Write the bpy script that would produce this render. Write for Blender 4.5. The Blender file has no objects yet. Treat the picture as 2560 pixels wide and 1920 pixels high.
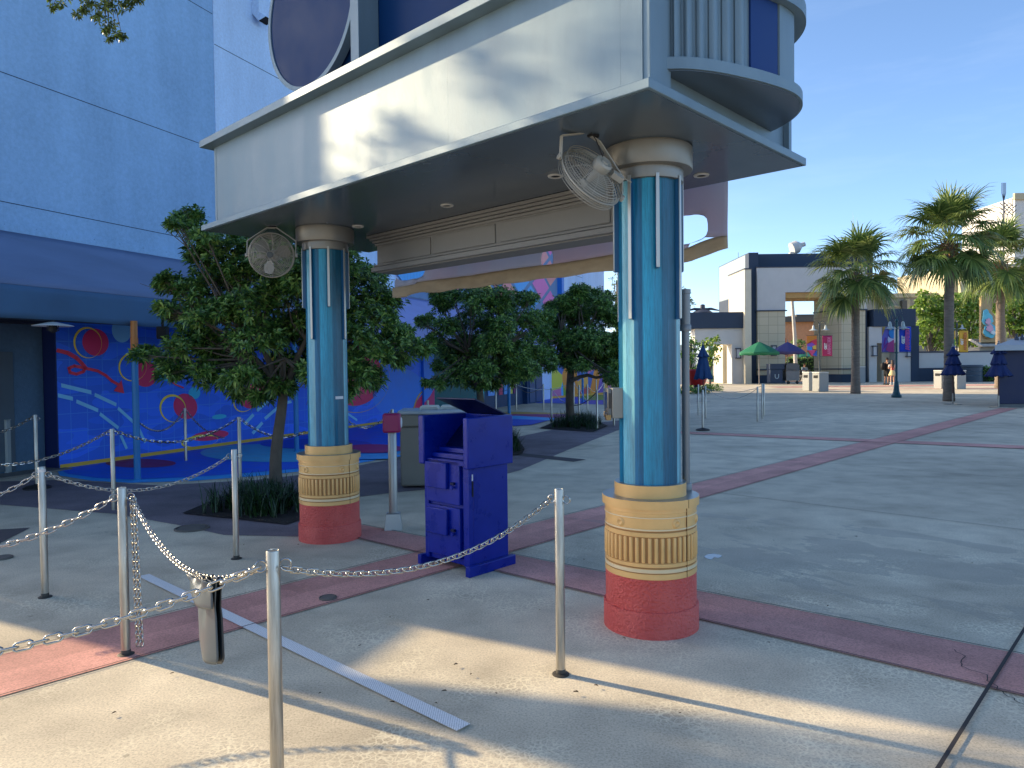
import bpy, math, random
import numpy as np
from mathutils import Vector, Matrix
random.seed(7); RS = np.random.RandomState(11)
R = math.radians
sc = bpy.context.scene
# ---------------------------------------------------------------- camera
CAM_H, FPX, PIT, ROLL = 1.62, 1800.0, R(1.37), 0.0115
_f = Vector((0, math.cos(PIT), -math.sin(PIT))); _r0 = Vector((1, 0, 0)); _u0 = _r0.cross(_f)
_r = _r0*math.cos(ROLL) - _u0*math.sin(ROLL); _u = _u0*math.cos(ROLL) + _r0*math.sin(ROLL)
cam = bpy.data.objects.new("camera", bpy.data.cameras.new("camera"))
sc.collection.objects.link(cam); sc.camera = cam
mw = Matrix.Identity(4)
for i in range(3):
    mw[i][0] = _r[i]; mw[i][1] = _u[i]; mw[i][2] = -_f[i]
mw[2][3] = CAM_H
cam.matrix_world = mw
cam.data.sensor_width = 36; cam.data.lens = 36*FPX/2560; cam.data.clip_end = 3000; cam.data.clip_start = 0.05
# ---------------------------------------------------------------- sky, sun, exposure
SUN_EL, SUN_AZ = R(22.4), R(-61.8)          # azimuth measured from +Y towards +X
w = bpy.data.worlds.new("World"); sc.world = w; w.use_nodes = True
nt = w.node_tree; nt.nodes.clear()
sky = nt.nodes.new("ShaderNodeTexSky"); sky.sky_type = 'NISHITA'; sky.sun_disc = False
sky.sun_elevation = SUN_EL; sky.sun_rotation = SUN_AZ; sky.altitude = 0; sky.air_density = 0.6; sky.dust_density = 1.0; sky.ozone_density = 2.0
bg = nt.nodes.new("ShaderNodeBackground"); bg.inputs[1].default_value = 0.15
wo = nt.nodes.new("ShaderNodeOutputWorld")
hs = nt.nodes.new('ShaderNodeHueSaturation'); hs.inputs['Saturation'].default_value = 1.05; hs.inputs['Hue'].default_value = 0.497
nt.links.new(sky.outputs[0], hs.inputs['Color']); 
# thin cirrus wisps, a property of the sky itself
wc = nt.nodes.new('ShaderNodeTexCoord'); wm = nt.nodes.new('ShaderNodeMapping'); wm.inputs['Scale'].default_value = (1.6, 1.6, 9.0); wm.inputs['Rotation'].default_value = (0.1, 0.15, 0.4)
wn_ = nt.nodes.new('ShaderNodeTexNoise'); wn_.inputs['Scale'].default_value = 2.1; wn_.inputs['Detail'].default_value = 7; wn_.inputs['Roughness'].default_value = 0.6
wr = nt.nodes.new('ShaderNodeValToRGB'); wr.color_ramp.elements[0].position = 0.52; wr.color_ramp.elements[0].color = (0, 0, 0, 1); wr.color_ramp.elements[1].position = 0.80; wr.color_ramp.elements[1].color = (0.07, 0.07, 0.07, 1)
wx = nt.nodes.new('ShaderNodeMix'); wx.data_type = 'RGBA'; wx.inputs[7].default_value = (4.2, 4.6, 5.0, 1)
nt.links.new(wc.outputs['Generated'], wm.inputs[0]); nt.links.new(wm.outputs[0], wn_.inputs['Vector']); nt.links.new(wn_.outputs[0], wr.inputs[0]); nt.links.new(wr.outputs[0], wx.inputs[0]); nt.links.new(hs.outputs[0], wx.inputs[6])
nt.links.new(wx.outputs[2], bg.inputs[0]); nt.links.new(bg.outputs[0], wo.inputs[0])
sl = bpy.data.lights.new("sun", 'SUN'); sl.energy = 3.3; sl.angle = R(0.53); sl.color = (1.0, 0.79, 0.49)
so = bpy.data.objects.new("sun", sl); sc.collection.objects.link(so)
sd = Vector((math.sin(SUN_AZ)*math.cos(SUN_EL), math.cos(SUN_AZ)*math.cos(SUN_EL), math.sin(SUN_EL)))
so.rotation_euler = (-sd).to_track_quat('-Z', 'Y').to_euler(); so.location = sd*60
vs = sc.view_settings; vs.view_transform = 'Standard'; vs.look = 'None'; vs.exposure = 1.27; vs.gamma = 1.0
sc.cycles.max_bounces = 6

# ---------------------------------------------------------------- measuring helpers (photo pixel -> real point)
def ray(x, y): return _f + _r*((x-1280)/FPX) - _u*((y-960)/FPX)
def gp(x, y, z=0.0):
    d = ray(x, y); t = (z-CAM_H)/d.z; return Vector((d.x*t, d.y*t, z))
def atY(x, y, Y):
    d = ray(x, y); t = Y/d.y; return Vector((d.x*t, Y, CAM_H+d.z*t))
# ---------------------------------------------------------------- materials
def lin(h):
    h = h.lstrip('#'); o = []
    for i in (0, 2, 4):
        c = int(h[i:i+2], 16)/255.0
        o.append(c/12.92 if c <= 0.04045 else ((c+0.055)/1.055)**2.4)
    return tuple(o)
_mats = {}
def N(t, kind, **kw):
    n = t.nodes.new(kind)
    for k, v in kw.items(): setattr(n, k, v)
    return n
def ramp(t, stops, interp='LINEAR'):
    n = t.nodes.new('ShaderNodeValToRGB'); n.color_ramp.interpolation = interp
    e = n.color_ramp.elements
    while len(e) < len(stops): e.new(0.5)
    for k, (p, c) in enumerate(stops):
        e[k].position = p; e[k].color = (c[0], c[1], c[2], 1) if not isinstance(c, (int, float)) else (c, c, c, 1)
    return n
def mixc(t, fac, a, b, mode='MIX'):
    n = t.nodes.new('ShaderNodeMix'); n.data_type = 'RGBA'; n.blend_type = mode
    for sock, v in ((n.inputs[0], fac), (n.inputs[6], a), (n.inputs[7], b)):
        if hasattr(v, 'is_linked') or hasattr(v, 'links'): t.links.new(v, sock)
        elif isinstance(v, (tuple, list)): sock.default_value = (v[0], v[1], v[2], 1)
        else: sock.default_value = v
    return n.outputs[2]
def math_(t, op, a, b=0.0):
    n = t.nodes.new('ShaderNodeMath'); n.operation = op
    for sock, v in ((n.inputs[0], a), (n.inputs[1], b)):
        if hasattr(v, 'links'): t.links.new(v, sock)
        else: sock.default_value = v
    return n.outputs[0]
def newmat(name):
    m = bpy.data.materials.new(name); m.use_nodes = True; t = m.node_tree
    return m, t, t.nodes['Principled BSDF']
def noise(t, scale, detail=4, vec=None, rough=0.55):
    n = t.nodes.new('ShaderNodeTexNoise'); n.inputs['Scale'].default_value = scale
    n.inputs['Detail'].default_value = detail; n.inputs['Roughness'].default_value = rough
    if vec is not None: t.links.new(vec, n.inputs['Vector'])
    return n.outputs[0]
def mapping(t, src, scale=(1, 1, 1)):
    mp = t.nodes.new('ShaderNodeMapping'); mp.inputs['Scale'].default_value = scale
    t.links.new(src, mp.inputs['Vector']); return mp.outputs[0]
def pm(name, col, rough=0.6, metal=0.0, var=0.10, scale=3.0, bump=0.0, bscale=60.0, stretch=(1, 1, 1), spec=None, coat=0.0, coord='Object', rvar=0.06):
    if name in _mats: return _mats[name]
    if isinstance(col, str): col = lin(col)
    m, t, b = newmat(name)
    tc = N(t, 'ShaderNodeTexCoord'); v = mapping(t, tc.outputs[coord], stretch)
    n1 = noise(t, scale, 5, v)
    rr = ramp(t, [(0.3, tuple(c*(1-var) for c in col)), (0.7, tuple(min(1, c*(1+var)) for c in col))])
    t.links.new(n1, rr.inputs[0]); t.links.new(rr.outputs[0], b.inputs['Base Color'])
    b.inputs['Metallic'].default_value = metal
    r2 = ramp(t, [(0.3, max(0.02, rough-rvar)), (0.7, min(1, rough+rvar))]); t.links.new(n1, r2.inputs[0]); t.links.new(r2.outputs[0], b.inputs['Roughness'])
    if spec is not None: b.inputs['Specular IOR Level'].default_value = spec
    if coat: b.inputs['Coat Weight'].default_value = coat; b.inputs['Coat Roughness'].default_value = 0.1
    if bump:
        bn = N(t, 'ShaderNodeBump'); bn.inputs['Strength'].default_value = bump; bn.inputs['Distance'].default_value = 0.01
        t.links.new(noise(t, bscale, 3, v), bn.inputs['Height']); t.links.new(bn.outputs[0], b.inputs['Normal'])
    _mats[name] = m; return m
def flat(name, h, rough=0.6): return pm(name, h, rough, var=0.05)

def leafmat(name, c1, c2, c3, rough=0.42, trans=0.25):
    m, t, b = newmat(name)
    g = N(t, 'ShaderNodeNewGeometry')
    rr = ramp(t, [(0.0, lin(c1)), (0.55, lin(c2)), (1.0, lin(c3))]); t.links.new(g.outputs['Random Per Island'], rr.inputs[0])
    t.links.new(rr.outputs[0], b.inputs['Base Color']); b.inputs['Roughness'].default_value = rough
    tr = N(t, 'ShaderNodeBsdfTranslucent'); t.links.new(rr.outputs[0], tr.inputs[0])
    mx = N(t, 'ShaderNodeMixShader'); mx.inputs[0].default_value = trans
    o = t.nodes['Material Output']; t.links.new(b.outputs[0], mx.inputs[1]); t.links.new(tr.outputs[0], mx.inputs[2]); t.links.new(mx.outputs[0], o.inputs[0])
    return m

def concrete(name, col, crack=True, wet=True, dark=0.0):
    m, t, b = newmat(name); col = lin(col)
    tc = N(t, 'ShaderNodeTexCoord'); v = tc.outputs['Object']
    big = noise(t, 0.35, 4, v); mid = noise(t, 2.3, 6, v); fine = noise(t, 90, 4, v, 0.7)
    strk = noise(t, 1.1, 5, mapping(t, v, (0.35, 1.6, 1)))
    def sh(k): return tuple(c*k for c in col)
    r1 = ramp(t, [(0.30, sh(0.80)), (0.5, sh(1.0)), (0.70, sh(1.14))]); t.links.new(mid, r1.inputs[0])
    r2 = ramp(t, [(0.35, 0.82), (0.65, 1.1)]); t.links.new(big, r2.inputs[0])
    c = mixc(t, 1.0, r1.outputs[0], r2.outputs[0], 'MULTIPLY')
    r3 = ramp(t, [(0.35, 0.66), (0.5, 1.0), (0.68, 1.2)]); t.links.new(fine, r3.inputs[0])
    c = mixc(t, 0.9, c, r3.outputs[0], 'MULTIPLY')
    r4 = ramp(t, [(0.4, 0.88), (0.6, 1.06)]); t.links.new(strk, r4.inputs[0])
    c = mixc(t, 0.45, c, r4.outputs[0], 'MULTIPLY')
    rough = 0.82
    if crack:   # pale net of fine surface crazing, only in patches
        vr = N(t, 'ShaderNodeTexVoronoi', feature='DISTANCE_TO_EDGE'); vr.inputs['Scale'].default_value = 32
        nv = N(t, 'ShaderNodeTexNoise'); nv.inputs['Scale'].default_value = 11; t.links.new(v, nv.inputs['Vector'])
        vv = mixc(t, 0.075, v, nv.outputs[1], 'MIX'); t.links.new(vv, vr.inputs['Vector'])
        e = ramp(t, [(0.0, 1.0), (0.07, 0.6), (0.14, 0.0)]); t.links.new(vr.outputs[0], e.inputs[0])
        pt = ramp(t, [(0.47, 0.0), (0.60, 1.0)]); t.links.new(noise(t, 1.3, 6, v), pt.inputs[0])
        px = N(t, 'ShaderNodeSeparateXYZ'); t.links.new(v, px.inputs[0])
        near = ramp(t, [(0.0, 1.0), (0.55, 0.9), (1.0, 0.0)]); t.links.new(math_(t, 'DIVIDE', px.outputs[1], 9.0), near.inputs[0])
        f = math_(t, 'MULTIPLY', math_(t, 'MULTIPLY', e.outputs[0], pt.outputs[0]), near.outputs[0])
        c = mixc(t, math_(t, 'MULTIPLY', f, 0.55), c, tuple(min(1, x*1.65) for x in col))
    # slab grid follows the paving bands: (ga, gb) are metres along and across the bands
    sp = N(t, 'ShaderNodeSeparateXYZ'); t.links.new(v, sp.inputs[0])
    dx = math_(t, 'SUBTRACT', sp.outputs[0], 0.673); dy = math_(t, 'SUBTRACT', sp.outputs[1], 3.477)
    ga = math_(t, 'ADD', math_(t, 'MULTIPLY', dx, -0.727), math_(t, 'MULTIPLY', dy, 0.687)); gb = math_(t, 'ADD', math_(t, 'MULTIPLY', dx, 0.687), math_(t, 'MULTIPLY', dy, 0.727))
    def cellno(g, split, hi, lo, size):
        up = math_(t, 'ADD', math_(t, 'FLOOR', math_(t, 'DIVIDE', math_(t, 'SUBTRACT', g, hi), size)), 40.0); dn = math_(t, 'FLOOR', math_(t, 'DIVIDE', math_(t, 'SUBTRACT', g, lo), size))
        k = math_(t, 'GREATER_THAN', g, split); return math_(t, 'ADD', math_(t, 'MULTIPLY', up, k), math_(t, 'MULTIPLY', dn, math_(t, 'SUBTRACT', 1.0, k)))
    ca = cellno(ga, 2.75, 3.05, -1.18, 3.63); cb2 = cellno(gb, 1.4, 1.75, 1.1, 3.57)
    wn = N(t, 'ShaderNodeTexWhiteNoise'); wn.noise_dimensions = '1D'; t.links.new(math_(t, 'ADD', math_(t, 'MULTIPLY', ca, 13.37), math_(t, 'MULTIPLY', cb2, 3.113)), wn.inputs['W'])
    rp = ramp(t, [(0.0, 0.86), (1.0, 1.08)]); t.links.new(wn.outputs[0], rp.inputs[0]); c = mixc(t, 1.0, c, rp.outputs[0], 'MULTIPLY')
    if wet:     # damp stains with wandering edges beside the column, and old marks elsewhere
        cm = N(t, 'ShaderNodeCombineXYZ'); t.links.new(ga, cm.inputs[0]); t.links.new(gb, cm.inputs[1])
        nz = noise(t, 0.62, 8, mapping(t, cm.outputs[0], (0.75, 1.7, 1)), 0.62)
        ua = math_(t, 'SUBTRACT', ga, 0.2); ub = math_(t, 'SUBTRACT', gb, 3.15)
        d2 = math_(t, 'ADD', math_(t, 'POWER', math_(t, 'DIVIDE', ua, 2.6), 2.0), math_(t, 'POWER', math_(t, 'DIVIDE', ub, 1.6), 2.0))
        ms = ramp(t, [(0.0, 0.185), (0.7, 0.155), (1.0, 0.0)]); t.links.new(d2, ms.inputs[0])
        tot = math_(t, 'ADD', nz, ms.outputs[0])
        st = ramp(t, [(0.672, 0.0), (0.678, 1.0), (0.692, 0.78), (0.76, 0.9)]); t.links.new(tot, st.inputs[0])
        c = mixc(t, math_(t, 'MULTIPLY', st.outputs[0], 0.52), c, sh(0.44))
        rr = ramp(t, [(0.0, rough), (1.0, 0.50)]); t.links.new(st.outputs[0], rr.inputs[0]); t.links.new(rr.outputs[0], b.inputs['Roughness'])
    else: b.inputs['Roughness'].default_value = rough
    # trodden gum spots
    vg = N(t, 'ShaderNodeTexVoronoi'); vg.inputs['Scale'].default_value = 2.6; t.links.new(v, vg.inputs['Vector']); gs = ramp(t, [(0.035, 1.0), (0.045, 0.0)]); t.links.new(vg.outputs[0], gs.inputs[0])
    gk = N(t, 'ShaderNodeSeparateColor'); t.links.new(vg.outputs['Color'], gk.inputs[0]); c = mixc(t, math_(t, 'MULTIPLY', math_(t, 'MULTIPLY', gs.outputs[0], math_(t, 'GREATER_THAN', gk.outputs[0], 0.6)), 0.5), c, sh(0.3))
    # scattered pale flecks
    fl = noise(t, 14, 6, v, 0.7); fr = ramp(t, [(0.66, 0.0), (0.70, 1.0)]); t.links.new(fl, fr.inputs[0])
    c = mixc(t, math_(t, 'MULTIPLY', fr.outputs[0], 0.25), c, sh(1.5))
    t.links.new(c, b.inputs['Base Color']); b.inputs['Specular IOR Level'].default_value = 0.3
    bn = N(t, 'ShaderNodeBump'); bn.inputs['Strength'].default_value = 0.35; bn.inputs['Distance'].default_value = 0.004
    t.links.new(fine, bn.inputs['Height']); t.links.new(bn.outputs[0], b.inputs['Normal'])
    _mats[name] = m; return m

# ---------------------------------------------------------------- mesh builder
class MB:
    def __init__(s): s.v = []; s.f = []; s.m = []
    def add(s, vs, fs, mi=0):
        o = len(s.v); s.v += [tuple(p) for p in vs]; s.f += [tuple(i+o for i in f) for f in fs]; s.m += [mi]*len(fs); return s
    def box(s, x0, x1, y0, y1, z0, z1, mi=0, M=None):
        vs = [Vector((x, y, z)) for z in (z0, z1) for (x, y) in ((x0, y0), (x1, y0), (x1, y1), (x0, y1))]
        if M is not None: vs = [M @ p for p in vs]
        return s.add(vs, [(3, 2, 1, 0), (4, 5, 6, 7), (0, 1, 5, 4), (1, 2, 6, 5), (2, 3, 7, 6), (3, 0, 4, 7)], mi)
    def prism(s, pts, z0, z1, mi=0, M=None, mit=None, mib=None):
        n = len(pts); vs = [Vector((p[0], p[1], z0)) for p in pts] + [Vector((p[0], p[1], z1)) for p in pts]
        if M is not None: vs = [M @ p for p in vs]
        s.add(vs, [(i, (i+1) % n, n+(i+1) % n, n+i) for i in range(n)], mi)
        o = len(s.v)-2*n
        s.f.append(tuple(o+i for i in reversed(range(n)))); s.m.append(mi if mib is None else mib)
        s.f.append(tuple(o+n+i for i in range(n))); s.m.append(mi if mit is None else mit); return s
    def poly(s, pts, mi=0): return s.add(pts, [tuple(range(len(pts)))], mi)
    def tube(s, pts, r, n=8, closed=False, mi=0, cap=True):
        pts = [Vector(p) for p in pts]; k = len(pts); rs = r if isinstance(r, (list, tuple)) else [r]*k
        tang = []
        for i in range(k):
            a = pts[(i-1) % k] if (closed or i > 0) else pts[i]; b = pts[(i+1) % k] if (closed or i < k-1) else pts[i]
            d = (b-a); tang.append(d.normalized() if d.length > 1e-9 else Vector((0, 0, 1)))
        up = Vector((0, 0, 1)) if abs(tang[0].z) < 0.9 else Vector((1, 0, 0))
        nx = tang[0].cross(up).normalized(); vs = []
        for i in range(k):
            nx = (nx - tang[i]*nx.dot(tang[i])).normalized(); ny = tang[i].cross(nx)
            for j in range(n):
                a = 2*math.pi*j/n; vs.append(pts[i]+(nx*math.cos(a)+ny*math.sin(a))*rs[i])
        fs = []
        for i in range(k if closed else k-1):
            for j in range(n):
                a = i*n+j; b = i*n+(j+1) % n; c = ((i+1) % k)*n+(j+1) % n; d = ((i+1) % k)*n+j
                fs.append((a, b, c, d))
        if cap and not closed:
            fs.append(tuple(reversed(range(n)))); fs.append(tuple((k-1)*n+j for j in range(n)))
        return s.add(vs, fs, mi)
    def lathe(s, prof, n=32, c=(0, 0), mi=0, M=None, ex=(1, 1), a0=0.0):
        vs = []
        for (r, z) in prof:
            for j in range(n):
                a = a0+2*math.pi*j/n; p = Vector((c[0]+r*ex[0]*math.cos(a), c[1]+r*ex[1]*math.sin(a), z)); vs.append(M @ p if M is not None else p)
        k = len(prof)
        for i in range(k-1):
            q = mi[i] if isinstance(mi, (list, tuple)) else mi
            if i == 0: o = len(s.v); s.v += [tuple(p) for p in vs]
            for j in range(n):
                s.f.append((o+i*n+j, o+i*n+(j+1) % n, o+(i+1)*n+(j+1) % n, o+(i+1)*n+j)); s.m.append(q)
        m0 = mi[0] if isinstance(mi, (list, tuple)) else mi; m1 = mi[-1] if isinstance(mi, (list, tuple)) else mi
        if prof[0] == prof[-1]: return s
        if prof[0][0] > 1e-6: s.f.append(tuple(o+j for j in reversed(range(n)))); s.m.append(m0)
        if prof[-1][0] > 1e-6: s.f.append(tuple(o+(k-1)*n+j for j in range(n))); s.m.append(m1)
        return s
    def build(s, name, mats, parent=None, bevel=0.0, sharp=38, off=None, subsurf=0, seg=2):
        if not isinstance(mats, (list, tuple)): mats = [mats]
        me = bpy.data.meshes.new(name)
        vs = s.v if off is None else [(a-off[0], b-off[1], c-off[2]) for (a, b, c) in s.v]
        me.from_pydata(vs, [], s.f); me.validate(); 
        for m in mats: me.materials.append(m)
        if len(me.polygons) == len(s.m): me.polygons.foreach_set('material_index', s.m)
        me.polygons.foreach_set('use_smooth', [True]*len(me.polygons)); me.update()
        me.set_sharp_from_angle(angle=R(sharp))
        o = bpy.data.objects.new(name, me); sc.collection.objects.link(o)
        if parent: o.parent = parent
        if bevel:
            md = o.modifiers.new('bevel', 'BEVEL'); md.width = bevel; md.segments = seg; md.limit_method = 'ANGLE'; md.angle_limit = R(40)
        if subsurf:
            md = o.modifiers.new('sub', 'SUBSURF'); md.levels = subsurf; md.render_levels = subsurf
        return o
def tag(o, label=None, cat=None, group=None, kind=None):
    if label: o['label'] = label
    if cat: o['category'] = cat
    if group: o['group'] = group
    if kind: o['kind'] = kind
    return o
def root(name, loc, rz, label, cat, group=None):
    o = bpy.data.objects.new(name, None); o.empty_display_size = 0.2; sc.collection.objects.link(o)
    o.location = loc; o.rotation_euler = (0, 0, rz); return tag(o, label, cat, group)
def copy_tree(o, parent=None):
    c = o.copy(); sc.collection.objects.link(c)
    if parent: c.parent = parent
    for ch in list(o.children): copy_tree(ch, c)
    return c
def obj(name, mb, mats, label, cat, group=None, loc=(0, 0, 0), **kw):   # one-mesh thing, its origin at loc
    o = mb.build(name, mats, None, off=loc, **kw); o.location = loc; return tag(o, label, cat, group)
def struct(name, mb, mats, kind='structure', **kw): return tag(mb.build(name, mats, None, **kw), kind=kind)
def textmesh(s, size, extrude=0.002, shear=0.0, bold=0.0):
    cu = bpy.data.curves.new('text', 'FONT'); cu.body = s; cu.size = size; cu.extrude = extrude; cu.align_x = 'CENTER'; cu.align_y = 'CENTER'; cu.shear = shear; cu.offset = bold; cu.resolution_u = 3
    o = bpy.data.objects.new('text', cu); sc.collection.objects.link(o)
    dg = bpy.context.evaluated_depsgraph_get(); me = bpy.data.meshes.new_from_object(o.evaluated_get(dg))
    vs = [v.co.copy() for v in me.vertices]; fs = [tuple(p.vertices) for p in me.polygons]
    bpy.data.objects.remove(o); bpy.data.meshes.remove(me); return vs, fs

# ---------------------------------------------------------------- frames
# canopy frame: local x = b (across), local y = a (along, away from the near corner)
NC = gp(1623, 217.7, 2.95); CAN_RZ = math.atan2(0.727, 0.687)
def cw(b, a, z=0.0):
    return Vector((NC.x, NC.y, 0)) + Vector((0.687*b-0.727*a, 0.727*b+0.687*a, z))
# facade frame: local x = n, local y = s
FTH = R(22.5); FV = Vector((math.sin(FTH), math.cos(FTH), 0)); NV = Vector((math.cos(FTH), -math.sin(FTH), 0))
def fw(n, s, z=0.0): return FV*s + NV*n + Vector((0, 0, z))
def pf(x, y, n):      # photo pixel on the vertical facade plane n -> (n, s, z)
    d = ray(x, y); t = (n - 0)/NV.dot(d); p = Vector((0, 0, CAM_H)) + d*t
    return (n, p.dot(FV), p.z)

# ================================================================ GROUND
conc = concrete('plaza_concrete', '#d2c5ab')
redc = concrete('red_concrete', '#da9e90', crack=False)
mauve = concrete('mauve_paving', '#7f7478', crack=False, wet=False)
joint = flat('joint_dark', '#35302e', 0.9)
g = MB(); g.poly([(-400, -60, 0), (500, -60, 0), (500, 900, 0), (-400, 900, 0)])
struct('ground', g, conc)
def sheet(name, px, z, mat, kind='structure'):
    b = MB(); b.poly([gp(*q) + Vector((0, 0, z)) for q in px]); return struct(name, b, mat, kind)
def ribbon(b, p, q, w, z, mi=0):
    p = Vector((p[0], p[1], 0)); q = Vector((q[0], q[1], 0)); d = (q-p).normalized(); n = Vector((-d.y, d.x, 0))*w/2
    b.poly([(p-n)+Vector((0, 0, z)), (q-n)+Vector((0, 0, z)), (q+n)+Vector((0, 0, z)), (p+n)+Vector((0, 0, z))], mi)
def V2(x, y): return Vector((x, y, 0))
# red bands: one runs under the cabinet from lower left to far right, one crosses it
s1a, s1b = V2(-2.95-1.39, 4.09-1.45), V2(16.88, 24.88); s1c, s1d = V2(17.3, 24.6), V2(-2.55-1.4, 3.55-1.45)
def band(name, pts, z):
    b = MB(); b.poly([p+Vector((0, 0, z)) for p in pts]); return struct(name, b, redc)
band('red_paving_band', [s1a, s1d, s1c, s1b], 0.004)
s2a, s2b, s2c, s2d = V2(-1.75, 7.55), V2(5.3, 1.92), V2(5.0, 1.24), V2(-1.9, 7.18)
band('red_paving_band', [s2a, s2d, s2c, s2b], 0.007)
band('red_paving_band', [V2(3.6, 17.75), V2(3.5, 17.2), V2(22.0, 4.55), V2(22.2, 5.35)], 0.010)
band('red_paving_band', [V2(19, 44.6), V2(19, 44.0), V2(60, 38.0), V2(60, 38.8)], 0.010)
band('red_paving_band', [V2(18, 50.6), V2(18, 48.6), V2(60, 47.0), V2(60, 50.2)], 0.010)
jb = MB()
for a, b_ in ((s1a, s1b), (s1d, s1c)): ribbon(jb, a, b_, 0.009, 0.0125)
for a, b_ in ((s2a, s2b), (s2d, s2c)): ribbon(jb, a, b_, 0.009, 0.0135)
def cwl(b_, a_): return (0.673+0.687*b_-0.727*a_, 3.477+0.727*b_+0.687*a_)
ribbon(jb, cwl(-3, -1.18), cwl(3.2, -1.18), 0.017, 0.0145); ribbon(jb, cwl(3.2, -1.18), cwl(34, -1.18), 0.008, 0.0115)
for b_ in (5.32, 8.9, 16.2, 19.8, 23.4, -2.5): ribbon(jb, cwl(b_, -14), cwl(b_, 2.45 if b_ < 6 and b_ > 0 else 7.5), 0.009, 0.0113)
for a_ in (6.65, -4.8, -8.4, -12.0): ribbon(jb, cwl(6.6 if a_ > 0 else -3, a_), cwl(34, a_), 0.009, 0.0117)
# wandering crack across the red band at the right
ck = [(5.0, 1.9)]
x, y = 2.45, 3.98
for k in range(26):
    nx, ny = x+random.uniform(-0.025, 0.035)-0.004, y-0.024+random.uniform(-0.012, 0.012); ribbon(jb, (x, y), (nx, ny), 0.005, 0.0155); x, y = nx, ny
struct('paving_joints', jb, joint)
# mauve paving strip holding the tree beds
sheet('mauve_paving', [(0, 1262), (285, 1285), (440, 1312), (560, 1338), (745, 1342), (800, 1312), (893, 1243), (985, 1232), (1150, 1216), (1300, 1176), (1420, 1125), (1560, 1070), (1560, 1050), (1440, 1062), (1330, 1085), (1200, 1110), (1000, 1145), (800, 1182), (640, 1200), (400, 1214), (150, 1200), (0, 1204)], 0.0035, mauve)
b = MB(); ribbon(b, (-12, 5.2), (-4.9, 6.9), 1.15, 0.004); ribbon(b, gp(1283, 1135)[:2], gp(1450, 1152)[:2], 0.35, 0.0045)
struct('dark_paving', b, pm('dark_paving', '#4d4748', 0.85, var=0.2))
# painted play floor in front of the mural
cb = {k: pm('floor_'+k, h, 0.55, var=0.12, scale=4) for k, h in dict(blue='#1560e0', rim='#3aa4ea', teal='#4cb0d4', deep='#1048c4', mag='#9a2a72', red='#8f2350', yel='#c9a24a', purple='#5a3fb0', lime='#7c9a22', lite='#3d9fe0').items()}
sheet('painted_floor', [(140, 1172), (150, 1190), (230, 1203), (330, 1208), (480, 1203), (640, 1191), (800, 1174), (930, 1153), (1010, 1132), (1080, 1100), (1030, 1048), (765, 1084), (436, 1122)], 0.006, cb['rim'])
sheet('painted_floor', [(144, 1172), (170, 1186), (240, 1196), (330, 1200), (480, 1194), (640, 1182), (800, 1168), (925, 1148), (990, 1126), (1050, 1096), (1025, 1050), (765, 1085), (436, 1123)], 0.010, cb['blue'])
def ell(cx, cy, rx, ry, n=28): return [(cx+rx*math.cos(2*math.pi*k/n), cy+ry*math.sin(2*math.pi*k/n)) for k in range(n)]
sheet('painted_floor', ell(352, 1160, 88, 11), 0.014, cb['red'])
sheet('painted_floor', ell(690, 1134, 190, 23), 0.014, cb['teal'])
sheet('painted_floor', ell(790, 1112, 140, 13), 0.018, cb['deep'])
sheet('painted_floor', ell(930, 1124, 78, 11), 0.022, cb['mag'])
sheet('painted_floor', [(840, 1138), (975, 1136), (1010, 1142), (975, 1150), (850, 1152)], 0.022, cb['lite'])
sheet('painted_floor', [(1200, 1032), (1300, 1030), (1450, 1034), (1448, 1040), (1280, 1036), (1150, 1040)], 0.006, cb['yel'])
sheet('painted_floor', [(1180, 1041), (1280, 1036), (1440, 1036), (1446, 1041), (1380, 1046), (1290, 1041)], 0.010, cb['mag'])
sheet('painted_floor', [(1180, 1046), (1290, 1040), (1388, 1046), (1384, 1052), (1290, 1050)], 0.014, cb['lite'])
sheet('painted_floor', [(1180, 1066), (1180, 1050), (1290, 1049), (1372, 1052), (1330, 1063), (1290, 1066)], 0.018, cb['deep'])
sheet('painted_floor', [(1300, 1003), (1345, 1008), (1460, 1010), (1520, 1012), (1560, 1006), (1560, 994), (1450, 990), (1340, 997)], 0.006, cb['purple'])
sheet('painted_floor', [(1300, 1003), (1345, 1008), (1460, 1009), (1470, 1000), (1430, 991), (1340, 997)], 0.010, cb['deep'])
sheet('painted_floor', [(1462, 1001), (1560, 1001), (1560, 990), (1480, 987), (1440, 990)], 0.014, cb['lime'])
# grey anti-slip tape strip
tp = MB(); t0, t1 = gp(359, 1441), gp(1159, 1824); ribbon(tp, t0[:2], t1[:2], 0.085, 0.011)
tape_m, t, bs = newmat('antislip_tape')
tc = N(t, 'ShaderNodeTexCoord'); ch = N(t, 'ShaderNodeTexVoronoi'); ch.inputs['Scale'].default_value = 95; ch.inputs['Randomness'].default_value = 0.15; t.links.new(tc.outputs['Object'], ch.inputs['Vector'])
rr = ramp(t, [(0.25, lin('#f0f0ec')), (0.6, lin('#b4b5b4'))]); t.links.new(ch.outputs[0], rr.inputs[0]); t.links.new(rr.outputs[0], bs.inputs['Base Color']); bs.inputs['Roughness'].default_value = 0.7
o = obj('floor_tape', tp, tape_m, 'pale grey ribbed anti-slip tape stuck diagonally on the concrete', 'tape', loc=((t0.x+t1.x)/2, (t0.y+t1.y)/2, 0))
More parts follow.
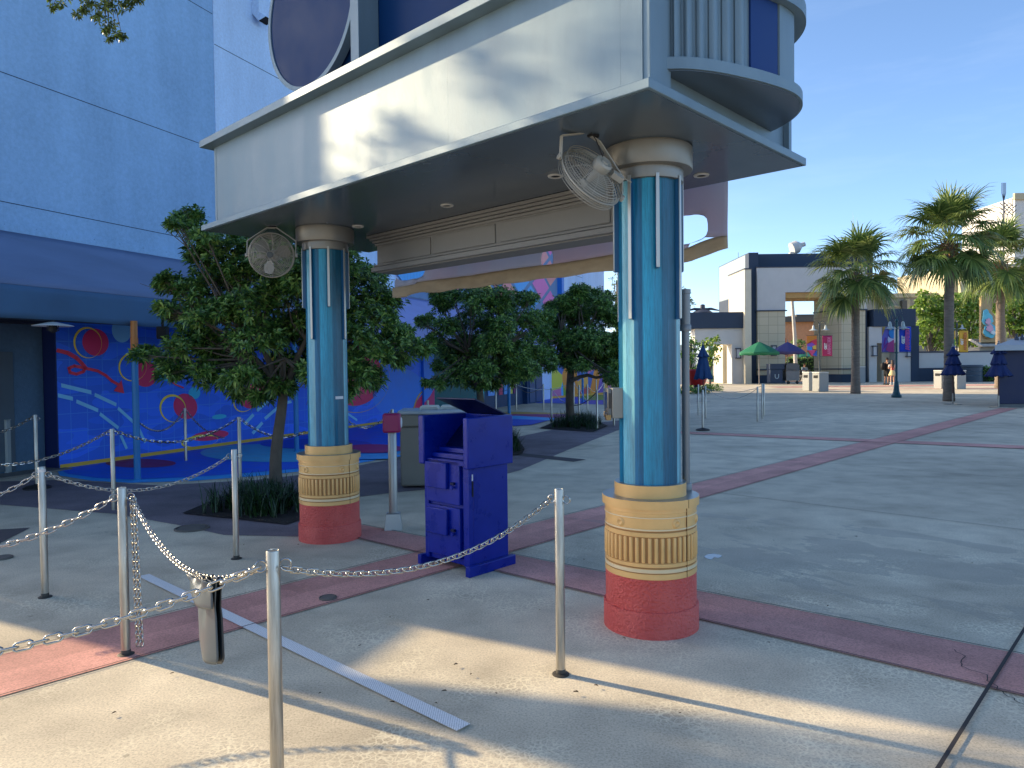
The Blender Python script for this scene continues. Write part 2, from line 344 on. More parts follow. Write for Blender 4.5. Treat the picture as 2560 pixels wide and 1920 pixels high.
# manhole covers and drain lids
iron = pm('cast_iron', '#655f58', 0.8, metal=0.1, bump=0.3, bscale=120)
def cover(px, py, r, label):
    p = gp(px, py); b = MB(); b.lathe([(r, 0.0), (r, 0.014), (r*0.90, 0.017), (r*0.88, 0.006), (r*0.80, 0.006), (r*0.78, 0.015), (r*0.2, 0.016)], 28)
    o = b.build('manhole_cover', iron); o.location = (p.x, p.y, 0); tag(o, label, 'manhole cover')
cover(480, 1322, 0.17, 'round dark ringed cover in the shaded paving near the planting bed')
cover(820, 1497, 0.062, 'small round iron lid set in the red paving band')
cover(6, 1396, 0.08, 'small round lid in the concrete at the left edge of the photo')
# small standing puddle by the nearer column
pud, t, bs = newmat('water_film'); bs.inputs['Base Color'].default_value = (.22, .22, .21, 1); bs.inputs['Roughness'].default_value = 0.04; bs.inputs['Specular IOR Level'].default_value = 0.6
sheet('puddle', [(1760, 1392), (1768, 1387), (1785, 1385), (1800, 1388), (1806, 1391), (1796, 1396), (1786, 1394), (1778, 1400), (1766, 1397)], 0.003, pud)
# a few dead leaves on the ground
lf = pm('dead_leaf', '#4a3620', 0.8)
leafpts = [(680, 1494), (1070, 1505), (1140, 1668), (1178, 1692), (1490, 1721), (1440, 1738), (1350, 1530), (1560, 1602), (800, 1740), (1935, 1355), (1778, 1470), (1922, 1612), (2005, 1440), (2140, 1345), (1090, 1765), (980, 1763), (1300, 1355), (900, 1620), (975, 1548), (745, 1365), (1170, 1300), (2430, 1412), (610, 1366), (2070, 1520), (1700, 1790), (1240, 1740), (1870, 1560), (1460, 1403), (285, 1790), (2300, 1380), (1110, 1735), (430, 1690)]
proto = None
for k, (px, py) in enumerate(leafpts):
    p = gp(px, py)
    if proto is None:
        b = MB(); b.add([(-.013, 0, .003), (-.004, -.0065, .008), (.007, -.005, .006), (.013, 0, .0035), (.007, .005, .008), (-.004, .0065, .006)], [(0, 1, 2, 3), (0, 3, 4, 5)])
        o = proto = b.build('fallen_leaf', lf)
    else: o = proto.copy(); sc.collection.objects.link(o)
    s_ = random.uniform(0.6, 1.25); o.location = (p.x, p.y, 0.012); o.rotation_euler = (0, 0, random.uniform(0, 6.3)); o.scale = (s_, s_*random.uniform(.6, 1.2), s_)
    tag(o, 'small dark dried leaf or scrap lying on the concrete', 'leaf', 'dried leaves scattered on the paving')
# ================================================================ MARQUEE (silver canopy on two columns)
silver = pm('silver_paint', '#6e8490', 0.52, metal=0.22, var=0.13, scale=5, bump=0.08, bscale=200, stretch=(1, 1, 0.22), rvar=0.08)
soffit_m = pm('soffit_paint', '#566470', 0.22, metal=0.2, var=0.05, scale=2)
beamgrey = pm('warm_grey_paint', '#7f807f', 0.55, metal=0.1, var=0.05, scale=3)
navy_panel = pm('navy_panel', '#08305e', 0.5, var=0.06, spec=0.12)
blue_panel = pm('blue_panel', '#16366e', 0.5, var=0.06, spec=0.25)
darkg = flat('dark_gap', '#16181c', 0.9)
LA = 4.98; SW = 1.93; ZS = 2.95
mq = root('marquee_canopy', (NC.x, NC.y, 0), CAN_RZ, 'large silver box canopy with thin ledges carried on two blue columns', 'canopy')
b = MB(); b.box(0, SW, 0, LA, ZS, 3.0); b.build('bottom_slab', silver, mq, bevel=0.004)
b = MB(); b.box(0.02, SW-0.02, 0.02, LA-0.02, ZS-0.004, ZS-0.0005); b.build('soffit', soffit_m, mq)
b = MB()
b.box(0.10, SW-0.10, 0.10, LA-0.10, 3.0, 3.735)
for a0, a1 in ((0.10, 0.2305), (0.2312, 1.55), (1.5505, LA-0.145), (LA-0.138, LA-0.10)):    # face panels with hairline joints
    b.box(0.0975, 0.1005, a0, a1, 3.0, 3.733)
b.build('fascia_beam', silver, mq)
# seams, screws
b = MB(); b.box(-0.0, SW+0.1, 0.23, LA, 3.735, 3.80); b.build('top_ledge', silver, mq, bevel=0.004)
# side return of the ledge stops at the drum, with the tall corner pier
b = MB(); b.box(0.104, 0.30, 0.06, 0.24, 3.0, 6.0); b.build('corner_pier', silver, mq, bevel=0.003)
# rounded sign drum on the end wall: lower ledge, flutes, blue panel, upper ledge
cb_, rb, ra = 0.92, 0.69, 0.40
RIM = [(.23, .10), (.33, -.02), (.49, -.115), (.76, -.215), (1.0, -.275), (1.16, -.275), (1.33, -.215), (1.46, -.115), (1.55, -.01), (1.61, .10)]
def rim_a(b_):
    for (b0, a0), (b1, a1) in zip(RIM[:-1], RIM[1:]):
        if b_ <= b1+1e-9: u = (b_-b0)/(b1-b0); return a0+(a1-a0)*u
    return 0.10
RIMD = [(cb_-rb*math.cos(math.pi*k/60)) for k in range(61)]
RIMA = [rim_a(max(.23, min(1.61, q))) for q in RIMD]
for _ in range(6): RIMA = [RIMA[0]]+[(RIMA[k-1]+2*RIMA[k]+RIMA[k+1])/4 for k in range(1, 60)]+[RIMA[-1]]
def rim_pt(t, fb, fa):
    x = t/math.pi*60; k = min(59, int(x)); u = x-k; a_ = RIMA[k]*(1-u)+RIMA[k+1]*u
    return (cb_-rb*fb*math.cos(t), 0.10+(a_-0.10)*fa)
def half(rb_, ra_, n=48, t0=0.0, t1=math.pi):
    return [rim_pt(t0+(t1-t0)*k/n, rb_/rb, ra_/ra) for k in range(n+1)]
def hprism(rb_, ra_, z0, z1, name, mat, bev=0.003):
    pts = half(rb_, ra_) ; pts = [(p[0], p[1]) for p in pts]; mb = MB(); mb.prism(pts, z0, z1); return mb.build(name, mat, mq, bevel=bev, sharp=50)
b = MB(); pts = half(rb, ra); b.prism(pts, 3.130, 3.19); b.build('drum_ledge', silver, mq, sharp=50)
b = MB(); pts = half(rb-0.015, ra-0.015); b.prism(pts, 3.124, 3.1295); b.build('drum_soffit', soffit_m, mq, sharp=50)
b = MB(); pts = half(rb-0.05, ra-0.055); b.prism(pts, 3.19, 3.60); b.build('drum_core', silver, mq, sharp=50)
b = MB(); pts = half(rb+0.02, ra+0.02); b.prism(pts, 3.60, 3.68); b.build('drum_ledge', silver, mq, sharp=50)
b = MB(); pts = half(rb-0.04, ra-0.04); b.prism(pts, 3.68, 4.9); b.build('drum_core', silver, mq, sharp=50)
def ept(t, k=1.0, off=0.0): return rim_pt(t, (rb-0.045+off)/rb, (ra-0.05+off)/ra)
# flutes
nfl = 8
for k in range(nfl):
    t0_, t1_ = R(3+k*8.6), R(3+k*8.6+6.2)
    b = MB(); m_ = 8; outer = []
    for j in range(m_+1):
        u = j/m_; t_ = t0_+(t1_-t0_)*u; outer.append(ept(t_, off=0.008+0.026*min(1, 2.5*u, 2.5*(1-u))))
    inner = [ept(t1_, off=-0.02), ept(t0_, off=-0.02)]
    b.prism(outer+inner, 3.192, 3.598); b.build('flute', silver, mq, sharp=60)
b = MB(); m_ = 14; outer = [ept(R(73)+R(19)*j/m_, off=0.012) for j in range(m_+1)]; inner = [ept(R(73)+R(19)*j/m_, off=-0.02) for j in reversed(range(m_+1))]
b.prism(outer+inner, 3.192, 3.598); b.build('blue_drum_panel', blue_panel, mq, sharp=50)
b = MB(); outer = [ept(R(93)+R(16)*j/8, off=0.018) for j in range(9)]; inner = [ept(R(93)+R(16)*j/8, off=-0.02) for j in reversed(range(9))]
b.prism(outer+inner, 3.192, 3.598); b.build('end_trim', silver, mq, sharp=50)
b = MB(); b.box(SW-0.14, SW-0.098, 0.06, 0.098, 3.0, 3.5); b.build('corner_trim', silver, mq, sharp=50)
b = MB(); b.box(1.66, 1.74, 0.0, 0.09, 3.72, 3.82); b.build('side_block', silver, mq, bevel=.003)
# round navy sign discs on the roof, with silver rims
def disc(a, z, r, bpos, name='sign_disc'):
    M = Matrix.Translation((bpos, a, z)) @ Matrix.Rotation(R(90), 4, 'Y')
    b = MB(); b.lathe([(0, -0.03), (r, -0.03), (r, 0.03), (0, 0.03)], 72, M=M); d = b.build(name, navy_panel, mq)
    b = MB(); b.lathe([(r-0.03, -0.040), (r+0.012, -0.040), (r+0.012, 0.035), (r-0.03, 0.035), (r-0.03, -0.040)], 72, M=M); rm = b.build('rim', silver, d, sharp=50); return d
disc(3.77, 4.80, 0.70, 0.50)
b = MB(); b.box(0.56, 0.60, 0.5, 3.42, 3.80, 6.2); b.build('navy_backboard', navy_panel, mq)
b = MB(); b.box(0.36, 0.555, 2.88, 2.99, 3.80, 6.2); b.build('roof_post', silver, mq, bevel=.003)
b = MB(); b.box(0.64, 0.68, 3.5, 4.12, 3.80, 4.30); b.build('pink_backboard', pm('pink_panel', '#b07a9a', 0.6), mq)
# cornice beam under the soffit
b = MB()
B0, B1, A0, A1 = 1.36, 1.60, 0.9, 4.05
b.box(B0, B1, A0, A1, 2.575, ZS-0.006)
for (d, z0, z1) in ((0.075, 2.918, ZS-0.006), (0.055, 2.893, 2.916), (0.035, 2.868, 2.890), (0.016, 2.842, 2.865)):
    b.box(B0-d, B0-0.001, A0, A1+d, z0, z1); b.box(B0-0.0005, B1, A1-0.001, A1+d, z0, z1)
for (a0, a1) in ((3.22, 3.98), (2.38, 3.16), (1.2, 2.32)): b.box(B0-0.010, B0-0.0005, a0, a1, 2.665, 2.825)
b.box(B0-0.025, B1-0.04, A0, A1+0.03, 2.635, 2.655); b.box(B0-0.045, B1-0.02, A0, A1+0.045, 2.585, 2.628)
b.build('cornice_beam', beamgrey, mq, bevel=0.003)
# recessed downlights
dlm = pm('downlight_trim', '#b9b8b2', 0.4)
for (a, bb) in ((2.54, 0.96), (3.77, 0.94), (0.61, 1.62), (1.336, 0.90)):
    c = Matrix.Translation((bb, a, 0))
    b = MB(); b.lathe([(0.030, ZS-0.002), (0.034, ZS-0.012), (0.052, ZS-0.012), (0.055, ZS-0.004)], 24, M=c); d = b.build('downlight', dlm, mq)
    b = MB(); b.lathe([(0.0, ZS-0.006), (0.031, ZS-0.008)], 24, M=c); b.build('lens', darkg, d)
# ---- columns
def wrapmat():      # printed wood-grain staves: wide, narrow, pale and deep blue, each shaded across in the print
    m, t, bs = newmat('blue_wood_wrap')
    tc = N(t, 'ShaderNodeTexCoord'); sp = N(t, 'ShaderNodeSeparateXYZ'); t.links.new(tc.outputs['Object'], sp.inputs[0])
    ang = math_(t, 'ADD', math_(t, 'DIVIDE', math_(t, 'ARCTAN2', sp.outputs[1], sp.outputs[0]), 2*math.pi), 0.5)
    st = []; a = 0.0; rs = random.Random(4); pal = ['#0a7ca4', '#66b6cc', '#0a6c94', '#2298ba', '#0d607e', '#7cbece', '#1286ae', '#0a7096', '#46a6c0', '#558a9a', '#0e7ea4', '#70b6c8', '#096886']
    k = 0
    while a < 0.985:
        w_ = rs.choice([0.045, 0.06, 0.085, 0.10, 0.03]); c0 = lin(pal[k % len(pal)]); st.append((a, c0)); a2 = min(0.995, a+w_); k += 1
        st.append((a2-0.004, tuple(v*0.62 for v in c0))); a = a2
    st = st[:31]
    rr = ramp(t, st); t.links.new(ang, rr.inputs[0]); c = rr.outputs[0]
    gr = noise(t, 46, 6, mapping(t, tc.outputs['Object'], (2.6, 2.6, 0.16)), 0.75); g2 = noise(t, 7, 3, mapping(t, tc.outputs['Object'], (2, 2, 0.3)))
    r3 = ramp(t, [(0.38, 0.62), (0.52, 1.0), (0.64, 1.14)]); t.links.new(gr, r3.inputs[0]); c = mixc(t, 0.75, c, r3.outputs[0], 'MULTIPLY')
    r4 = ramp(t, [(0.35, 0.82), (0.65, 1.12)]); t.links.new(g2, r4.inputs[0]); c = mixc(t, 0.7, c, r4.outputs[0], 'MULTIPLY')
    t.links.new(c, bs.inputs['Base Color']); bs.inputs['Roughness'].default_value = 0.36; return m
wrap = wrapmat()
finblue = pm('fin_blue', '#0b4f78', 0.4, var=0.2, scale=30, stretch=(3, 3, 0.15))
stripm = pm('brushed_strip', '#b3b2ab', 0.35, metal=0.5, var=0.05)
capm = pm('column_cap_metal', '#82817c', 0.4, metal=0.5, var=0.08, scale=6, stretch=(1, 1, 0.2))
goldm = pm('gold_wrap', '#e6b672', 0.42, metal=0.12, var=0.10, scale=5, coord='Object')
goldl = pm('gold_highlight', '#e6cfa4', 0.42, metal=0.2, var=0.05)
goldd = pm('gold_groove_shade', '#a2723c', 0.6)
ledm = pm('ledge_top_metal', '#8f938f', 0.35, metal=0.6, var=0.12, scale=12)
redm, t, bs = newmat('red_stucco')
tc = N(t, 'ShaderNodeTexCoord'); n1 = noise(t, 62, 3, tc.outputs['Object'], 0.5); n2 = noise(t, 3, 3, tc.outputs['Object'])
rr = ramp(t, [(0.3, lin('#cc4c44')), (0.7, lin('#e0665a'))]); t.links.new(n2, rr.inputs[0]); t.links.new(rr.outputs[0], bs.inputs['Base Color']); bs.inputs['Roughness'].default_value = 0.55
bn = N(t, 'ShaderNodeBump'); bn.inputs['Strength'].default_value = 1.0; bn.inputs['Distance'].default_value = 0.022; t.links.new(n1, bn.inputs['Height']); t.links.new(bn.outputs[0], bs.inputs['Normal'])
def make_column(label):
    c = root('column', (0, 0, 0), 0, label, 'column')
    b = MB(); b.lathe([(0.293, 0), (0.293, 0.150), (0.290, 0.157), (0.280, 0.159), (0.280, 0.352)], 64); b.build('red_base', redm, c)
    # gold sleeve with mouldings, groove shade and rib highlights put into the colour
    pr = [(0.2805, 0.352), (0.283, 0.355), (0.283, 0.385), (0.279, 0.387), (0.279, 0.392), (0.284, 0.394), (0.284, 0.415), (0.279, 0.417), (0.279, 0.425), (0.283, 0.427), (0.283, 0.446), (0.275, 0.450), (0.275, 0.602), (0.283, 0.606), (0.283, 0.628), (0.279, 0.631), (0.279, 0.640), (0.283, 0.643), (0.283, 0.652), (0.279, 0.655), (0.279, 0.712), (0.284, 0.715), (0.284, 0.722), (0.280, 0.725), (0.280, 0.742), (0.283, 0.745), (0.281, 0.768)]
    mi = [0]*26; mi[3] = mi[7] = mi[15] = mi[11] = 2; mi[5] = mi[21] = mi[17] = 1
    b = MB(); b.lathe(pr, 72, mi=mi[:26])
    nfl = 46
    for k in range(nfl):    # vertical reeds
        a = 2*math.pi*k/nfl; M = Matrix.Rotation(a, 4, 'Z') @ Matrix.Translation((0.274, 0, 0))
        b.lathe([(0.0095, 0.452), (0.0115, 0.458), (0.0115, 0.594), (0.0095, 0.600)], 8, mi=0, M=M)
    b.build('gold_sleeve', [goldm, goldl, goldd], c)
    b = MB()
    for a in (-140, -68, -22, 25, 115):
        M = Matrix.Rotation(R(a), 4, 'Z') @ Matrix.Translation((0.278, 0, 0.683)) @ Matrix.Rotation(R(90), 4, 'Y')
        b.lathe([(0.0, 0.002), (0.008, 0.003), (0.017, 0.011), (0.024, 0.008), (0.030, 0.0)], 16, M=M)
    b.build('gold_studs', goldm, c)
    b = MB(); b.box(0.2795, 0.2855, -.0012, .0012, 0.353, 0.768, 0, Matrix.Rotation(R(-52), 4, 'Z')); b.box(0.2975, 0.2995, -.0012, .0012, 0.769, 0.819, 0, Matrix.Rotation(R(-52), 4, 'Z')); b.build('seam', flat('seam_brown', '#7a5630', .8), c)
    b = MB(); b.lathe([(0.281, 0.768), (0.298, 0.769), (0.298, 0.818), (0.296, 0.820), (0.222, 0.8205), (0.221, 0.8215), (0.221, 0.896), (0.219, 0.898), (0.16, 0.899)], 72, mi=[0, 0, 0, 1, 0, 0, 0, 1]); b.build('gold_collar', [goldm, ledm], c)
    b = MB(); n = 13; ring = []
    for k in range(n):                 # shallow convex staves
        for u in (0.0, 0.33, 0.67):
            a = 2*math.pi*(k+u)/n; r = 0.183 if u == 0 else 0.1885; ring.append((r*math.cos(a), r*math.sin(a)))
    b.prism(ring, 0.897, 2.76); b.build('blue_shaft', wrap, c, sharp=14)
    b = MB(); n = 13; ring = []
    for k in range(n*3):
        a = 2*math.pi*k/(n*3); ring.append((0.1935*math.cos(a), 0.1935*math.sin(a)))
    for k in range(8):                 # fins: long ones and short ones alternate
        a = R(-86+45*k); zb = 2.20 if k % 2 == 0 else 1.90
        M = Matrix.Rotation(a, 4, 'Z')
        b = MB(); b.box(0.175, 0.215, -0.009, 0.009, zb-0.004, 2.755, 0, M); f = b.build('fin', finblue, c)
        b = MB(); b.box(0.2151, 0.221, -0.0105, 0.0105, zb, 2.755, 0, M); b.build('metal_strip', stripm, f, bevel=0.001)
    b = MB(); b.lathe([(0.18, 2.735), (0.212, 2.737), (0.214, 2.745), (0.214, 2.808), (0.222, 2.812)], 56)
    b.lathe([(0.215, 2.806), (0.268, 2.808), (0.270, 2.812), (0.270, 2.938), (0.262, 2.942), (0.262, 2.951)], 56)
    b.build('capital', capm, c, sharp=30); return c
colr = make_column('thick blue wood-grain column with gold band and red stucco base, nearer of the two, right of the blue cabinet')
coll = copy_tree(colr); coll['label'] = 'blue wood-grain column with gold band and red stucco base, farther of the two, in front of the first tree'
p = cw(0.86, 0.56); colr.location = (p.x, p.y, 0); p = cw(0.81, 4.12); coll.location = (p.x, p.y, 0); coll.rotation_euler = (0, 0, R(17))
CR, CL = colr.location.copy(), coll.location.copy()
# white tape label on the far column
d = (Vector((0, 0, 0))-CL).normalized(); aa = math.atan2(d.y, d.x)+R(38); 
b = MB(); 
for j in range(8):
    a0, a1 = aa-0.30+0.6*j/8*0.75, aa-0.30+0.6*(j+1)/8*0.75
    b.add([(0.194*math.cos(a0), 0.194*math.sin(a0), 1.335), (0.194*math.cos(a1), 0.194*math.sin(a1), 1.335), (0.194*math.cos(a1), 0.194*math.sin(a1), 1.362), (0.194*math.cos(a0), 0.194*math.sin(a0), 1.362)], [(0, 1, 2, 3)])
o = b.build('tape_label', flat('white_tape', '#c9cdd0', 0.6)); o.location = CL; tag(o, 'short strip of white tape stuck on the farther blue column', 'tape')
# grey pipe with collar behind the near column, and its dark perforated strip
pg = pm('pipe_grey', '#7d7f7f', 0.4, metal=0.3, var=0.05)
d = (CR).normalized(); side = Vector((d.y, -d.x, 0)); pp = CR + Vector((CR.x, CR.y, 0)).normalized()*0.16 + side*0.228
pr_ = root('standpipe', (pp.x, pp.y, 0.82), 0, 'grey two-part pipe standing on the gold ledge behind the nearer column', 'pipe')
b = MB(); b.lathe([(0.036, 0.0), (0.036, 0.04), (0.033, 0.045), (0.024, 0.046), (0.024, 1.02)], 20); b.build('lower_pipe', pg, pr_)
b = MB(); b.lathe([(0.036, 1.015), (0.037, 1.02), (0.037, 1.05), (0.034, 1.055), (0.031, 1.056), (0.031, 1.25), (0.035, 1.252), (0.035, 1.28), (0.0, 1.285)], 20); b.build('upper_pipe', pg, pr_)
pq = CR + Vector((CR.x, CR.y, 0)).normalized()*0.19 + side*0.168
pr_ = root('perforated_strut', (pq.x, pq.y, 0.82), math.atan2(side.y, side.x), 'dark perforated steel strip standing beside the grey pipe behind the nearer column', 'strut')
b = MB(); b.box(-0.025, 0.025, 0, 0.02, 0, 1.25); b.build('channel', flat('dark_steel', '#14222e', 0.5), pr_)
b = MB()
for k in range(14): b.lathe([(0.009, 0), (0.009, 0.002)], 10, M=Matrix.Translation((0, -0.001, 0.06+k*0.085)) @ Matrix.Rotation(R(90), 4, 'X'))
b.build('holes', flat('black', '#050505', 0.9), pr_)
# electrical box on the left side of the near column
eb = atY(1521, 1046, 4.42); er = root('phone_box', (eb.x, eb.y, eb.z), R(3), 'beige metal utility box with dark window and brass latch on side of nearer column', 'utility box')
b = MB(); b.box(0.025, 0.118, 0, 0.15, 0, 0.185); b.build('housing', pm('beige_paint', '#8d8a80', 0.5), er, bevel=.005)
b = MB(); b.box(0.0, 0.024, 0.01, 0.14, 0.0, 0.182); d_ = b.build('front_plate', pm('grey_plate', '#5c6062', 0.4, metal=0.4), er, bevel=.003)
b = MB(); b.box(-0.002, 0.0, 0.03, 0.12, 0.06, 0.16); b.box(0.004, 0.020, 0.0085, 0.0095, 0.06, 0.155); b.build('window', flat('dark_glass', '#1c242c', 0.15), d_)
b = MB(); b.tube([(-0.002, 0.03, 0.045), (-0.018, 0.03, 0.04), (-0.022, 0.03, 0.02), (-0.01, 0.03, 0.0), (0.006, 0.03, -0.005)], 0.004, 6); b.box(-0.012, 0.018, 0.0, 0.05, -0.012, 0.022); b.build('latch', pm('brass', '#8a7350', 0.35, metal=0.8), er, bevel=.002)
b = MB(); b.tube([(0.075, 0.06, 0), (0.075, 0.06, -1.28)], 0.006, 6); 
# ---- wire-cage fans
wire = pm('fan_wire', '#a19d92', 0.5, metal=0.3, var=0.1)
fanw = pm('fan_white', '#9b9a92', 0.4, var=0.06)
bladem = pm('fan_blade', '#8a887e', 0.4, metal=0.2)
def make_fan(label, rad=0.205, rear=False):
    f = root('wire_cage_fan', (0, 0, 0), 0, label, 'fan')   # axis along local +X (air side), hub at origin
    M = Matrix.Rotation(R(90), 4, 'Y')
    def circ(r, x, n=44): return [(x, r*math.cos(2*math.pi*k/n), r*math.sin(2*math.pi*k/n)) for k in range(n)]
    for sgn, nm in ((1, 'front_grille'), (-1, 'rear_grille')):
        b = MB(); dep = 0.075
        for r_ in [rad*(0.16+0.84*k/13) for k in range(14)]:
            x = dep*sgn*(1 - (r_/rad)**4*0.75); b.tube(circ(r_, x), 0.0020, 4, True)
        if sgn > 0:
            for x in (-0.05, -0.034, -0.017, 0.0, 0.017, 0.034, 0.05): b.tube(circ(rad*1.015, x*0.9), 0.002, 4, True)
        for k in range(12):
            a = math.pi*2*k/12; pts = []
            for j in range(8):
                r_ = rad*(0.14+0.88*j/7); a2 = a + (0.5*j/7 if sgn > 0 else 0); pts.append((dep*sgn*(1-(min(r_, rad)/rad)**4*0.75)-0.001*sgn, r_*math.cos(a2), r_*math.sin(a2)))
            b.tube(pts, 0.0022, 4)
        b.build(nm, wire, f)
    b = MB(); b.tube(circ(rad*1.02, 0.0, 56), 0.006, 8, True); b.build('rim_ring', wire, f)
    b = MB(); b.lathe([(0.0, 0.078), (0.026, 0.078), (0.03, 0.072), (0.03, 0.066)], 24, M=M); b.build('badge', flat('fan_badge', '#2c3438', 0.3), f)
    b = MB(); b.lathe([(0.0, -0.135), (0.02, -0.135), (0.025, -0.125), (0.045, -0.13), (0.055, -0.12), (0.056, -0.085), (0.045, -0.06), (0.02, -0.05), (0.02, 0.03), (0.035, 0.03), (0.035, 0.06), (0, 0.06)], 28, M=M); b.build('motor', fanw, f)
    b = MB(); b.box(-0.115, -0.08, -0.15, -0.075, -0.025, 0.01); b.tube([(-0.12, -0.15, -0.02), (-0.13, -0.19, -0.03), (-0.10, -0.2, 0.0)], 0.003, 5); b.build('switch_box', fanw, f, bevel=.008)
    for k in range(3):
        b = MB(); a0 = 2*math.pi*k/3+0.3; vs = []; n = 9
        for j in range(n):
            u = j/(n-1); r_ = 0.035+(rad*0.88-0.035)*u; wd = 0.42+0.55*math.sin(math.pi*min(1, u*0.9+0.1))
            for q in (-0.5, 0.5): a = a0+q*wd*(1.0); vs.append(((q*0.07), r_*math.cos(a), r_*math.sin(a)))
        b.add(vs, [(2*j, 2*j+2, 2*j+3, 2*j+1) for j in range(n-1)]); b.build('blade', bladem, f)
    return f
def yoke(f, top_local, rad=0.205):
    # bent strap from both pivots up to the ceiling point, in fan-local coordinates
    t_ = Vector(top_local)
    b = MB()
    for s_ in (-1, 1):
        p0 = Vector((0, s_*(rad+0.02), 0)); up = (t_).normalized(); side = Vector((0, s_, 0))
        p1 = p0 + up*t_.length*0.52; p2 = t_ + side*0.045
        for (q0, q1) in ((p0-up*0.015, p1), (p1, p2)):
            dd = (q1-q0); L = dd.length; dz = dd.normalized(); dx = dz.cross(side).normalized(); dy = dz.cross(dx)
            M = Matrix(((dx.x, dy.x, dz.x, q0.x), (dx.y, dy.y, dz.y, q0.y), (dx.z, dy.z, dz.z, q0.z), (0, 0, 0, 1))); b.box(-0.017, 0.017, -0.0035, 0.0035, 0, L, 0, M)
        b.lathe([(0.0, -0.006), (0.02, -0.006), (0.02, 0.006), (0, 0.006)], 14, M=Matrix.Translation(p0+side*0.01) @ Matrix.Rotation(R(90), 4, 'X'))
    q0 = t_ + Vector((0, -0.048, 0)); up = t_.normalized(); dz = Vector((0, 1, 0)); dx = up.cross(dz).normalized(); dy = dz.cross(dx)
    M = Matrix(((dx.x, dy.x, dz.x, q0.x), (dx.y, dy.y, dz.y, q0.y), (dx.z, dy.z, dz.z, q0.z), (0, 0, 0, 1))); b.box(-0.017, 0.017, -0.0035, 0.0035, 0, 0.096, 0, M)
    b.build('yoke', fanw, f, bevel=.001)
    b = MB(); b.lathe([(0.0, 0.0), (0.035, 0.0), (0.035, 0.012), (0.0, 0.012)], 16, M=Matrix.Translation(t_+up*0.004) @ Vector((0, 0, 1)).rotation_difference(up).to_matrix().to_4x4()); b.tube([t_+Vector((0.01, 0.03, 0)), t_*0.8+Vector((-0.06, 0.06, 0)), t_*0.5+Vector((-0.1, 0.05, 0)), (-0.13, 0.02, 0.03)], 0.003, 5); b.build('mount', darkg, f)
def place_fan(f, hub, axis, roll_up, topw):
    x = Vector(axis).normalized(); y = Vector(roll_up).cross(x).normalized()*1.0; z = x.cross(y)
    f.matrix_world = Matrix(((x.x, y.x, z.x, hub[0]), (x.y, y.y, z.y, hub[1]), (x.z, y.z, z.z, hub[2]), (0, 0, 0, 1)))
    return f.matrix_world.inverted() @ Vector(topw)
# far fan: faces the camera
tl = gp(632, 566, ZS); hub = Vector((tl.x, tl.y, 0)); hub = atY(679, 638, tl.y-0.02); tl = Vector((hub.x-0.02, tl.y, ZS))
f1 = make_fan('round wire-cage fan facing the viewer, hung under the left end of the canopy', 0.198)
ax = Vector((0.12, -1, -0.10)); t_ = place_fan(f1, hub, ax, (0, 0, 1), (hub.x+0.0, hub.y+0.03, ZS-0.016)); yoke(f1, t_, 0.198)
# near fan: seen from behind, tipped downwards, blowing to the lower left
tl = gp(1487, 337, ZS); hub2 = atY(1478, 444, tl.y+0.02)
f2 = make_fan('tilted wire-cage fan seen from behind with rusty rim, hung beside the nearer column', 0.200)
ax = Vector((-0.52, 0.60, -0.50)); t_ = place_fan(f2, hub2, ax, Vector((0.137, 0.664, 0.734)), (tl.x-0.01, tl.y, ZS-0.016)); yoke(f2, t_, 0.200)
# ---- torn cloth banner hanging behind the canopy, drawn as (a, z) in the plane b = 2.0
clothm, t, bs = newmat('banner_cloth')
tc = N(t, 'ShaderNodeTexCoord'); n1 = noise(t, 1.1, 2, mapping(t, tc.outputs['Object'], (1, 1, 0.6)))
rr = ramp(t, [(0.38, lin('#cccdd6')), (0.5, lin('#d2d0d8')), (0.60, lin('#d6c8d0')), (0.70, lin('#dcc0c8'))]); t.links.new(n1, rr.inputs[0])
t.links.new(rr.outputs[0], bs.inputs['Base Color']); bs.inputs['Roughness'].default_value = 0.8
hemm = pm('banner_hem', '#a4967e', 0.85, var=0.12, scale=5, stretch=(1, 1, 3), bump=0.3, bscale=30)
tlb = N(t, 'ShaderNodeBsdfTranslucent'); t.links.new(rr.outputs[0], tlb.inputs[0]); mxb = N(t, 'ShaderNodeMixShader'); mxb.inputs[0].default_value = 0.6; t.links.new(bs.outputs[0], mxb.inputs[1]); t.links.new(tlb.outputs[0], mxb.inputs[2]); t.links.new(mxb.outputs[0], t.nodes['Material Output'].inputs[0])
bz = root('cloth_banner', tuple(cw(2.0, 2.5, 2.4)), CAN_RZ, 'ragged mauve cloth banner with sandy hem and cut holes hanging behind the canopy', 'banner')
def wob(a, z): return 0.004*math.sin(a*7+z*2)+0.004*math.sin(a*17+1.3)+0.006*math.sin(a*31+z*9)+0.006*math.sin(z*6+a*2.0)
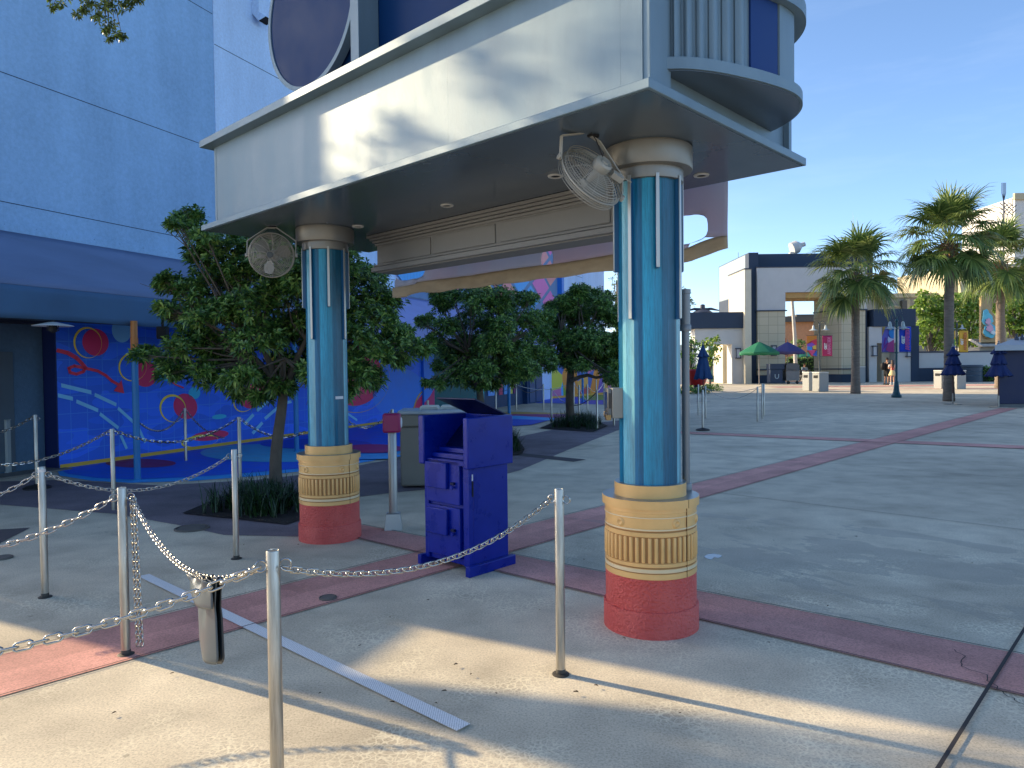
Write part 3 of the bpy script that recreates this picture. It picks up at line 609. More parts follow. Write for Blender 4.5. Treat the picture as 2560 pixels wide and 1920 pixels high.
def cloth(a0, a1, zfun0, zfun1, holes, name, mat, na=110, nz=22):
    b = MB(); idx = {}; th = 0.0015
    def P(i, j):
        a = a0+(a1-a0)*i/na; z0_, z1_ = zfun0(a), zfun1(a); z = z0_+(z1_-z0_)*j/nz; return a, z
    fs = []; vs = []
    for i in range(na+1):
        for j in range(nz+1):
            a, z = P(i, j)
            for (ha, hz, hra, hrz, p) in holes:      # pull vertices that lie just off the hole edge onto it
                q = (abs((a-ha)/hra)**p+abs((z-hz)/hrz)**p)**(1/p)
                if 0.75 < q < 1.25: a = ha+(a-ha)/q; z = hz+(z-hz)/q
            vs.append((wob(a, z)*min(1, (3.0-z)*1.6), a-2.5, z-2.4))
    for i in range(na):
        for j in range(nz):
            a = a0+(a1-a0)*(i+0.5)/na; z0_, z1_ = zfun0(a), zfun1(a); z = z0_+(z1_-z0_)*(j+0.5)/nz
            if any((abs((a-ha)/hra)**p+abs((z-hz)/hrz)**p)**(1/p) < 0.98 for (ha, hz, hra, hrz, p) in holes): continue
            fs.append((i*(nz+1)+j, (i+1)*(nz+1)+j, (i+1)*(nz+1)+j+1, i*(nz+1)+j+1))
    b.add(vs, fs); o = b.build(name, mat, bz, sharp=180)
    md = o.modifiers.new('sol', 'SOLIDIFY'); md.thickness = 0.003; return o
holes = [(4.33, 2.70, 0.26, 0.115, 3.2), (2.36, 2.59, 0.068, 0.080, 2.6), (1.02, 2.66, 0.26, 0.11, 3.5)]
def zb(a): return 2.545 + 0.004*math.sin(a*5) + (-0.02 if a > 4.2 else 0) + (0.03*math.sin((a-0.5)*9) if a < 1.0 else 0)
def zbot(a): return 2.415 + 0.006*math.sin(a*11) + (0.05*max(0, 0.9-a)*4 if a < 0.9 else 0) + (-0.0 if a < 4 else 0.012*math.sin((a-4)*9))
cloth(0.60, 4.60, zb, lambda a: 3.25, holes, 'cloth', clothm)
cloth(0.60, 4.64, zbot, zb, [], 'sandy_hem', hemm, 110, 4)
# ================================================================ BLUE THEATRE BUILDING (local x = n, local y = s)
OF = (-11.5, 15.0, 0.0)
bld = root('theatre_building', tuple(fw(-11.5, 15.0)), -FTH, 'big blue stucco show building with painted mural and deep awning on the left', 'building')
def st_blue(name, h, lo=0.9):
    m, t, bs = newmat(name); col = lin(h); tc = N(t, 'ShaderNodeTexCoord'); v = tc.outputs['Object']
    a = noise(t, 0.5, 6, v); f = noise(t, 16, 5, v, 0.7); st = noise(t, 1.6, 5, mapping(t, v, (1, 1, 0.12)))
    r1 = ramp(t, [(0.3, tuple(c*0.90 for c in col)), (0.7, tuple(c*1.08 for c in col))]); t.links.new(a, r1.inputs[0])
    r2 = ramp(t, [(0.35, 0.86), (0.65, 1.1)]); t.links.new(f, r2.inputs[0]); c = mixc(t, 0.6, r1.outputs[0], r2.outputs[0], 'MULTIPLY')
    r3 = ramp(t, [(0.4, 0.93), (0.6, 1.04)]); t.links.new(st, r3.inputs[0]); c = mixc(t, 0.8, c, r3.outputs[0], 'MULTIPLY')
    t.links.new(c, bs.inputs['Base Color']); bs.inputs['Roughness'].default_value = 0.85; bs.inputs['Specular IOR Level'].default_value = 0.2
    bn = N(t, 'ShaderNodeBump'); bn.inputs['Strength'].default_value = 0.5; bn.inputs['Distance'].default_value = 0.01; t.links.new(noise(t, 70, 3, v), bn.inputs['Height']); t.links.new(bn.outputs[0], bs.inputs['Normal']); return m
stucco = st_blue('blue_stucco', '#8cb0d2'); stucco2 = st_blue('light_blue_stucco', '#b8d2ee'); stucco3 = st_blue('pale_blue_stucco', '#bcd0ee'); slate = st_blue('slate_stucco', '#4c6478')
WN = -11.9
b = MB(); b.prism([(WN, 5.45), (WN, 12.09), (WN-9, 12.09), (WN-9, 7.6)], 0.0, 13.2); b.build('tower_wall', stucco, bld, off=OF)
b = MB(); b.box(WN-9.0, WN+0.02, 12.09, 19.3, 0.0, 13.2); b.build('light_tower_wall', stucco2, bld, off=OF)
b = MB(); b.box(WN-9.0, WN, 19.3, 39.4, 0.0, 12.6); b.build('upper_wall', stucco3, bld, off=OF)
b = MB(); b.box(WN-9.0, WN+0.02, 39.4, 43.9, 0.0, 12.2); b.build('end_wall', stucco3, bld, off=OF)
b = MB(); b.prism([(WN, 4.0), (WN, 4.84), (WN-1.2, 5.0), (WN-1.2, 4.15)], 0.0, 4.0); b.prism([(WN, 4.85), (WN, 5.44), (WN-2, 5.9), (WN-2, 5.2)], 0.0, 5.8); b.build('unseen_sun_block', slate, bld, off=OF)  # unseen blocks added to set the edge of sunlight on the foreground
# joint grooves as thin dark reveals, flashing strip and rivets
b = MB()
for z_ in (4.35, 6.41, 9.3): b.box(WN, WN+0.004, 5.46, 12.085, z_-0.006, z_+0.006)
for z_ in (4.35, 8.66): b.box(WN+0.02, WN+0.024, 12.1, 19.3, z_-0.006, z_+0.006)
for z_ in (4.3, 6.6): b.box(WN+0.0, WN+0.004, 19.4, 39.3, z_-0.008, z_+0.008)
for s_ in (20.9, 24.3): b.box(WN, WN+0.0035, s_-0.008, s_+0.008, 3.9, 8)
b.build('wall_joints', flat('joint_blue', '#1c2f4c', 0.9), bld, off=OF)
b = MB(); b.box(WN+0.001, WN+0.035, 5.46, 19.3, 3.86, 4.02)
for k in range(26): b.lathe([(0.012, 0), (0.010, 0.008), (0, 0.01)], 8, M=Matrix.Translation((WN+0.035, 5.5+k*0.52, 3.99)) @ Matrix.Rotation(R(90), 4, 'Y'))
b.build('awning_flashing', stucco, bld, off=OF)
# wall light box / downspout with dark opening
sp_ = pf(640, 40, WN+0.02)
b = MB(); b.box(WN+0.021, WN+0.22, sp_[1]-0.13, sp_[1]+0.13, sp_[2]+0.0, sp_[2]+2.2); b.add([(WN+0.021, sp_[1]-.13, sp_[2]), (WN+0.22, sp_[1]-.13, sp_[2]), (WN+0.22, sp_[1]+.13, sp_[2]), (WN+0.021, sp_[1]+.13, sp_[2]), (WN+0.20, sp_[1]-.13, sp_[2]-.20), (WN+0.42, sp_[1]-.13, sp_[2]-.14), (WN+0.42, sp_[1]+.13, sp_[2]-.14), (WN+0.20, sp_[1]+.13, sp_[2]-.20)], [(0, 1, 5, 4), (1, 2, 6, 5), (2, 3, 7, 6), (3, 0, 4, 7)])
d_ = b.build('downspout', stucco2, bld, off=OF, bevel=.004)
b = MB(); b.poly([(WN+0.21, sp_[1]-.125, sp_[2]-.195), (WN+0.41, sp_[1]-.125, sp_[2]-.137), (WN+0.41, sp_[1]+.125, sp_[2]-.137), (WN+0.21, sp_[1]+.125, sp_[2]-.195)]); b.build('spout_mouth', darkg, d_, off=OF)
# awning: sloping fabric with valance, from off the left edge to behind the trees
fab = pm('awning_fabric', '#667694', 0.8, var=0.14, scale=1.2, stretch=(1, 0.5, 1), bump=0.15, bscale=300)
fab2 = pm('valance_fabric', '#416588', 0.8, var=0.12, scale=1.5, bump=0.15, bscale=300)
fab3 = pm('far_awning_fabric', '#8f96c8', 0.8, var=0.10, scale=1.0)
aw = root('wall_awning', tuple(fw(-9.3, 15.0, 2.3)), -FTH, 'long deep indigo fabric awning with hanging valance over the mural', 'awning'); OA = (-9.3, 15.0, 2.3)
def awn(s0, s1, m1, m2):
    b = MB(); n = 24
    vs = []; 
    for i in range(n+1):
        s_ = s0+(s1-s0)*i/n
        for j in range(9):
            u = j/8; sag = -0.05*math.sin(math.pi*u)*(0.6+0.4*math.cos(i*2.1)); vs.append((WN+0.04+(-9.3-WN-0.04)*u, s_, 3.87+(2.73-3.87)*u+sag))
    b.add(vs, [(i*9+j, (i+1)*9+j, (i+1)*9+j+1, i*9+j+1) for i in range(n) for j in range(8)])
    o = b.build('sloping_top', m1, aw, off=OA); md = o.modifiers.new('sol', 'SOLIDIFY'); md.thickness = 0.012
    b = MB(); vs = []; n = 60
    for i in range(n+1):
        s_ = s0+(s1-s0)*i/n
        for j in range(6): vs.append((-9.3+0.01*math.sin(s_*3+j)*j/5, s_, 2.73-(0.43+0.012*math.sin(s_*1.7))*j/5))
    b.add(vs, [(i*6+j, (i+1)*6+j, (i+1)*6+j+1, i*6+j+1) for i in range(n) for j in range(5)])
    o = b.build('valance', m2, aw, off=OA); md = o.modifiers.new('sol', 'SOLIDIFY'); md.thickness = 0.012
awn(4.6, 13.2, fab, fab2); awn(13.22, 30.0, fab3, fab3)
b = MB()
for s_ in (4.8, 7.2, 9.6, 12.0, 14.4, 17.0, 20, 23, 26): b.tube([(WN+0.05, s_, 3.80), (-9.32, s_, 2.66)], 0.03, 6)
b.tube([(-9.34, 4.6, 2.68), (-9.34, 30, 2.68)], 0.025, 6); b.tube([(-9.33, 4.6, 2.31), (-9.33, 30, 2.31)], 0.018, 6)
b.build('frame', flat('awning_frame', '#1a2636', 0.6), aw, off=OA)
b = MB(); b.box(WN+0.03, -11.52, 4.6, 30, 2.40, 2.46); b.build('back_strip', flat('awning_back', '#182030', .8), aw, off=OA)
# mural wall
def mmat(name, h, grid=False):
    m, t, bs = newmat(name); tc = N(t, 'ShaderNodeTexCoord'); v = tc.outputs['Object']; col = lin(h)
    n1 = noise(t, 0.9, 2, mapping(t, v, (1, 0.5, 1.6)))
    rr = ramp(t, [(0.0, col), (0.44, tuple(c*0.88 for c in col)), (0.53, tuple(min(1, c*1.12+0.004) for c in col)), (0.60, col)], 'CONSTANT'); t.links.new(n1, rr.inputs[0])
    c = rr.outputs[0]
    if grid:
        sp = N(t, 'ShaderNodeSeparateXYZ'); t.links.new(v, sp.inputs[0])
        fs = []
        for k in (1, 2):
            f = math_(t, 'FRACT', math_(t, 'MULTIPLY', sp.outputs[k], 3.3)); f = math_(t, 'LESS_THAN', f, 0.05); fs.append(f)
        c = mixc(t, math_(t, 'MULTIPLY', math_(t, 'MAXIMUM', fs[0], fs[1]), 0.5), c, lin('#3f8fe0'))
    t.links.new(c, bs.inputs['Base Color']); bs.inputs['Roughness'].default_value = 0.5; return m
mats = [mmat('mural_blue', '#1564e0', True), flat('mural_yellow', '#f0d040', .5), flat('mural_crimson', '#d0205a', .5), flat('mural_cyan', '#7cc4e4', .5), flat('mural_teal', '#2cb0d0', .5), flat('mural_red', '#e02c4a', .5), flat('mural_magenta', '#c02a6c', .5), flat('mural_bright', '#2a7ae0', .5), flat('mural_orange', '#c9a032', .5)]
MN = -11.5
b = MB(); b.box(WN, MN, 8.12, 20.2, 0.0, 2.75)
lay = [0]
def mp(pts, mi, k): b.poly([(MN+0.003*k, p[0], p[1]) for p in pts], mi)
def mell(s_, z_, rs, rz, mi, k, rot=0.0, n=36):
    mp([(s_+rs*math.cos(q)*math.cos(rot)-rz*math.sin(q)*math.sin(rot), z_+rs*math.cos(q)*math.sin(rot)+rz*math.sin(q)*math.cos(rot)) for q in [2*math.pi*j/n for j in range(n)]], mi, k)
def mring(s_, z_, rs, rz, wd, mi, k, rot=0.0, n=40):
    vs = []
    for j in range(n):
        q = 2*math.pi*j/n; w_ = wd*(0.55+0.45*math.cos(q-2.6))
        for rr_ in (0, w_):
            x = (rs-rr_)*math.cos(q); y = (rz-rr_)*math.sin(q); vs.append((MN+0.003*k, s_+x*math.cos(rot)-y*math.sin(rot), z_+x*math.sin(rot)+y*math.cos(rot)))
    b.add(vs, [(2*j, 2*((j+1) % n), 2*((j+1) % n)+1, 2*j+1) for j in range(n)], mi)
mell(8.83, 2.13, 0.25, 0.235, 2, 1); mring(8.68, 2.12, 0.265, 0.27, 0.04, 1, 2)
mell(9.82, 1.575, 0.28, 0.25, 2, 1, -.2); mring(9.56, 1.70, 0.30, 0.265, 0.035, 1, 2, .2)
mell(10.75, 0.905, 0.30, 0.25, 2, 1, -.35); mring(10.44, 0.885, 0.32, 0.27, 0.05, 1, 2, -.3)
mell(12.63, 1.04, 0.38, 0.26, 2, 1, .35); mring(12.40, 0.98, 0.38, 0.27, 0.035, 1, 2, .35)
mell(11.38, 0.265, 0.50, 0.10, 2, 1); mring(11.1, 0.175, 0.48, 0.13, 0.055, 1, 2)
mell(9.35, 2.36, 0.2, 0.22, 3, 1); mell(10.98, 1.16, 0.15, 0.12, 4, 1); mell(11.63, 0.64, 0.2, 0.05, 4, 1); mell(10.35, 1.62, 0.3, 0.2, 4, 1)
mell(13.6, 1.75, 0.3, 0.3, 6, 1); mell(13.2, 1.9, 0.2, 0.1, 1, 1); mell(11.9, 1.9, .4, .2, 6, 1)
for q in ([(8.19, 1.40), (8.71, 1.26)], [(8.79, 1.22), (9.19, 1.02)], [(9.24, 0.96), (9.56, 0.66)], [(9.66, 0.56), (9.78, 0.28)], [(8.13, 1.235), (8.37, 1.165)], [(8.45, 1.12), (8.83, 0.94)], [(8.88, 0.88), (9.22, 0.60)], [(9.28, 0.47), (9.38, 0.21)],
          [(12.35, 0.42), (12.62, 0.62)], [(12.75, 0.70), (13.1, 0.9)], [(12.6, 0.2), (12.9, 0.42)], [(13.0, 0.5), (13.4, 0.72)], [(13.5, 0.8), (13.9, 0.85)], [(10.4, 2.1), (10.6, 1.98)], [(10.7, 1.98), (11.0, 2.02)],
          [(14.6, 0.52), (15.1, 0.36)], [(15.2, 0.30), (15.8, 0.12)], [(14.7, 0.8), (15.3, 0.66)], [(15.4, 0.45), (15.9, 0.3)], [(16.2, 0.4), (16.6, 0.2)]):
    (x0, z0), (x1, z1) = q; d0 = Vector((x1-x0, z1-z0)).normalized(); nn = Vector((-d0.y, d0.x))*0.035; mp([(x0-nn.x, z0-nn.y), (x1-nn.x+0.02, z1-nn.y), (x1+nn.x, z1+nn.y), (x0+nn.x-0.02, z0+nn.y)], 3, 3)
# scribbled red arrow
def stroke(pts, w_, mi, k):
    for i in range(len(pts)-1):
        (x0, z0), (x1, z1) = pts[i], pts[i+1]; d0 = Vector((x1-x0, z1-z0)).normalized(); nn = Vector((-d0.y, d0.x))*w_/2; e_ = d0*w_*0.3
        mp([(x0-nn.x-e_.x, z0-nn.y-e_.y), (x1-nn.x+e_.x, z1-nn.y+e_.y), (x1+nn.x+e_.x, z1+nn.y+e_.y), (x0+nn.x-e_.x, z0+nn.y-e_.y)], mi, k)
stroke([(8.13, 1.97), (8.3, 1.93), (8.45, 1.85), (8.55, 1.76), (8.62, 1.68), (8.58, 1.62), (8.45, 1.58), (8.34, 1.61), (8.32, 1.68), (8.42, 1.72), (8.62, 1.68), (8.85, 1.63), (9.0, 1.55), (9.12, 1.45), (9.25, 1.38)], 0.05, 5, 4)
stroke([(8.13, 2.0), (8.32, 1.96), (8.47, 1.88), (8.57, 1.78), (8.64, 1.70)], 0.018, 5, 5)
mp([(9.15, 1.27), (9.36, 1.22), (9.31, 1.46)], 5, 5)
stroke([(10.3, 1.5), (10.5, 1.35), (10.7, 1.28)], .03, 5, 4); stroke([(11.5, 1.5), (11.8, 1.3), (12.1, 1.25)], 0.03, 5, 4)
# large shapes right of the column
mell(16.6, 1.45, 1.35, 0.85, 2, 1); mring(16.7, 1.35, 1.6, 0.95, 0.05, 8, 2)
mell(18.9, 0.85, 1.5, 0.75, 7, 1); mell(18.6, 2.1, 1.0, 0.6, 7, 2)
mp([(19.3, 0.05), (20.2, 0.05), (20.2, 0.75), (19.9, 0.6), (19.6, 0.35)], 2, 3); mring(20.6, 0.1, 1.0, 0.85, 0.06, 8, 4)
mp([(8.12, 0.02), (20.2, 0.02), (20.2, 0.085), (8.12, 0.085)], 8, 6)
b.build('mural', mats, bld, off=OF, sharp=20)
# near return of the mural box with its shade put in as navy, slate wall with recessed panel
b = MB(); b.box(WN, MN-0.003, 8.10, 8.118, 0, 2.75); b.build('mural_return', flat('return_shade_navy', '#0a1c50', .6), bld, off=OF)
b = MB(); b.box(WN+.001, -11.80, 5.46, 8.09, 0, 3.2); b.build('slate_wall', slate, bld, off=OF)
b = MB(); b.box(-11.80, -11.785, 6.3, 7.6, 0.05, 1.95); b.build('service_door', pm('slate_door', '#46525a', .7, bump=.1), bld, off=OF, bevel=.005)
b = MB(); b.box(-11.78, -11.30, 5.2, 8.2, 0, 0.03); b.build('kerb_plinth', flat('plinth', '#6b6862', .9), bld, off=OF)
# pilaster + teal wall + showcase + doors behind the trees
b = MB(); b.box(WN, -11.42, 20.205, 20.9, 0, 2.75, 0)
mp_ = [(20.21, 0.05), (20.89, 0.05), (20.89, 0.95), (20.6, 0.7), (20.21, 0.5)]; b.poly([(-11.417, p[0], p[1]) for p in mp_], 6)
b.poly([(-11.414, p[0], p[1]) for p in [(20.21, 0.9), (20.89, 1.25), (20.89, 1.36), (20.21, 1.02)]], 8)
b.build('mural_pilaster', [mats[7]]+mats[1:], bld, off=OF)
b = MB(); b.box(WN, -11.45, 20.905, 24.6, 0, 2.95); b.build('teal_wall', pm('teal_paint', '#0f5a62', .6, var=.12), bld, off=OF)
b = MB(); b.box(WN, -11.5, 24.605, 29.0, 0, 2.95); b.build('navy_wall', pm('navy_paint', '#17365c', .6, var=.1), bld, off=OF)
b = MB(); b.box(-11.5, -11.44, 24.62, 24.85, 0, 2.2); b.build('turquoise_trim', flat('turq', '#3fb0b8', .5), bld, off=OF)
cl_ = ['#c23848', '#8f2a5a', '#d8c84a', '#3a6fc8', '#b0305a', '#4a90d8', '#c8c040', '#7a2a6a']
for k in range(8):
    r_, c_ = divmod(k, 4); b = MB(); b.box(-11.5, -11.47, 26.35+c_*0.52, 26.70+c_*0.52, 0.50+(1-r_)*0.62, 0.98+(1-r_)*0.62)
    b.build('poster', flat('poster%d' % k, cl_[k], .5), bld, off=OF)
b = MB(); b.box(-11.5, -11.47, 25.3, 25.9, 0.5, 1.45); b.build('blue_poster', flat('poster_b', '#5a9ae8', .4), bld, off=OF)
b = MB(); b.box(-11.9, -11.3, 29.01, 30.9, 0, 2.95); b.build('door_block', pm('door_paint', '#123a66', .6), bld, off=OF)
for k in range(2):
    b = MB(); b.box(-11.3, -11.26, 29.2+k*0.8, 29.9+k*0.8, 0.05, 2.1); b.build('door', pm('door_leaf', '#1a4470', .5), bld, off=OF, bevel=.01)
# coloured lattice panels high on the facade
lat = [flat('lat_blue', '#2f9ae0', .5), flat('lat_pink', '#d868b0', .5), flat('lat_yellow', '#e0cf50', .5), flat('lat_salmon', '#d87a80', .5)]
def ribm(name, h):
    m, t, bs = newmat(name); tc = N(t, 'ShaderNodeTexCoord'); sp = N(t, 'ShaderNodeSeparateXYZ'); t.links.new(tc.outputs['Object'], sp.inputs[0])
    f = math_(t, 'FRACT', math_(t, 'MULTIPLY', sp.outputs[1], 5.0)); rr = ramp(t, [(0.0, tuple(c*.7 for c in lin(h))), (0.15, lin(h)), (1.0, lin(h))]); t.links.new(f, rr.inputs[0]); t.links.new(rr.outputs[0], bs.inputs['Base Color']); bs.inputs['Roughness'].default_value = .5; return m
lat = [ribm('lat_blue', '#3f9fe0'), ribm('lat_pink', '#d868b0'), ribm('lat_yellow', '#e0cf50'), ribm('lat_salmon', '#dc8a88')]
LN = WN+0.02
def lcell(s0, z0, hs, hz, mi, b): b.poly([(LN+0.03, s0-hs, z0), (LN+0.03, s0, z0-hz), (LN+0.03, s0+hs, z0), (LN+0.03, s0, z0+hz)], mi)
S0, Z0, HS, HZ = 21.55, 4.77, 1.35, 0.75
b = MB(); b.box(WN, LN+0.02, 19.6, 34.8, 3.9, 9.2); b.build('lattice_back', pm('lattice_grey', '#5f7fa6', .6), bld, off=OF)
k = 0
for i in range(0, 11):
    for j in range(-1, 5):
        s_, z_ = 20.2+i*HS, Z0-0.05+j*HZ
        if (i+j) % 2 or s_ > 34 or z_ < 4.2: continue
        b = MB(); lcell(s_, z_, HS-0.20, HZ-0.11, 0, b); b.build('coloured_panel', lat[(i//1*2+j*3+i//2) % 4], bld, off=OF)
        b = MB(); 
b = MB(); b.box(WN, WN+0.25, 34.9, 35.25, 3.9, 9.5); b.build('blue_post', flat('bright_post', '#1f74d0', .5), bld, off=OF)
b = MB()
for z_ in (4.55, 4.85):
    b.tube([(WN+0.5, 38.0, z_+.1), (WN+0.5, 43.2, z_+.1)], 0.03, 6)
for s_ in (38.4, 40.2, 43.0): b.tube([(WN+0.0, s_, 5.6), (WN+0.5, s_, 5.6), (WN+0.5, s_, 4.6)], 0.03, 6)
b.build('light_rail', flat('rail_blue', '#4a7ec0', .5), bld, off=OF)
b = MB(); b.box(WN+0.02, WN+0.06, 38.6, 41.5, 5.0, 6.3); b.build('sign_panel', flat('white_panel', '#b8c2c8', .5), bld, off=OF)
for s_, z_ in ((42.4, 5.15), (43.1, 4.85)):
    b = MB(); b.box(WN+0.42, WN+0.72, s_-0.15, s_+0.15, z_, z_+0.3); b.box(WN+0.5, WN+0.55, s_-.2, s_+.2, z_+.1, z_+.45); b.build('spotlight', darkg, bld, off=OF)
# slanted far mural wall
p0, p1 = gp(1333, 1001), gp(1570, 981); dv = (p1-p0); LL = dv.length; ang = math.atan2(dv.y, dv.x)
fm, t, bs = newmat('abstract_mural'); tc = N(t, 'ShaderNodeTexCoord'); vr = N(t, 'ShaderNodeTexVoronoi'); vr.inputs['Scale'].default_value = 1.0
t.links.new(mapping(t, tc.outputs['Object'], (1.1, 1, 0.62)), vr.inputs['Vector']); sx = N(t, 'ShaderNodeSeparateColor'); t.links.new(vr.outputs['Color'], sx.inputs[0])
cs = ['#d8842a', '#3a86d8', '#c8c23a', '#c06a9a', '#7a9a28', '#2a5ab0', '#dca04a', '#6a4aa8', '#c04a4a', '#4aa0e0', '#d8c848']
rr = ramp(t, [(i/len(cs), lin(c)) for i, c in enumerate(cs)], 'CONSTANT'); t.links.new(sx.outputs[0], rr.inputs[0]); t.links.new(rr.outputs[0], bs.inputs['Base Color']); bs.inputs['Roughness'].default_value = .5
mr = root('mural_wall', tuple(p0), ang, 'angled wall painted with bright abstract shards of orange, lime, pink and blue', 'mural wall')
b = MB(); b.box(0, LL, 0, 0.4, 0.12, 2.9); b.build('painted_wall', fm, mr)
b = MB(); b.box(0, LL, -0.01, 0.39, 0, 0.118); b.build('yellow_base', flat('mw_yellow', '#d8a040', .6), mr)
b = MB(); b.box(-1.8, -0.002, 0.1, 0.5, 0, 2.9); b.build('navy_bay', pm('navy_paint2', '#16325a', .6), mr)
b = MB()
for k in range(6): b.box(-1.7+k*0.27, -1.62+k*0.27, 0.04, 0.1, 0.1, 2.6)
b.build('navy_ribs', pm('navy_rib', '#20487c', .6), mr)
# posts of the awning: blue with orange head
pole_m = pm('pole_blue', '#1c74b0', .4, var=.12); orm = pm('pole_orange', '#b5763a', .5)
def apole(px, py, label, h=2.36, r=0.047, orange=True):
    p = gp(px, py); c = root('awning_pole', tuple(p), 0, label, 'pole', 'blue poles under the awning')
    b = MB(); b.lathe([(r*1.25, 0), (r*1.25, 0.02), (r, 0.03), (r, h-0.5), (r*1.02, h-0.5)], 20); b.build('shaft', pole_m, c)
    b = MB(); b.lathe([(r*1.05, h-0.5), (r*1.05, h-0.12), (r, h-0.1), (r, h)], 20)
    for k in range(10): a = 2*math.pi*k/10; b.box(r*1.0, r*1.12, -0.004, 0.004, h-0.42, h-0.25, 0, Matrix.Rotation(a, 4, 'Z'))
    b.build('orange_head', orm if orange else pole_m, c)
apole(344, 1201, 'blue round pole with orange top standing before the ringed mural')
apole(742, 1130, 'blue round pole just left of the farther column', orange=False)
apole(1273, 1034, 'blue round pole between the second and third trees', h=2.9, r=.055, orange=False)
apole(1457, 1005, 'slim bright blue pole right of the third tree trunk', h=2.9, r=.05, orange=False)
# pendant dish lamp and dark speaker under the awning
p = atY(132, 814, 9.6); lm = root('dish_lamp', tuple(p), 0, 'flat white dish lamp hanging under the awning at the left', 'lamp')
b = MB(); b.lathe([(0.0, 0.05), (0.05, 0.045), (0.24, 0.0), (0.245, -0.008), (0.05, 0.02), (0.0, 0.02)], 36); b.build('shade', flat('lamp_white', '#c8ccc8', .4), lm)
b = MB(); b.lathe([(0.0, -0.09), (0.04, -0.08), (0.06, -0.04), (0.05, 0.0)], 16)
for k in range(6):
    a = math.pi*2*k/6; b.tube([(0.07*math.cos(a), 0.07*math.sin(a), 0.0), (0.08*math.cos(a), 0.08*math.sin(a), -0.06), (0.0, 0.0, -0.1)], 0.004, 5)
b.tube([(0, 0, 0.04), (0, 0, 0.22)], 0.012, 6); b.build('cage', flat('lamp_cage', '#23262b', .6), lm)
p = atY(407, 832, 10.5); b = MB(); b.box(-.07, .07, -.06, .06, -.09, .09); b.box(-.015, .015, -.015, .015, .09, .3); o = b.build('wall_speaker', darkg, bevel=.01); o.location = p; tag(o, 'small black speaker hanging under the awning edge', 'speaker')
# ================================================================ TREES WITH WHORLED LEAVES
leafA = leafmat('leaf_dark', '#2c4a20', '#56803a', '#9ab85a', 0.34, 0.32)
leafB = leafmat('leaf_bright', '#4f7024', '#78983a', '#a8bc58', 0.5, 0.35)
leafC = leafmat('leaf_oak', '#3a4a26', '#4f6030', '#7d9440', 0.45, 0.3)
grassm = leafmat('strap_leaf', '#0f2010', '#1c381a', '#35552a', 0.4, 0.15)
bark = pm('bark', '#5c5348', 0.9, var=0.28, scale=9, bump=0.8, bscale=28, stretch=(1, 1, 0.5))
barkp = pm('palm_bark', '#7a6d60', 0.95, var=0.25, scale=6, bump=0.9, bscale=16, stretch=(0.6, 0.6, 3.0))
def rosettes(P, D, L, Wd, nl, rs, droop=0.25, spread=(35, 75)):
    """P: n x 3 tips, D: n x 3 outward directions -> verts, quads of narrow folded leaves"""
    n = len(P); D = D/np.linalg.norm(D, axis=1, keepdims=True)
    t = np.cross(D, rs.normal(size=(n, 3))); t /= np.linalg.norm(t, axis=1, keepdims=True); s = np.cross(D, t)
    P = np.repeat(P, nl, 0); D = np.repeat(D, nl, 0); t = np.repeat(t, nl, 0); s = np.repeat(s, nl, 0)
    a = np.tile(np.arange(nl)*2*np.pi/nl, n)+rs.uniform(-.4, .4, n*nl); el = np.radians(rs.uniform(spread[0], spread[1], n*nl))
    ll = L*rs.uniform(0.65, 1.15, n*nl)[:, None]
    d = D*np.cos(el)[:, None] + (t*np.cos(a)[:, None]+s*np.sin(a)[:, None])*np.sin(el)[:, None]
    w_ = np.cross(d, D); w_ /= (np.linalg.norm(w_, axis=1, keepdims=True)+1e-9)
    P = P - D*(rs.uniform(0, 0.5, n*nl)[:, None]*L)
    b0 = P + d*ll*0.05; m1 = P + d*ll*0.58 + w_*Wd/2; m2 = P + d*ll*0.58 - w_*Wd/2; tip = P + d*ll - np.array([0, 0, 1])*ll*droop
    V = np.stack([b0, m1, tip, m2], 1).reshape(-1, 3); F = np.arange(len(V)).reshape(-1, 4); return V, F
def meshfrom(name, V, F, mat, parent=None, loc=None, smooth=False):
    me = bpy.data.meshes.new(name); V = np.asarray(V, dtype=np.float32); F = np.asarray(F, dtype=np.int32)
    me.vertices.add(len(V)); me.vertices.foreach_set('co', V.ravel()); k = F.shape[1]
    me.loops.add(F.size); me.loops.foreach_set('vertex_index', F.ravel()); me.polygons.add(len(F)); me.polygons.foreach_set('loop_start', np.arange(len(F), dtype=np.int32)*k)
    me.update(calc_edges=True); me.materials.append(mat)
    if smooth: me.polygons.foreach_set('use_smooth', [True]*len(me.polygons))
    o = bpy.data.objects.new(name, me); sc.collection.objects.link(o)
    if parent: o.parent = parent
    return o
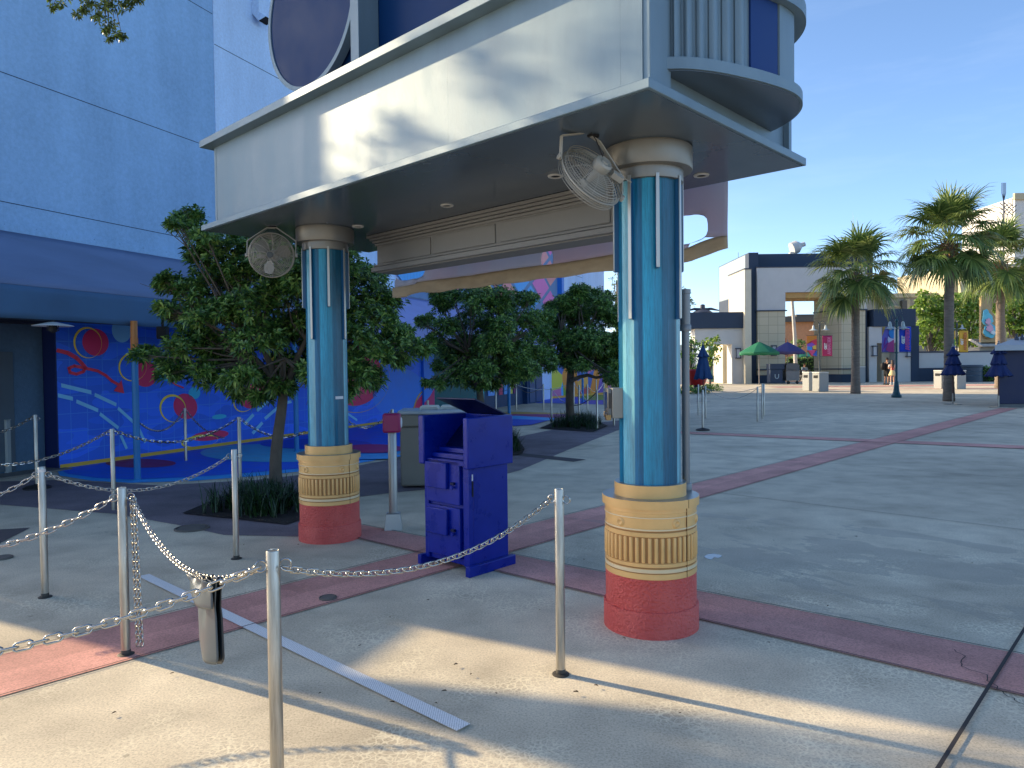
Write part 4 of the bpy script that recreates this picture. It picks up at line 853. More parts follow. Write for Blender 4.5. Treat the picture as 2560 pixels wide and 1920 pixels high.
def clump_tree(name, label, base, clumps, trunk_top, r0, depth, L=0.085, Wd=0.021, nper=55, nl=9, leaf=leafA, cat='tree', group=None, seed=1, dvar=0.55, flat_=0.75, lean=(0, 0), fork=0.6, extra=1.0):
    """clumps: (px, py, radius px) read at the tree's own distance; depth jitter spreads them round the trunk"""
    rs = np.random.RandomState(seed); c = root(name, tuple(base), 0, label, cat, group); B = np.array(base)
    cs = []
    for (px, py, rp) in clumps:
        dd = depth + rs.uniform(-dvar, dvar)
        q = atY(px, py, dd); r = rp*1.10/FPX*dd; cs.append((np.array(q), r))
        if extra > rs.uniform(): 
            q2 = atY(px+rs.uniform(-rp, rp)*.7, py+rs.uniform(-rp, rp)*.5, depth+rs.uniform(-dvar, dvar)*1.5); cs.append((np.array(q2), r*rs.uniform(.6, .9)))
    Ps = []; Ds = []
    cen = np.mean([q for q, r in cs], 0)
    for q, r in cs:
        n = int(nper*max(0.35, (r/0.25)**1.7)); d = rs.normal(size=(n, 3)); d[:, 2] = d[:, 2]*0.8+0.25; d /= np.linalg.norm(d, axis=1, keepdims=True)
        rad = r*(rs.uniform(0.35, 1.0, n)**0.5)[:, None]*rs.uniform(0.75, 1.2, n)[:, None]
        Ps.append(q + d*rad*np.array([1, 1, flat_])); o = d + (q-cen)/np.linalg.norm(q-cen+1e-6)*0.5 + np.array([0, 0, 0.75]) + rs.normal(size=(n, 3))*0.25; Ds.append(o)
    P = np.concatenate(Ps); D = np.concatenate(Ds); V, F = rosettes(P, D, L, Wd, nl, rs)
    meshfrom('foliage', V-B, F, leaf, c)
    tt = np.array(trunk_top); b = MB(); n = 9
    pts = []; rr_ = []
    for i in range(n+1):
        u = i/n; p = B*(1-u)+tt*u; p = p + np.array([math.sin(u*5+seed)*0.025, math.cos(u*4)*0.02, 0])*min(1, u*4); pts.append(tuple(p-B)); rr_.append(r0*(1.25-0.25*min(1, u*6))*(1-0.3*u))
    b.tube(pts, rr_, 12); b.build('trunk', bark, c, sharp=60)
    # limbs reach into the clumps; a few share forks
    b = MB(); main = []
    for k in range(6):
        a = 2*math.pi*k/6+seed; q = tt + np.array([math.cos(a)*0.35, math.sin(a)*0.3, 0.42+0.25*(k % 2)])*fork*1.6
        main.append(q); mid = tt*0.5+q*0.5+rs.normal(size=3)*0.03; b.tube([tuple(tt-B-np.array([0, 0, .06])), tuple(mid-B), tuple(q-B)], [r0*0.62, r0*0.46, r0*0.34], 7)
    for q, r in cs:
        m_ = min(main, key=lambda x: np.linalg.norm(x-q)); m1 = m_*0.6+q*0.4+rs.normal(size=3)*0.05+np.array([0, 0, -0.04]); b.tube([tuple(m_-B), tuple(m1-B), tuple(q-B)], [r0*0.26, r0*0.16, r0*0.06], 5, cap=False)
        for j in range(4):
            e_ = q + rs.normal(size=3)*r*0.6; b.tube([tuple(q*0.7+m1*0.3-B), tuple(e_-B)], [r0*0.07, r0*0.03], 4, cap=False)
    b.build('branches', bark, c, sharp=60)
    return c
T1 = [(475, 545, 36), (448, 560, 22), (505, 585, 40), (560, 612, 55), (500, 640, 32), (620, 600, 50), (430, 712, 36), (405, 700, 20), (478, 728, 44), (550, 690, 62), (630, 670, 62), (700, 640, 60), (780, 620, 50), (850, 650, 56), (905, 700, 52), (945, 745, 46), (415, 775, 28), (470, 790, 40), (540, 780, 62), (620, 770, 66), (700, 730, 60), (800, 720, 62), (860, 770, 66), (940, 800, 52), (1000, 835, 38), (345, 888, 22), (375, 882, 18), (430, 900, 40), (420, 935, 26), (500, 850, 52), (560, 880, 62), (640, 850, 66), (720, 830, 66), (790, 830, 60), (880, 850, 62), (965, 865, 48), (1030, 868, 40), (1065, 870, 24), (500, 940, 36), (560, 955, 40), (640, 940, 50), (720, 920, 56), (800, 910, 56), (880, 930, 52), (930, 945, 34), (870, 985, 30), (700, 970, 34), (590, 985, 22), (460, 860, 36), (750, 670, 46), (690, 560, 30), (1000, 900, 26), (655, 1000, 22)]
t1b = gp(688, 1243); clump_tree('evergreen_tree', 'nearest dark evergreen tree with spreading layered crown behind the farther column', t1b, T1, atY(705, 975, 9.3), 0.085, 9.35, nper=68, seed=3, group='evergreen trees in planting beds', L=0.104, Wd=0.027)
T2 = [(1070, 800, 20), (1055, 805, 14), (1100, 765, 26), (1130, 745, 28), (1095, 735, 20), (1180, 738, 38), (1240, 740, 40), (1290, 755, 34), (1320, 745, 24), (1115, 815, 34), (1185, 800, 46), (1255, 800, 46), (1320, 800, 36), (1362, 790, 22), (1085, 845, 20), (1120, 870, 30), (1170, 865, 44), (1235, 860, 46), (1300, 855, 40), (1340, 880, 28), (1090, 912, 16), (1100, 955, 20), (1075, 960, 12), (1140, 940, 32), (1200, 925, 42), (1260, 925, 44), (1320, 925, 32), (1365, 912, 20), (1200, 960, 20), (1150, 900, 36), (1290, 895, 36), (1380, 900, 14), (1232, 960, 20), (1280, 950, 20)]
clump_tree('evergreen_tree', 'second dark evergreen tree rising behind the open blue cabinet', gp(1200, 1122), T2, atY(1200, 965, 14.4), 0.095, 14.4, nper=86, seed=5, group='evergreen trees in planting beds', dvar=0.75, L=0.10, Wd=0.026)
T3 = [(1445, 735, 26), (1425, 755, 24), (1480, 745, 30), (1460, 720, 14), (1380, 770, 20), (1400, 775, 26), (1440, 790, 40), (1490, 790, 42), (1535, 790, 34), (1350, 835, 26), (1390, 845, 36), (1440, 850, 44), (1490, 855, 44), (1540, 860, 40), (1365, 880, 22), (1400, 900, 26), (1440, 905, 34), (1490, 900, 30), (1535, 910, 32), (1560, 930, 28), (1530, 945, 22), (1570, 880, 30), (1345, 805, 18), (1580, 830, 30), (1515, 745, 22), (1380, 810, 22), (1550, 955, 20)]
t3 = clump_tree('evergreen_tree', 'third dark evergreen tree with a crooked side branch, left of the nearer column', gp(1427, 1062), T3, atY(1425, 905, 18.9), 0.125, 18.9, nper=86, seed=9, group='evergreen trees in planting beds', dvar=1.0, L=0.12, Wd=0.032)
b = MB(); q = [atY(*v) for v in ((1428, 952, 18.9), (1450, 942, 18.8), (1470, 938, 18.8), (1490, 944, 18.8), (1510, 941, 18.8), (1530, 925, 18.9))]
b.tube([v-t3.location for v in q], [.06, .05, .045, .04, .035, .02], 8); b.build('side_branch', bark, t3)
# two off-frame oaks: one hangs a spray of leaves into the top left corner, one behind the unseen sun-blocking blocks dapples the sunlight
def oak(base, cen, rad, ncl, spray, label, seed, per=26, more=()):
    rs = np.random.RandomState(seed); base = Vector(base); c = root('oak_tree', tuple(base), 0, label, 'tree'); B = np.array(base); top = Vector(cen)
    cs = []
    for k in range(ncl):
        u = rs.normal(size=3); u /= np.linalg.norm(u); q = np.array(cen)+u[0]*np.array([-.88, .47, 0])*rad[0]*rs.uniform(.3, 1)+u[1]*np.array([.47, .88, 0])*rad[1]*rs.uniform(.3, 1)+u[2]*np.array([0, 0, 1])*rad[2]*rs.uniform(.3, 1.0); cs.append((q, rs.uniform(0.25, 0.5)))
    cs += [(np.array(q), r) for q, r in more]
    Ps = []; Ds = []
    for q, r in cs:
        n = int(per*(1 if per > 21 or q[2] < 7.0 else .22)); d = rs.normal(size=(n, 3)); d /= np.linalg.norm(d, axis=1, keepdims=True); Ps.append(q+d*r*rs.uniform(.4, 1, n)[:, None]); Ds.append(d+np.array([0, 0, .4]))
    V, F = rosettes(np.concatenate(Ps), np.concatenate(Ds), 0.15, 0.06, 6, rs, 0.1, (40, 80))
    if spray:
        Ps = []; Ds = []
        for q, rp in spray:
            r = rp*1.1/FPX*5.6; n = int(5+rp*0.5); d = rs.normal(size=(n, 3)); d /= np.linalg.norm(d, axis=1, keepdims=True); Ps.append(np.array(q)+d*r*rs.uniform(.2, 1, n)[:, None]); Ds.append(d+np.array([0, 0, -.5]))
        V2, F2 = rosettes(np.concatenate(Ps), np.concatenate(Ds), 0.042, 0.015, 6, rs, 0.1, (30, 85)); F = np.concatenate([F, F2+len(V)]); V = np.concatenate([V, V2])
    meshfrom('foliage', V-B, F, leafC, c)
    b = MB(); b.tube([(0, 0, 0), (0.1, 0.05, 2), (top-base)*0.7, (top-base)], [.26, .2, .14, .05], 10)
    for q, r in cs: b.tube([tuple((top-base)*0.75), tuple(Vector(q)-base)], [.04, .012], 5, cap=False)
    if spray:
        b.tube([top-base, (top*0.4+Vector(atY(250, -70, 5.7))*0.6)-base+Vector((0, 0, .3)), Vector(atY(250, -60, 5.7))-base], [.05, .03, .014], 6)
        for q, rp in spray[:16]:
            a_ = Vector(atY(245 if q.x > atY(170, 0, 5.6).x else 150, -60, 5.65)); b.tube([a_-base, (a_*0.4+q*0.6)-base+Vector((0.03, 0, 0.02)), q-base], [.007, .004, .002], 4, cap=False)
    b.build('branches', bark, c, sharp=60)
SPR = [(atY(px, py, 5.6), rp) for (px, py, rp) in ((150, 8, 10), (130, 20, 7), (225, 12, 20), (265, 20, 20), (245, 42, 15), (272, 60, 17), (290, 85, 14), (262, 78, 11), (300, 15, 18), (208, 25, 10), (325, 10, 13), (192, 38, 7), (305, 92, 9), (272, 100, 7), (345, 2, 8), (120, -5, 10), (280, -20, 40), (220, -30, 40), (150, -25, 26), (330, -20, 22))]
oak((-6.6, 3.6, 0), (-5.0, 4.9, 6.9), (0.9, 0.8, 0.6), 12, SPR, 'leafy oak spray hanging into view at the top left corner, its trunk out of frame', 21)
oak((-11.6, 9.0, 0), (-10.9, 9.0, 5.9), (1.2, 0.26, 0.7), 9, None, 'oak beyond the left edge that dapples the low sunlight', 22, 20, [(cw(0.1, a_, z_) + sd*t_, r_) for a_, z_, t_, r_ in ((3.1, 3.06, 10.5, .26), (2.7, 3.10, 11.5, .22), (2.3, 3.04, 10.5, .24), (1.9, 3.10, 11.5, .2), (1.1, 3.40, 12, .26), (0.5, 3.30, 12, .32), (0.25, 3.5, 12, .3), (1.5, 3.05, 11.8, .2))])
# planting beds
soil = pm('mulch', '#1d1612', 0.95, var=0.5, scale=30, bump=1.0, bscale=90)
def bed(pts, label, nbl, h=0.32, seed=0, keep=None):
    rs = np.random.RandomState(seed); P = [gp(*q) for q in pts]; cx = sum(p.x for p in P)/len(P); cy = sum(p.y for p in P)/len(P)
    c = root('planting_bed', (cx, cy, 0), 0, label, 'planting bed', 'planting beds round the tree trunks')
    b = MB(); n = len(P); b.poly([(p.x-cx, p.y-cy, 0.016) for p in P]); b.build('mulch', soil, c)
    V = []; F = []; k = 0
    while k < nbl:
        ws = rs.dirichlet(np.ones(n)*0.9); x = sum(w_*p.x for w_, p in zip(ws, P)); y = sum(w_*p.y for w_, p in zip(ws, P)); k += 1
        for j in range(9):
            a = rs.uniform(0, 6.28); L = h*rs.uniform(0.7, 1.35); lean = rs.uniform(0.25, 0.85); dx, dy = math.cos(a), math.sin(a); wx, wy = -dy*0.006, dx*0.006; o = len(V); x0 = x+rs.uniform(-.03, .03); y0 = y+rs.uniform(-.03, .03)
            for i in range(5):
                u = i/4; r_ = L*lean*u**1.5; z = L*(u-0.55*lean*u*u*u); ww = 1.0-0.85*u*u
                V.append((x0+dx*r_-wx*ww-cx, y0+dy*r_-wy*ww-cy, z+.01)); V.append((x0+dx*r_+wx*ww-cx, y0+dy*r_+wy*ww-cy, z+.01))
            for i in range(4): F.append((o+2*i, o+2*i+1, o+2*i+3, o+2*i+2))
    g_ = meshfrom('strap_leaves', V, F, grassm, c); g_['kind'] = 'stuff'
    b = MB()
    for k in range(46):
        i = rs.randint(n); u = rs.uniform(); p = P[i]*(1-u)+P[(i+1) % n]*u; s_ = rs.uniform(.012, .03); x, y = p.x-cx+rs.uniform(-.06, .06), p.y-cy+rs.uniform(-.06, .06); a = rs.uniform(0, 6.28)
        b.add([(x+s_*math.cos(a), y+s_*math.sin(a), .03), (x+s_*.5*math.cos(a+1.6), y+s_*.5*math.sin(a+1.6), .034), (x-s_*math.cos(a), y-s_*math.sin(a), .028), (x-s_*.5*math.cos(a+1.6), y-s_*.5*math.sin(a+1.6), .03)], [(0, 1, 2, 3)])
    q_ = b.build('mulch_chips', pm('chips', '#5a4636', .9, var=.3), c); q_['kind'] = 'stuff'; return c
bed([(455, 1286), (600, 1301), (715, 1314), (800, 1285), (745, 1232), (592, 1228)], 'square mulch bed of dark strap-leaved plants round the nearest tree trunk', 165, seed=2)
bed([(1130, 1128), (1275, 1142), (1306, 1136), (1312, 1124), (1290, 1092), (1180, 1084)], 'plant bed half hidden behind the blue cabinet at the second tree', 120, h=0.4, seed=3)
bed([(1348, 1072), (1484, 1081), (1520, 1066), (1490, 1052), (1395, 1052)], 'low bed of strap-leaved plants round the third tree trunk, beside the nearer column', 170, h=0.36, seed=4)
# ================================================================ STANCHIONS AND CHAINS
steel, t, bs = newmat('brushed_steel')
tc = N(t, 'ShaderNodeTexCoord'); n1 = noise(t, 14, 5, mapping(t, tc.outputs['Object'], (4, 4, 0.25)), .7); n2 = noise(t, 3, 3, tc.outputs['Object'])
rr = ramp(t, [(0.3, lin('#8f8a80')), (0.7, lin('#c2bdb2'))]); t.links.new(n1, rr.inputs[0]); t.links.new(rr.outputs[0], bs.inputs['Base Color']); bs.inputs['Metallic'].default_value = 0.9
r2 = ramp(t, [(0.3, 0.28), (0.7, 0.46)]); t.links.new(n2, r2.inputs[0]); t.links.new(r2.outputs[0], bs.inputs['Roughness'])
chromem = pm('chain_steel', '#b9b6ae', 0.22, metal=0.95, var=0.08, scale=30)
rubber = pm('black_base', '#17181a', 0.6)
def post(x, y, h, label, grp='stainless stanchion posts', r=0.0245, flange=True, base=False, ang=0.0, far=False):
    c = root('stanchion_post', (x, y, 0), ang, label, 'stanchion post', grp)
    b = MB(); b.lathe([(r, 0.0), (r, h-0.004), (r*0.93, h), (r*0.86, h), (r*0.84, h-0.003), (0.0, h-0.003)], 24 if not far else 10); b.build('tube', steel, c)
    if flange:
        b = MB(); b.lathe([(r*1.85, 0.0), (r*1.85, 0.005), (r*1.6, 0.008), (r*1.05, 0.010), (r*1.05, 0.03), (r, 0.032)], 24); b.build('floor_flange', pm('flange_dark', '#4a4640', .6, metal=.5), c)
    if base:
        b = MB(); b.lathe([(0.17, 0.0), (0.17, 0.025), (0.13, 0.045), (0.04, 0.06), (0.03, 0.07)], 24); b.build('weighted_base', rubber, c)
    if not far:
        for s_ in (-1, 1):
            b = MB(); q = [(s_*(r+0.018+0.020*math.cos(k*math.pi/6)), 0, h-0.055+0.020*math.sin(k*math.pi/6)) for k in range(12)]; b.tube(q, 0.0035, 6, True); b.build('eye_ring', chromem, c)
    return c
def bar(px, py, tx, ty, hh=None):
    p = gp(px, py); return p
P_ = {}
def addpost(key, px, py, h, label, **kw): p = gp(px, py); P_[key] = Vector((p.x, p.y, h)); return post(p.x, p.y, h, label, **kw)
addpost('R', 1402, 1686, 0.98, 'steel post standing alone on sunlit concrete in front of the nearer column', ang=R(-28))
P_['3'] = Vector((-0.875, 2.599, 0.965)); post(-0.875, 2.599, 0.965, 'nearest steel post, its foot cut off by the bottom edge', ang=R(20))
addpost('2', 315, 1637, 0.96, 'steel post with a doubled chain dangling down its side', ang=R(20))
addpost('1', 113, 1493, 0.94, 'steel post with a small label at its top, second from the left edge', ang=R(10))
addpost('585', 591, 1397, 0.94, 'steel post between the sleeve and the nearest planting bed', ang=R(10))
addpost('283', 285, 1275, 0.95, 'slim steel post in the shade left of the orange-headed pole', ang=R(5), flange=False)
addpost('87', 93, 1222, 1.03, 'slim shaded steel post on a round black base by the slate wall', base=True, flange=False)
addpost('463', 465, 1153, 0.95, 'dark slim post on the blue painted floor in front of the ringed mural', flange=False, far=True)
addpost('595', 601, 1222, 0.98, 'shaded steel post just behind another, left of the planting bed', flange=False, far=True)
addpost('983', 983, 1180, 0.98, 'steel post behind the magenta tap point', flange=False, far=True)
addpost('1069', 1071, 1125, 0.98, 'small steel post in front of the teal wall behind the grey bin', flange=False, far=True)
b = MB(); b.lathe([(0.0255, 0.905), (0.0255, 0.925)], 16); o = b.build('post_label', flat('lab_white', '#d0d0cc', .6)); o.location = (P_['1'].x, P_['1'].y, 0); tag(o, 'tiny white sticker wrapped round the top of a steel post', 'sticker')
p = gp(18, 1186); c = root('white_post', (p.x, p.y, 0), 0, 'short square white post against the slate wall at the left edge', 'post')
b = MB(); b.box(-.045, .045, -.045, .045, 0, 0.86); b.build('timber', pm('white_post_paint', '#9aa09c', .7), c, bevel=.004); b = MB(); b.box(-.05, .05, -.05, .05, 0.86, 0.875); b.build('cap', flat('wp_cap', '#8a908c', .6), c)
# farther rows in the middle of the photo
g2 = 'slim posts of the far chain queue'
for i, (px, py, h, lb) in enumerate([(1291, 1025, .98, 'queue post left of the door bay'), (1359, 1027, .98, 'queue post before the left end of the shard mural'), (1379, 1052, .98, 'queue post just left of the third tree trunk'), (1448, 1036, .98, 'queue post close right of the third tree trunk'), (1469, 1030, .98, 'queue post left of the two farthest mural posts'), (1435, 1010, .98, 'queue post in front of the orange mural shards'), (1510, 1012, .98, 'queue post near the grey utility box'), (1491, 1001, .98, 'farthest queue post in front of the mural'), (1493, 1072, 1.0, 'queue post beside the utility box on the nearer column'), (1535, 1064, 1.2, 'queue post directly under the utility box'), (1217, 1020, .98, 'queue post above the lid of the blue cabinet'), (1240, 1040, .98, 'thick queue post just right of the cabinet lid')]):
    addpost('q%d' % i, px, py, h, lb, grp=g2, r=0.028, flange=False, far=True)
g3 = 'posts on the open plaza right of the nearer column'
addpost('r0', 1746, 1037, 0.98, 'leftmost plaza post, slim, behind the blue umbrella', grp=g3, flange=False, far=True)
addpost('r1', 1757, 1076, 1.0, 'plaza post on a round black rubber base', grp=g3, flange=False, far=True, base=True)
addpost('r2', 1764, 1046, 0.98, 'plaza post right beside the one with the rubber base', grp=g3, flange=False, far=True)
addpost('r3', 1894, 1054, 0.98, 'left one of the three plaza posts below the green umbrella', grp=g3, flange=False, far=True)
addpost('r4', 1906, 1047, 1.04, 'middle one of the three plaza posts below the green umbrella', grp=g3, flange=False, far=True)
addpost('r5', 1910, 1040, 1.0, 'right one of the three plaza posts below the green umbrella', grp=g3, flange=False, far=True)
def linkgeo(b, c, t_, nrm, L, Wd, r, seg=10, ns=6):
    s_ = t_.cross(nrm).normalized(); pts = []
    for k in range(seg):
        a = 2*math.pi*k/seg; ca, sa = math.cos(a), math.sin(a); x = (L/2-Wd/2)*(1 if ca > 0 else -1)*(1 if abs(ca) > 0.01 else 0)+Wd/2*ca; pts.append(c+t_*x+s_*(Wd/2*sa))
    b.tube(pts, r, ns, True)
def chain(p0, p1, sag, label, pitch=0.036, Lk=0.050, Wk=0.026, r=0.0037, group=None, mat=None, seg=10, ns=6, skew=0.5, name='chain'):
    p0 = Vector(p0); p1 = Vector(p1); n = 200; pts = [p0.lerp(p1, i/n) + Vector((0, 0, -4*sag*(i/n)*(1-i/n)*(1+(skew-0.5)*2*(i/n-0.5)))) for i in range(n+1)]
    ls = [0]; 
    for i in range(n): ls.append(ls[-1]+(pts[i+1]-pts[i]).length)
    T = ls[-1]; m = max(2, int(T/pitch)); b = MB(); j = 0; o_ = pts[0]
    for k in range(m):
        s_ = T*(k+0.5)/m
        while ls[j+1] < s_ and j < n-1: j += 1
        u = (s_-ls[j])/(ls[j+1]-ls[j]); c = pts[j].lerp(pts[j+1], u); t_ = (pts[j+1]-pts[j]).normalized()
        side = t_.cross(Vector((0, 0, 1))); side = side.normalized() if side.length > 0.05 else Vector((1, 0, 0)); up = side.cross(t_)
        nr = (side if k % 2 else up); tw = 0.45; nr = (nr*math.cos(tw)+(t_.cross(nr))*math.sin(tw)).normalized()
        linkgeo(b, c-o_, t_, nr, Lk, Wk, r, seg, ns)
    o = b.build(name, mat or chromem, sharp=80); o.location = o_; return tag(o, label, 'chain', group)
def ringpt(k, s_, ang): p = P_[k]; return Vector((p.x+s_*0.05*math.cos(ang), p.y+s_*0.05*math.sin(ang), p.z-0.06))
def offp(px, py, Y): return atY(px, py, Y)
CG = 'heavy steel chains between the front posts'
chain(ringpt('3', -1, R(20)), offp(-160, 1660, 2.25), 0.035, 'steel chain crossing low from the nearest post out of the left edge', group=CG, pitch=.042, Lk=.058, Wk=.028, r=.0041)
chain(ringpt('2', -1, R(20)), offp(-190, 1395, 3.6), 0.07, 'steel chain sloping from the dangling-chain post to the left edge', group=CG, pitch=.042, Lk=.058, Wk=.028, r=.0040)
chain(ringpt('1', -1, R(10)), offp(-150, 1262, 4.9), 0.06, 'steel chain running left from the labelled post', group=CG, pitch=.042, Lk=.056, Wk=.027, r=.0039)
chain(ringpt('1', 1, R(10)), ringpt('585', -1, R(10)), 0.19, 'sagging chain passing behind the dangling-chain post', group=CG)
chain(ringpt('2', 1, R(20)), ringpt('3', -1, R(20)), 0.195, 'steep sagging chain that carries the grey vinyl sleeve', group=CG, pitch=.026, Lk=.036, Wk=.022, r=.0036, skew=0.5)
chain(ringpt('3', 1, R(-28)), ringpt('R', -1, R(-28)), 0.15, 'long chain sagging in front of the blue cabinet', group=CG)
a0 = ringpt('2', 1, R(10)); 
for dx, lb in ((0.0, 'left strand of the doubled chain hanging beside the steel post'), (0.055, 'right strand of the doubled chain hanging beside the steel post')):
    chain(a0+Vector((dx*0.3, 0, 0)), (P_['2'].x+0.075+dx*0.4, P_['2'].y-0.01, 0.055), 0.0, lb, pitch=.026, Lk=.036, Wk=.022, r=.0036, group='doubled hanging chain strands')
G4 = 'thin shaded chains near the mural'
chain(P_['283']+Vector((-.03, 0, -.02)), offp(-120, 1148, 8.6), 0.20, 'shaded chain from the slim post to the left edge', group=G4, pitch=.05, Lk=.068, Wk=.032, r=.0052, seg=8, ns=4)
chain(P_['283']+Vector((.03, 0, -.02)), P_['595']+Vector((-.03, 0, -.02)), 0.22, 'shaded chain sagging below the crimson mural discs', group=G4, pitch=.05, Lk=.068, Wk=.032, r=.0052, seg=8, ns=4)
chain(P_['595']+Vector((.03, 0, -.03)), atY(763, 1080, 9.6), 0.14, 'shaded chain running behind the trunk to the farther column', group=G4, pitch=.05, Lk=.068, Wk=.032, r=.0052, seg=8, ns=4)
chain(P_['87']+Vector((-.03, 0, -.02)), offp(-60, 1085, 9.8), 0.08, 'dark chain at the far left along the slate wall', group=G4, pitch=.05, Lk=.068, Wk=.032, r=.0055, seg=8, ns=4)
chain(P_['463']+Vector((-.03, 0, -.05)), atY(350, 1058, 10.7), 0.22, 'dark chain from the orange-headed pole to the slim dark post', group=G4, pitch=.05, Lk=.068, Wk=.03, r=.0055, seg=8, ns=4)
chain(P_['463']+Vector((.03, 0, -.05)), atY(560, 1095, 12.4), 0.10, 'dark chain running right from the slim dark post', group=G4, pitch=.05, Lk=.068, Wk=.03, r=.0055, seg=8, ns=4)
chain(P_['983']+Vector((-.03, 0, -.03)), atY(868, 1050, 11.3), 0.18, 'chain between the farther column and the magenta tap point', group=G4, pitch=.05, Lk=.068, Wk=.03, r=.0055, seg=8, ns=4)
G5 = 'thin chains of the far queue'
def rope(k0, k1, sag, lb, dz=-0.04, r=.011):
    p0 = P_[k0]+Vector((0, 0, dz)); p1 = P_[k1]+Vector((0, 0, dz)); n = 16; b = MB(); b.tube([p0.lerp(p1, i/n)+Vector((0, 0, -4*sag*(i/n)*(1-i/n)))-p0 for i in range(n+1)], r, 5)
    o = b.build('chain', chromem); o.location = p0; tag(o, lb, 'chain', G5)
rope('q0', 'q1', .28, 'far chain in front of the navy door bay'); rope('q0', 'q5', .25, 'far chain crossing the lime and orange mural shards'); rope('q2', 'q8', .42, 'far chain swinging past the third tree trunk'); rope('q3', 'q8', .35, 'far chain right of the third tree trunk'); rope('q5', 'q4', .25, 'far chain before the right half of the shard mural'); rope('q6', 'q4', .3, 'short far chain left of the utility box'); rope('q10', 'q0', .25, 'far chain above the cabinet lid')
rope('r2', 'r3', .32, 'thin chain sagging across the plaza below the green umbrella', r=.008); rope('r0', 'r5', .22, 'second thin chain across the plaza, higher than the other', r=.008)
# vinyl sleeve over the chain
vin = pm('grey_vinyl', '#46535a', 0.35, var=0.06, scale=8); vind = pm('dark_vinyl', '#1f2930', 0.35)
pA = ringpt('2', 1, R(20)); pB = ringpt('3', -1, R(20)); u_ = 0.66
sgc = lambda u: pA.lerp(pB, u)+Vector((0, 0, -4*0.195*u*(1-u)))
c0, c1 = sgc(0.61), sgc(0.80); slv = root('vinyl_sleeve', tuple((c0+c1)/2), 0, 'grey vinyl sleeve draped over the sagging chain, rounded bottom edge', 'cover'); O_ = (c0+c1)/2
dirv = (c1-c0); dirv.z = 0; wd_ = dirv.length; dx = dirv.normalized(); dn = Vector((dx.y, -dx.x, 0))
def sheetmesh(name, mat, top0, top1, length, off, narrow, rnd, nx_=18, nz_=22, bulge=.02, skewx=0.0):
    b = MB(); vs = []
    for j in range(nz_+1):
        v = j/nz_
        for i in range(nx_+1):
            u = i/nx_; tp = top0.lerp(top1, u)+Vector((0, 0, 0.012*math.sin(u*22)*(1-v))); cx = (top0+top1)/2
            wk = 1-(1-narrow)*min(1, v*3.2); x = cx.lerp(tp, wk); zt = tp.z*(1-min(1, v*2.2))+cx.z*min(1, v*2.2)
            # rounded lower corners
            e_ = 1.0
            if v > 0.86: q = (v-0.86)/0.14; e_ = math.sqrt(max(0, 1-q*q*0.5))
            x = cx.lerp(Vector((x.x, x.y, x.z)), e_)
            z = zt - length*v - 0.012*(1 if abs(u-.5) < .5 else 0)*math.cos((u-.5)*3.1)*(v**3)
            fold = (math.sin(u*20+v*2)*0.014*max(0, 1-v*2.4) + bulge*math.cos((u-0.5)*3.0)*(0.3+0.7*v) - 0.02*math.exp(-((u-0.42)/0.13)**2)*max(0, 1-abs(v-0.25)*2.6))
            vs.append(Vector((x.x, x.y, z))+dn*(off+fold)+dx*skewx*v-O_)
    b.add(vs, [(j*(nx_+1)+i, j*(nx_+1)+i+1, (j+1)*(nx_+1)+i+1, (j+1)*(nx_+1)+i) for j in range(nz_) for i in range(nx_)])
    o = b.build(name, mat, slv, sharp=180); md = o.modifiers.new('s', 'SOLIDIFY'); md.thickness = .0035; return o
sheetmesh('front_panel', vin, c0, c1, 0.335, 0.012, 0.66, 1, skewx=0.03)
sheetmesh('back_panel', vind, c0, c1, 0.335, -0.008, 0.70, 1, skewx=0.036)
sheetmesh('top_flap', vin, c0, c1, 0.105, 0.030, 0.80, 1, nz_=10)
# ================================================================ BLUE CABINET (canopy frame: x=b, y=a)
navy = pm('cabinet_blue', '#001f86', 0.30, var=0.14, scale=6, spec=0.35)
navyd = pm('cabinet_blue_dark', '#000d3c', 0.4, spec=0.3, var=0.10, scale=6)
p = cw(1.02, 2.41); cab = root('lectern_cabinet', (p.x, p.y, 0), CAN_RZ, 'glossy dark blue cabinet with two doors, side wings and a raised lid', 'cabinet')
OC = (1.02, 2.41, 0)
def cbx(name, mat, parent, *boxes, bev=.004):
    b = MB()
    for bx in boxes: b.box(*bx)
    return b.build(name, mat, parent, bevel=bev, off=OC)
cbx('body', navy, cab, (0.835, 1.25, 2.185, 2.665, 0.06, 0.86), (0.815, 0.86, 2.168, 2.235, 0.06, 0.86), (0.815, 0.86, 2.655, 2.702, 0.06, 0.86), (0.86, 1.25, 2.168, 2.1845, 0.06, 0.86), (0.86, 1.25, 2.6655, 2.702, 0.06, 0.86))
cbx('foot', navy, cab, (0.766, 1.285, 2.118, 2.167, 0.0, 0.082), bev=.005); cbx('foot', navy, cab, (0.766, 1.285, 2.703, 2.745, 0.0, 0.082), bev=.005)
cbx('side_wing', navy, cab, (0.772, 1.278, 2.128, 2.186, 0.833, 1.232), bev=.010); cbx('side_wing', navy, cab, (0.772, 1.278, 2.655, 2.725, 0.833, 1.232), bev=.010)
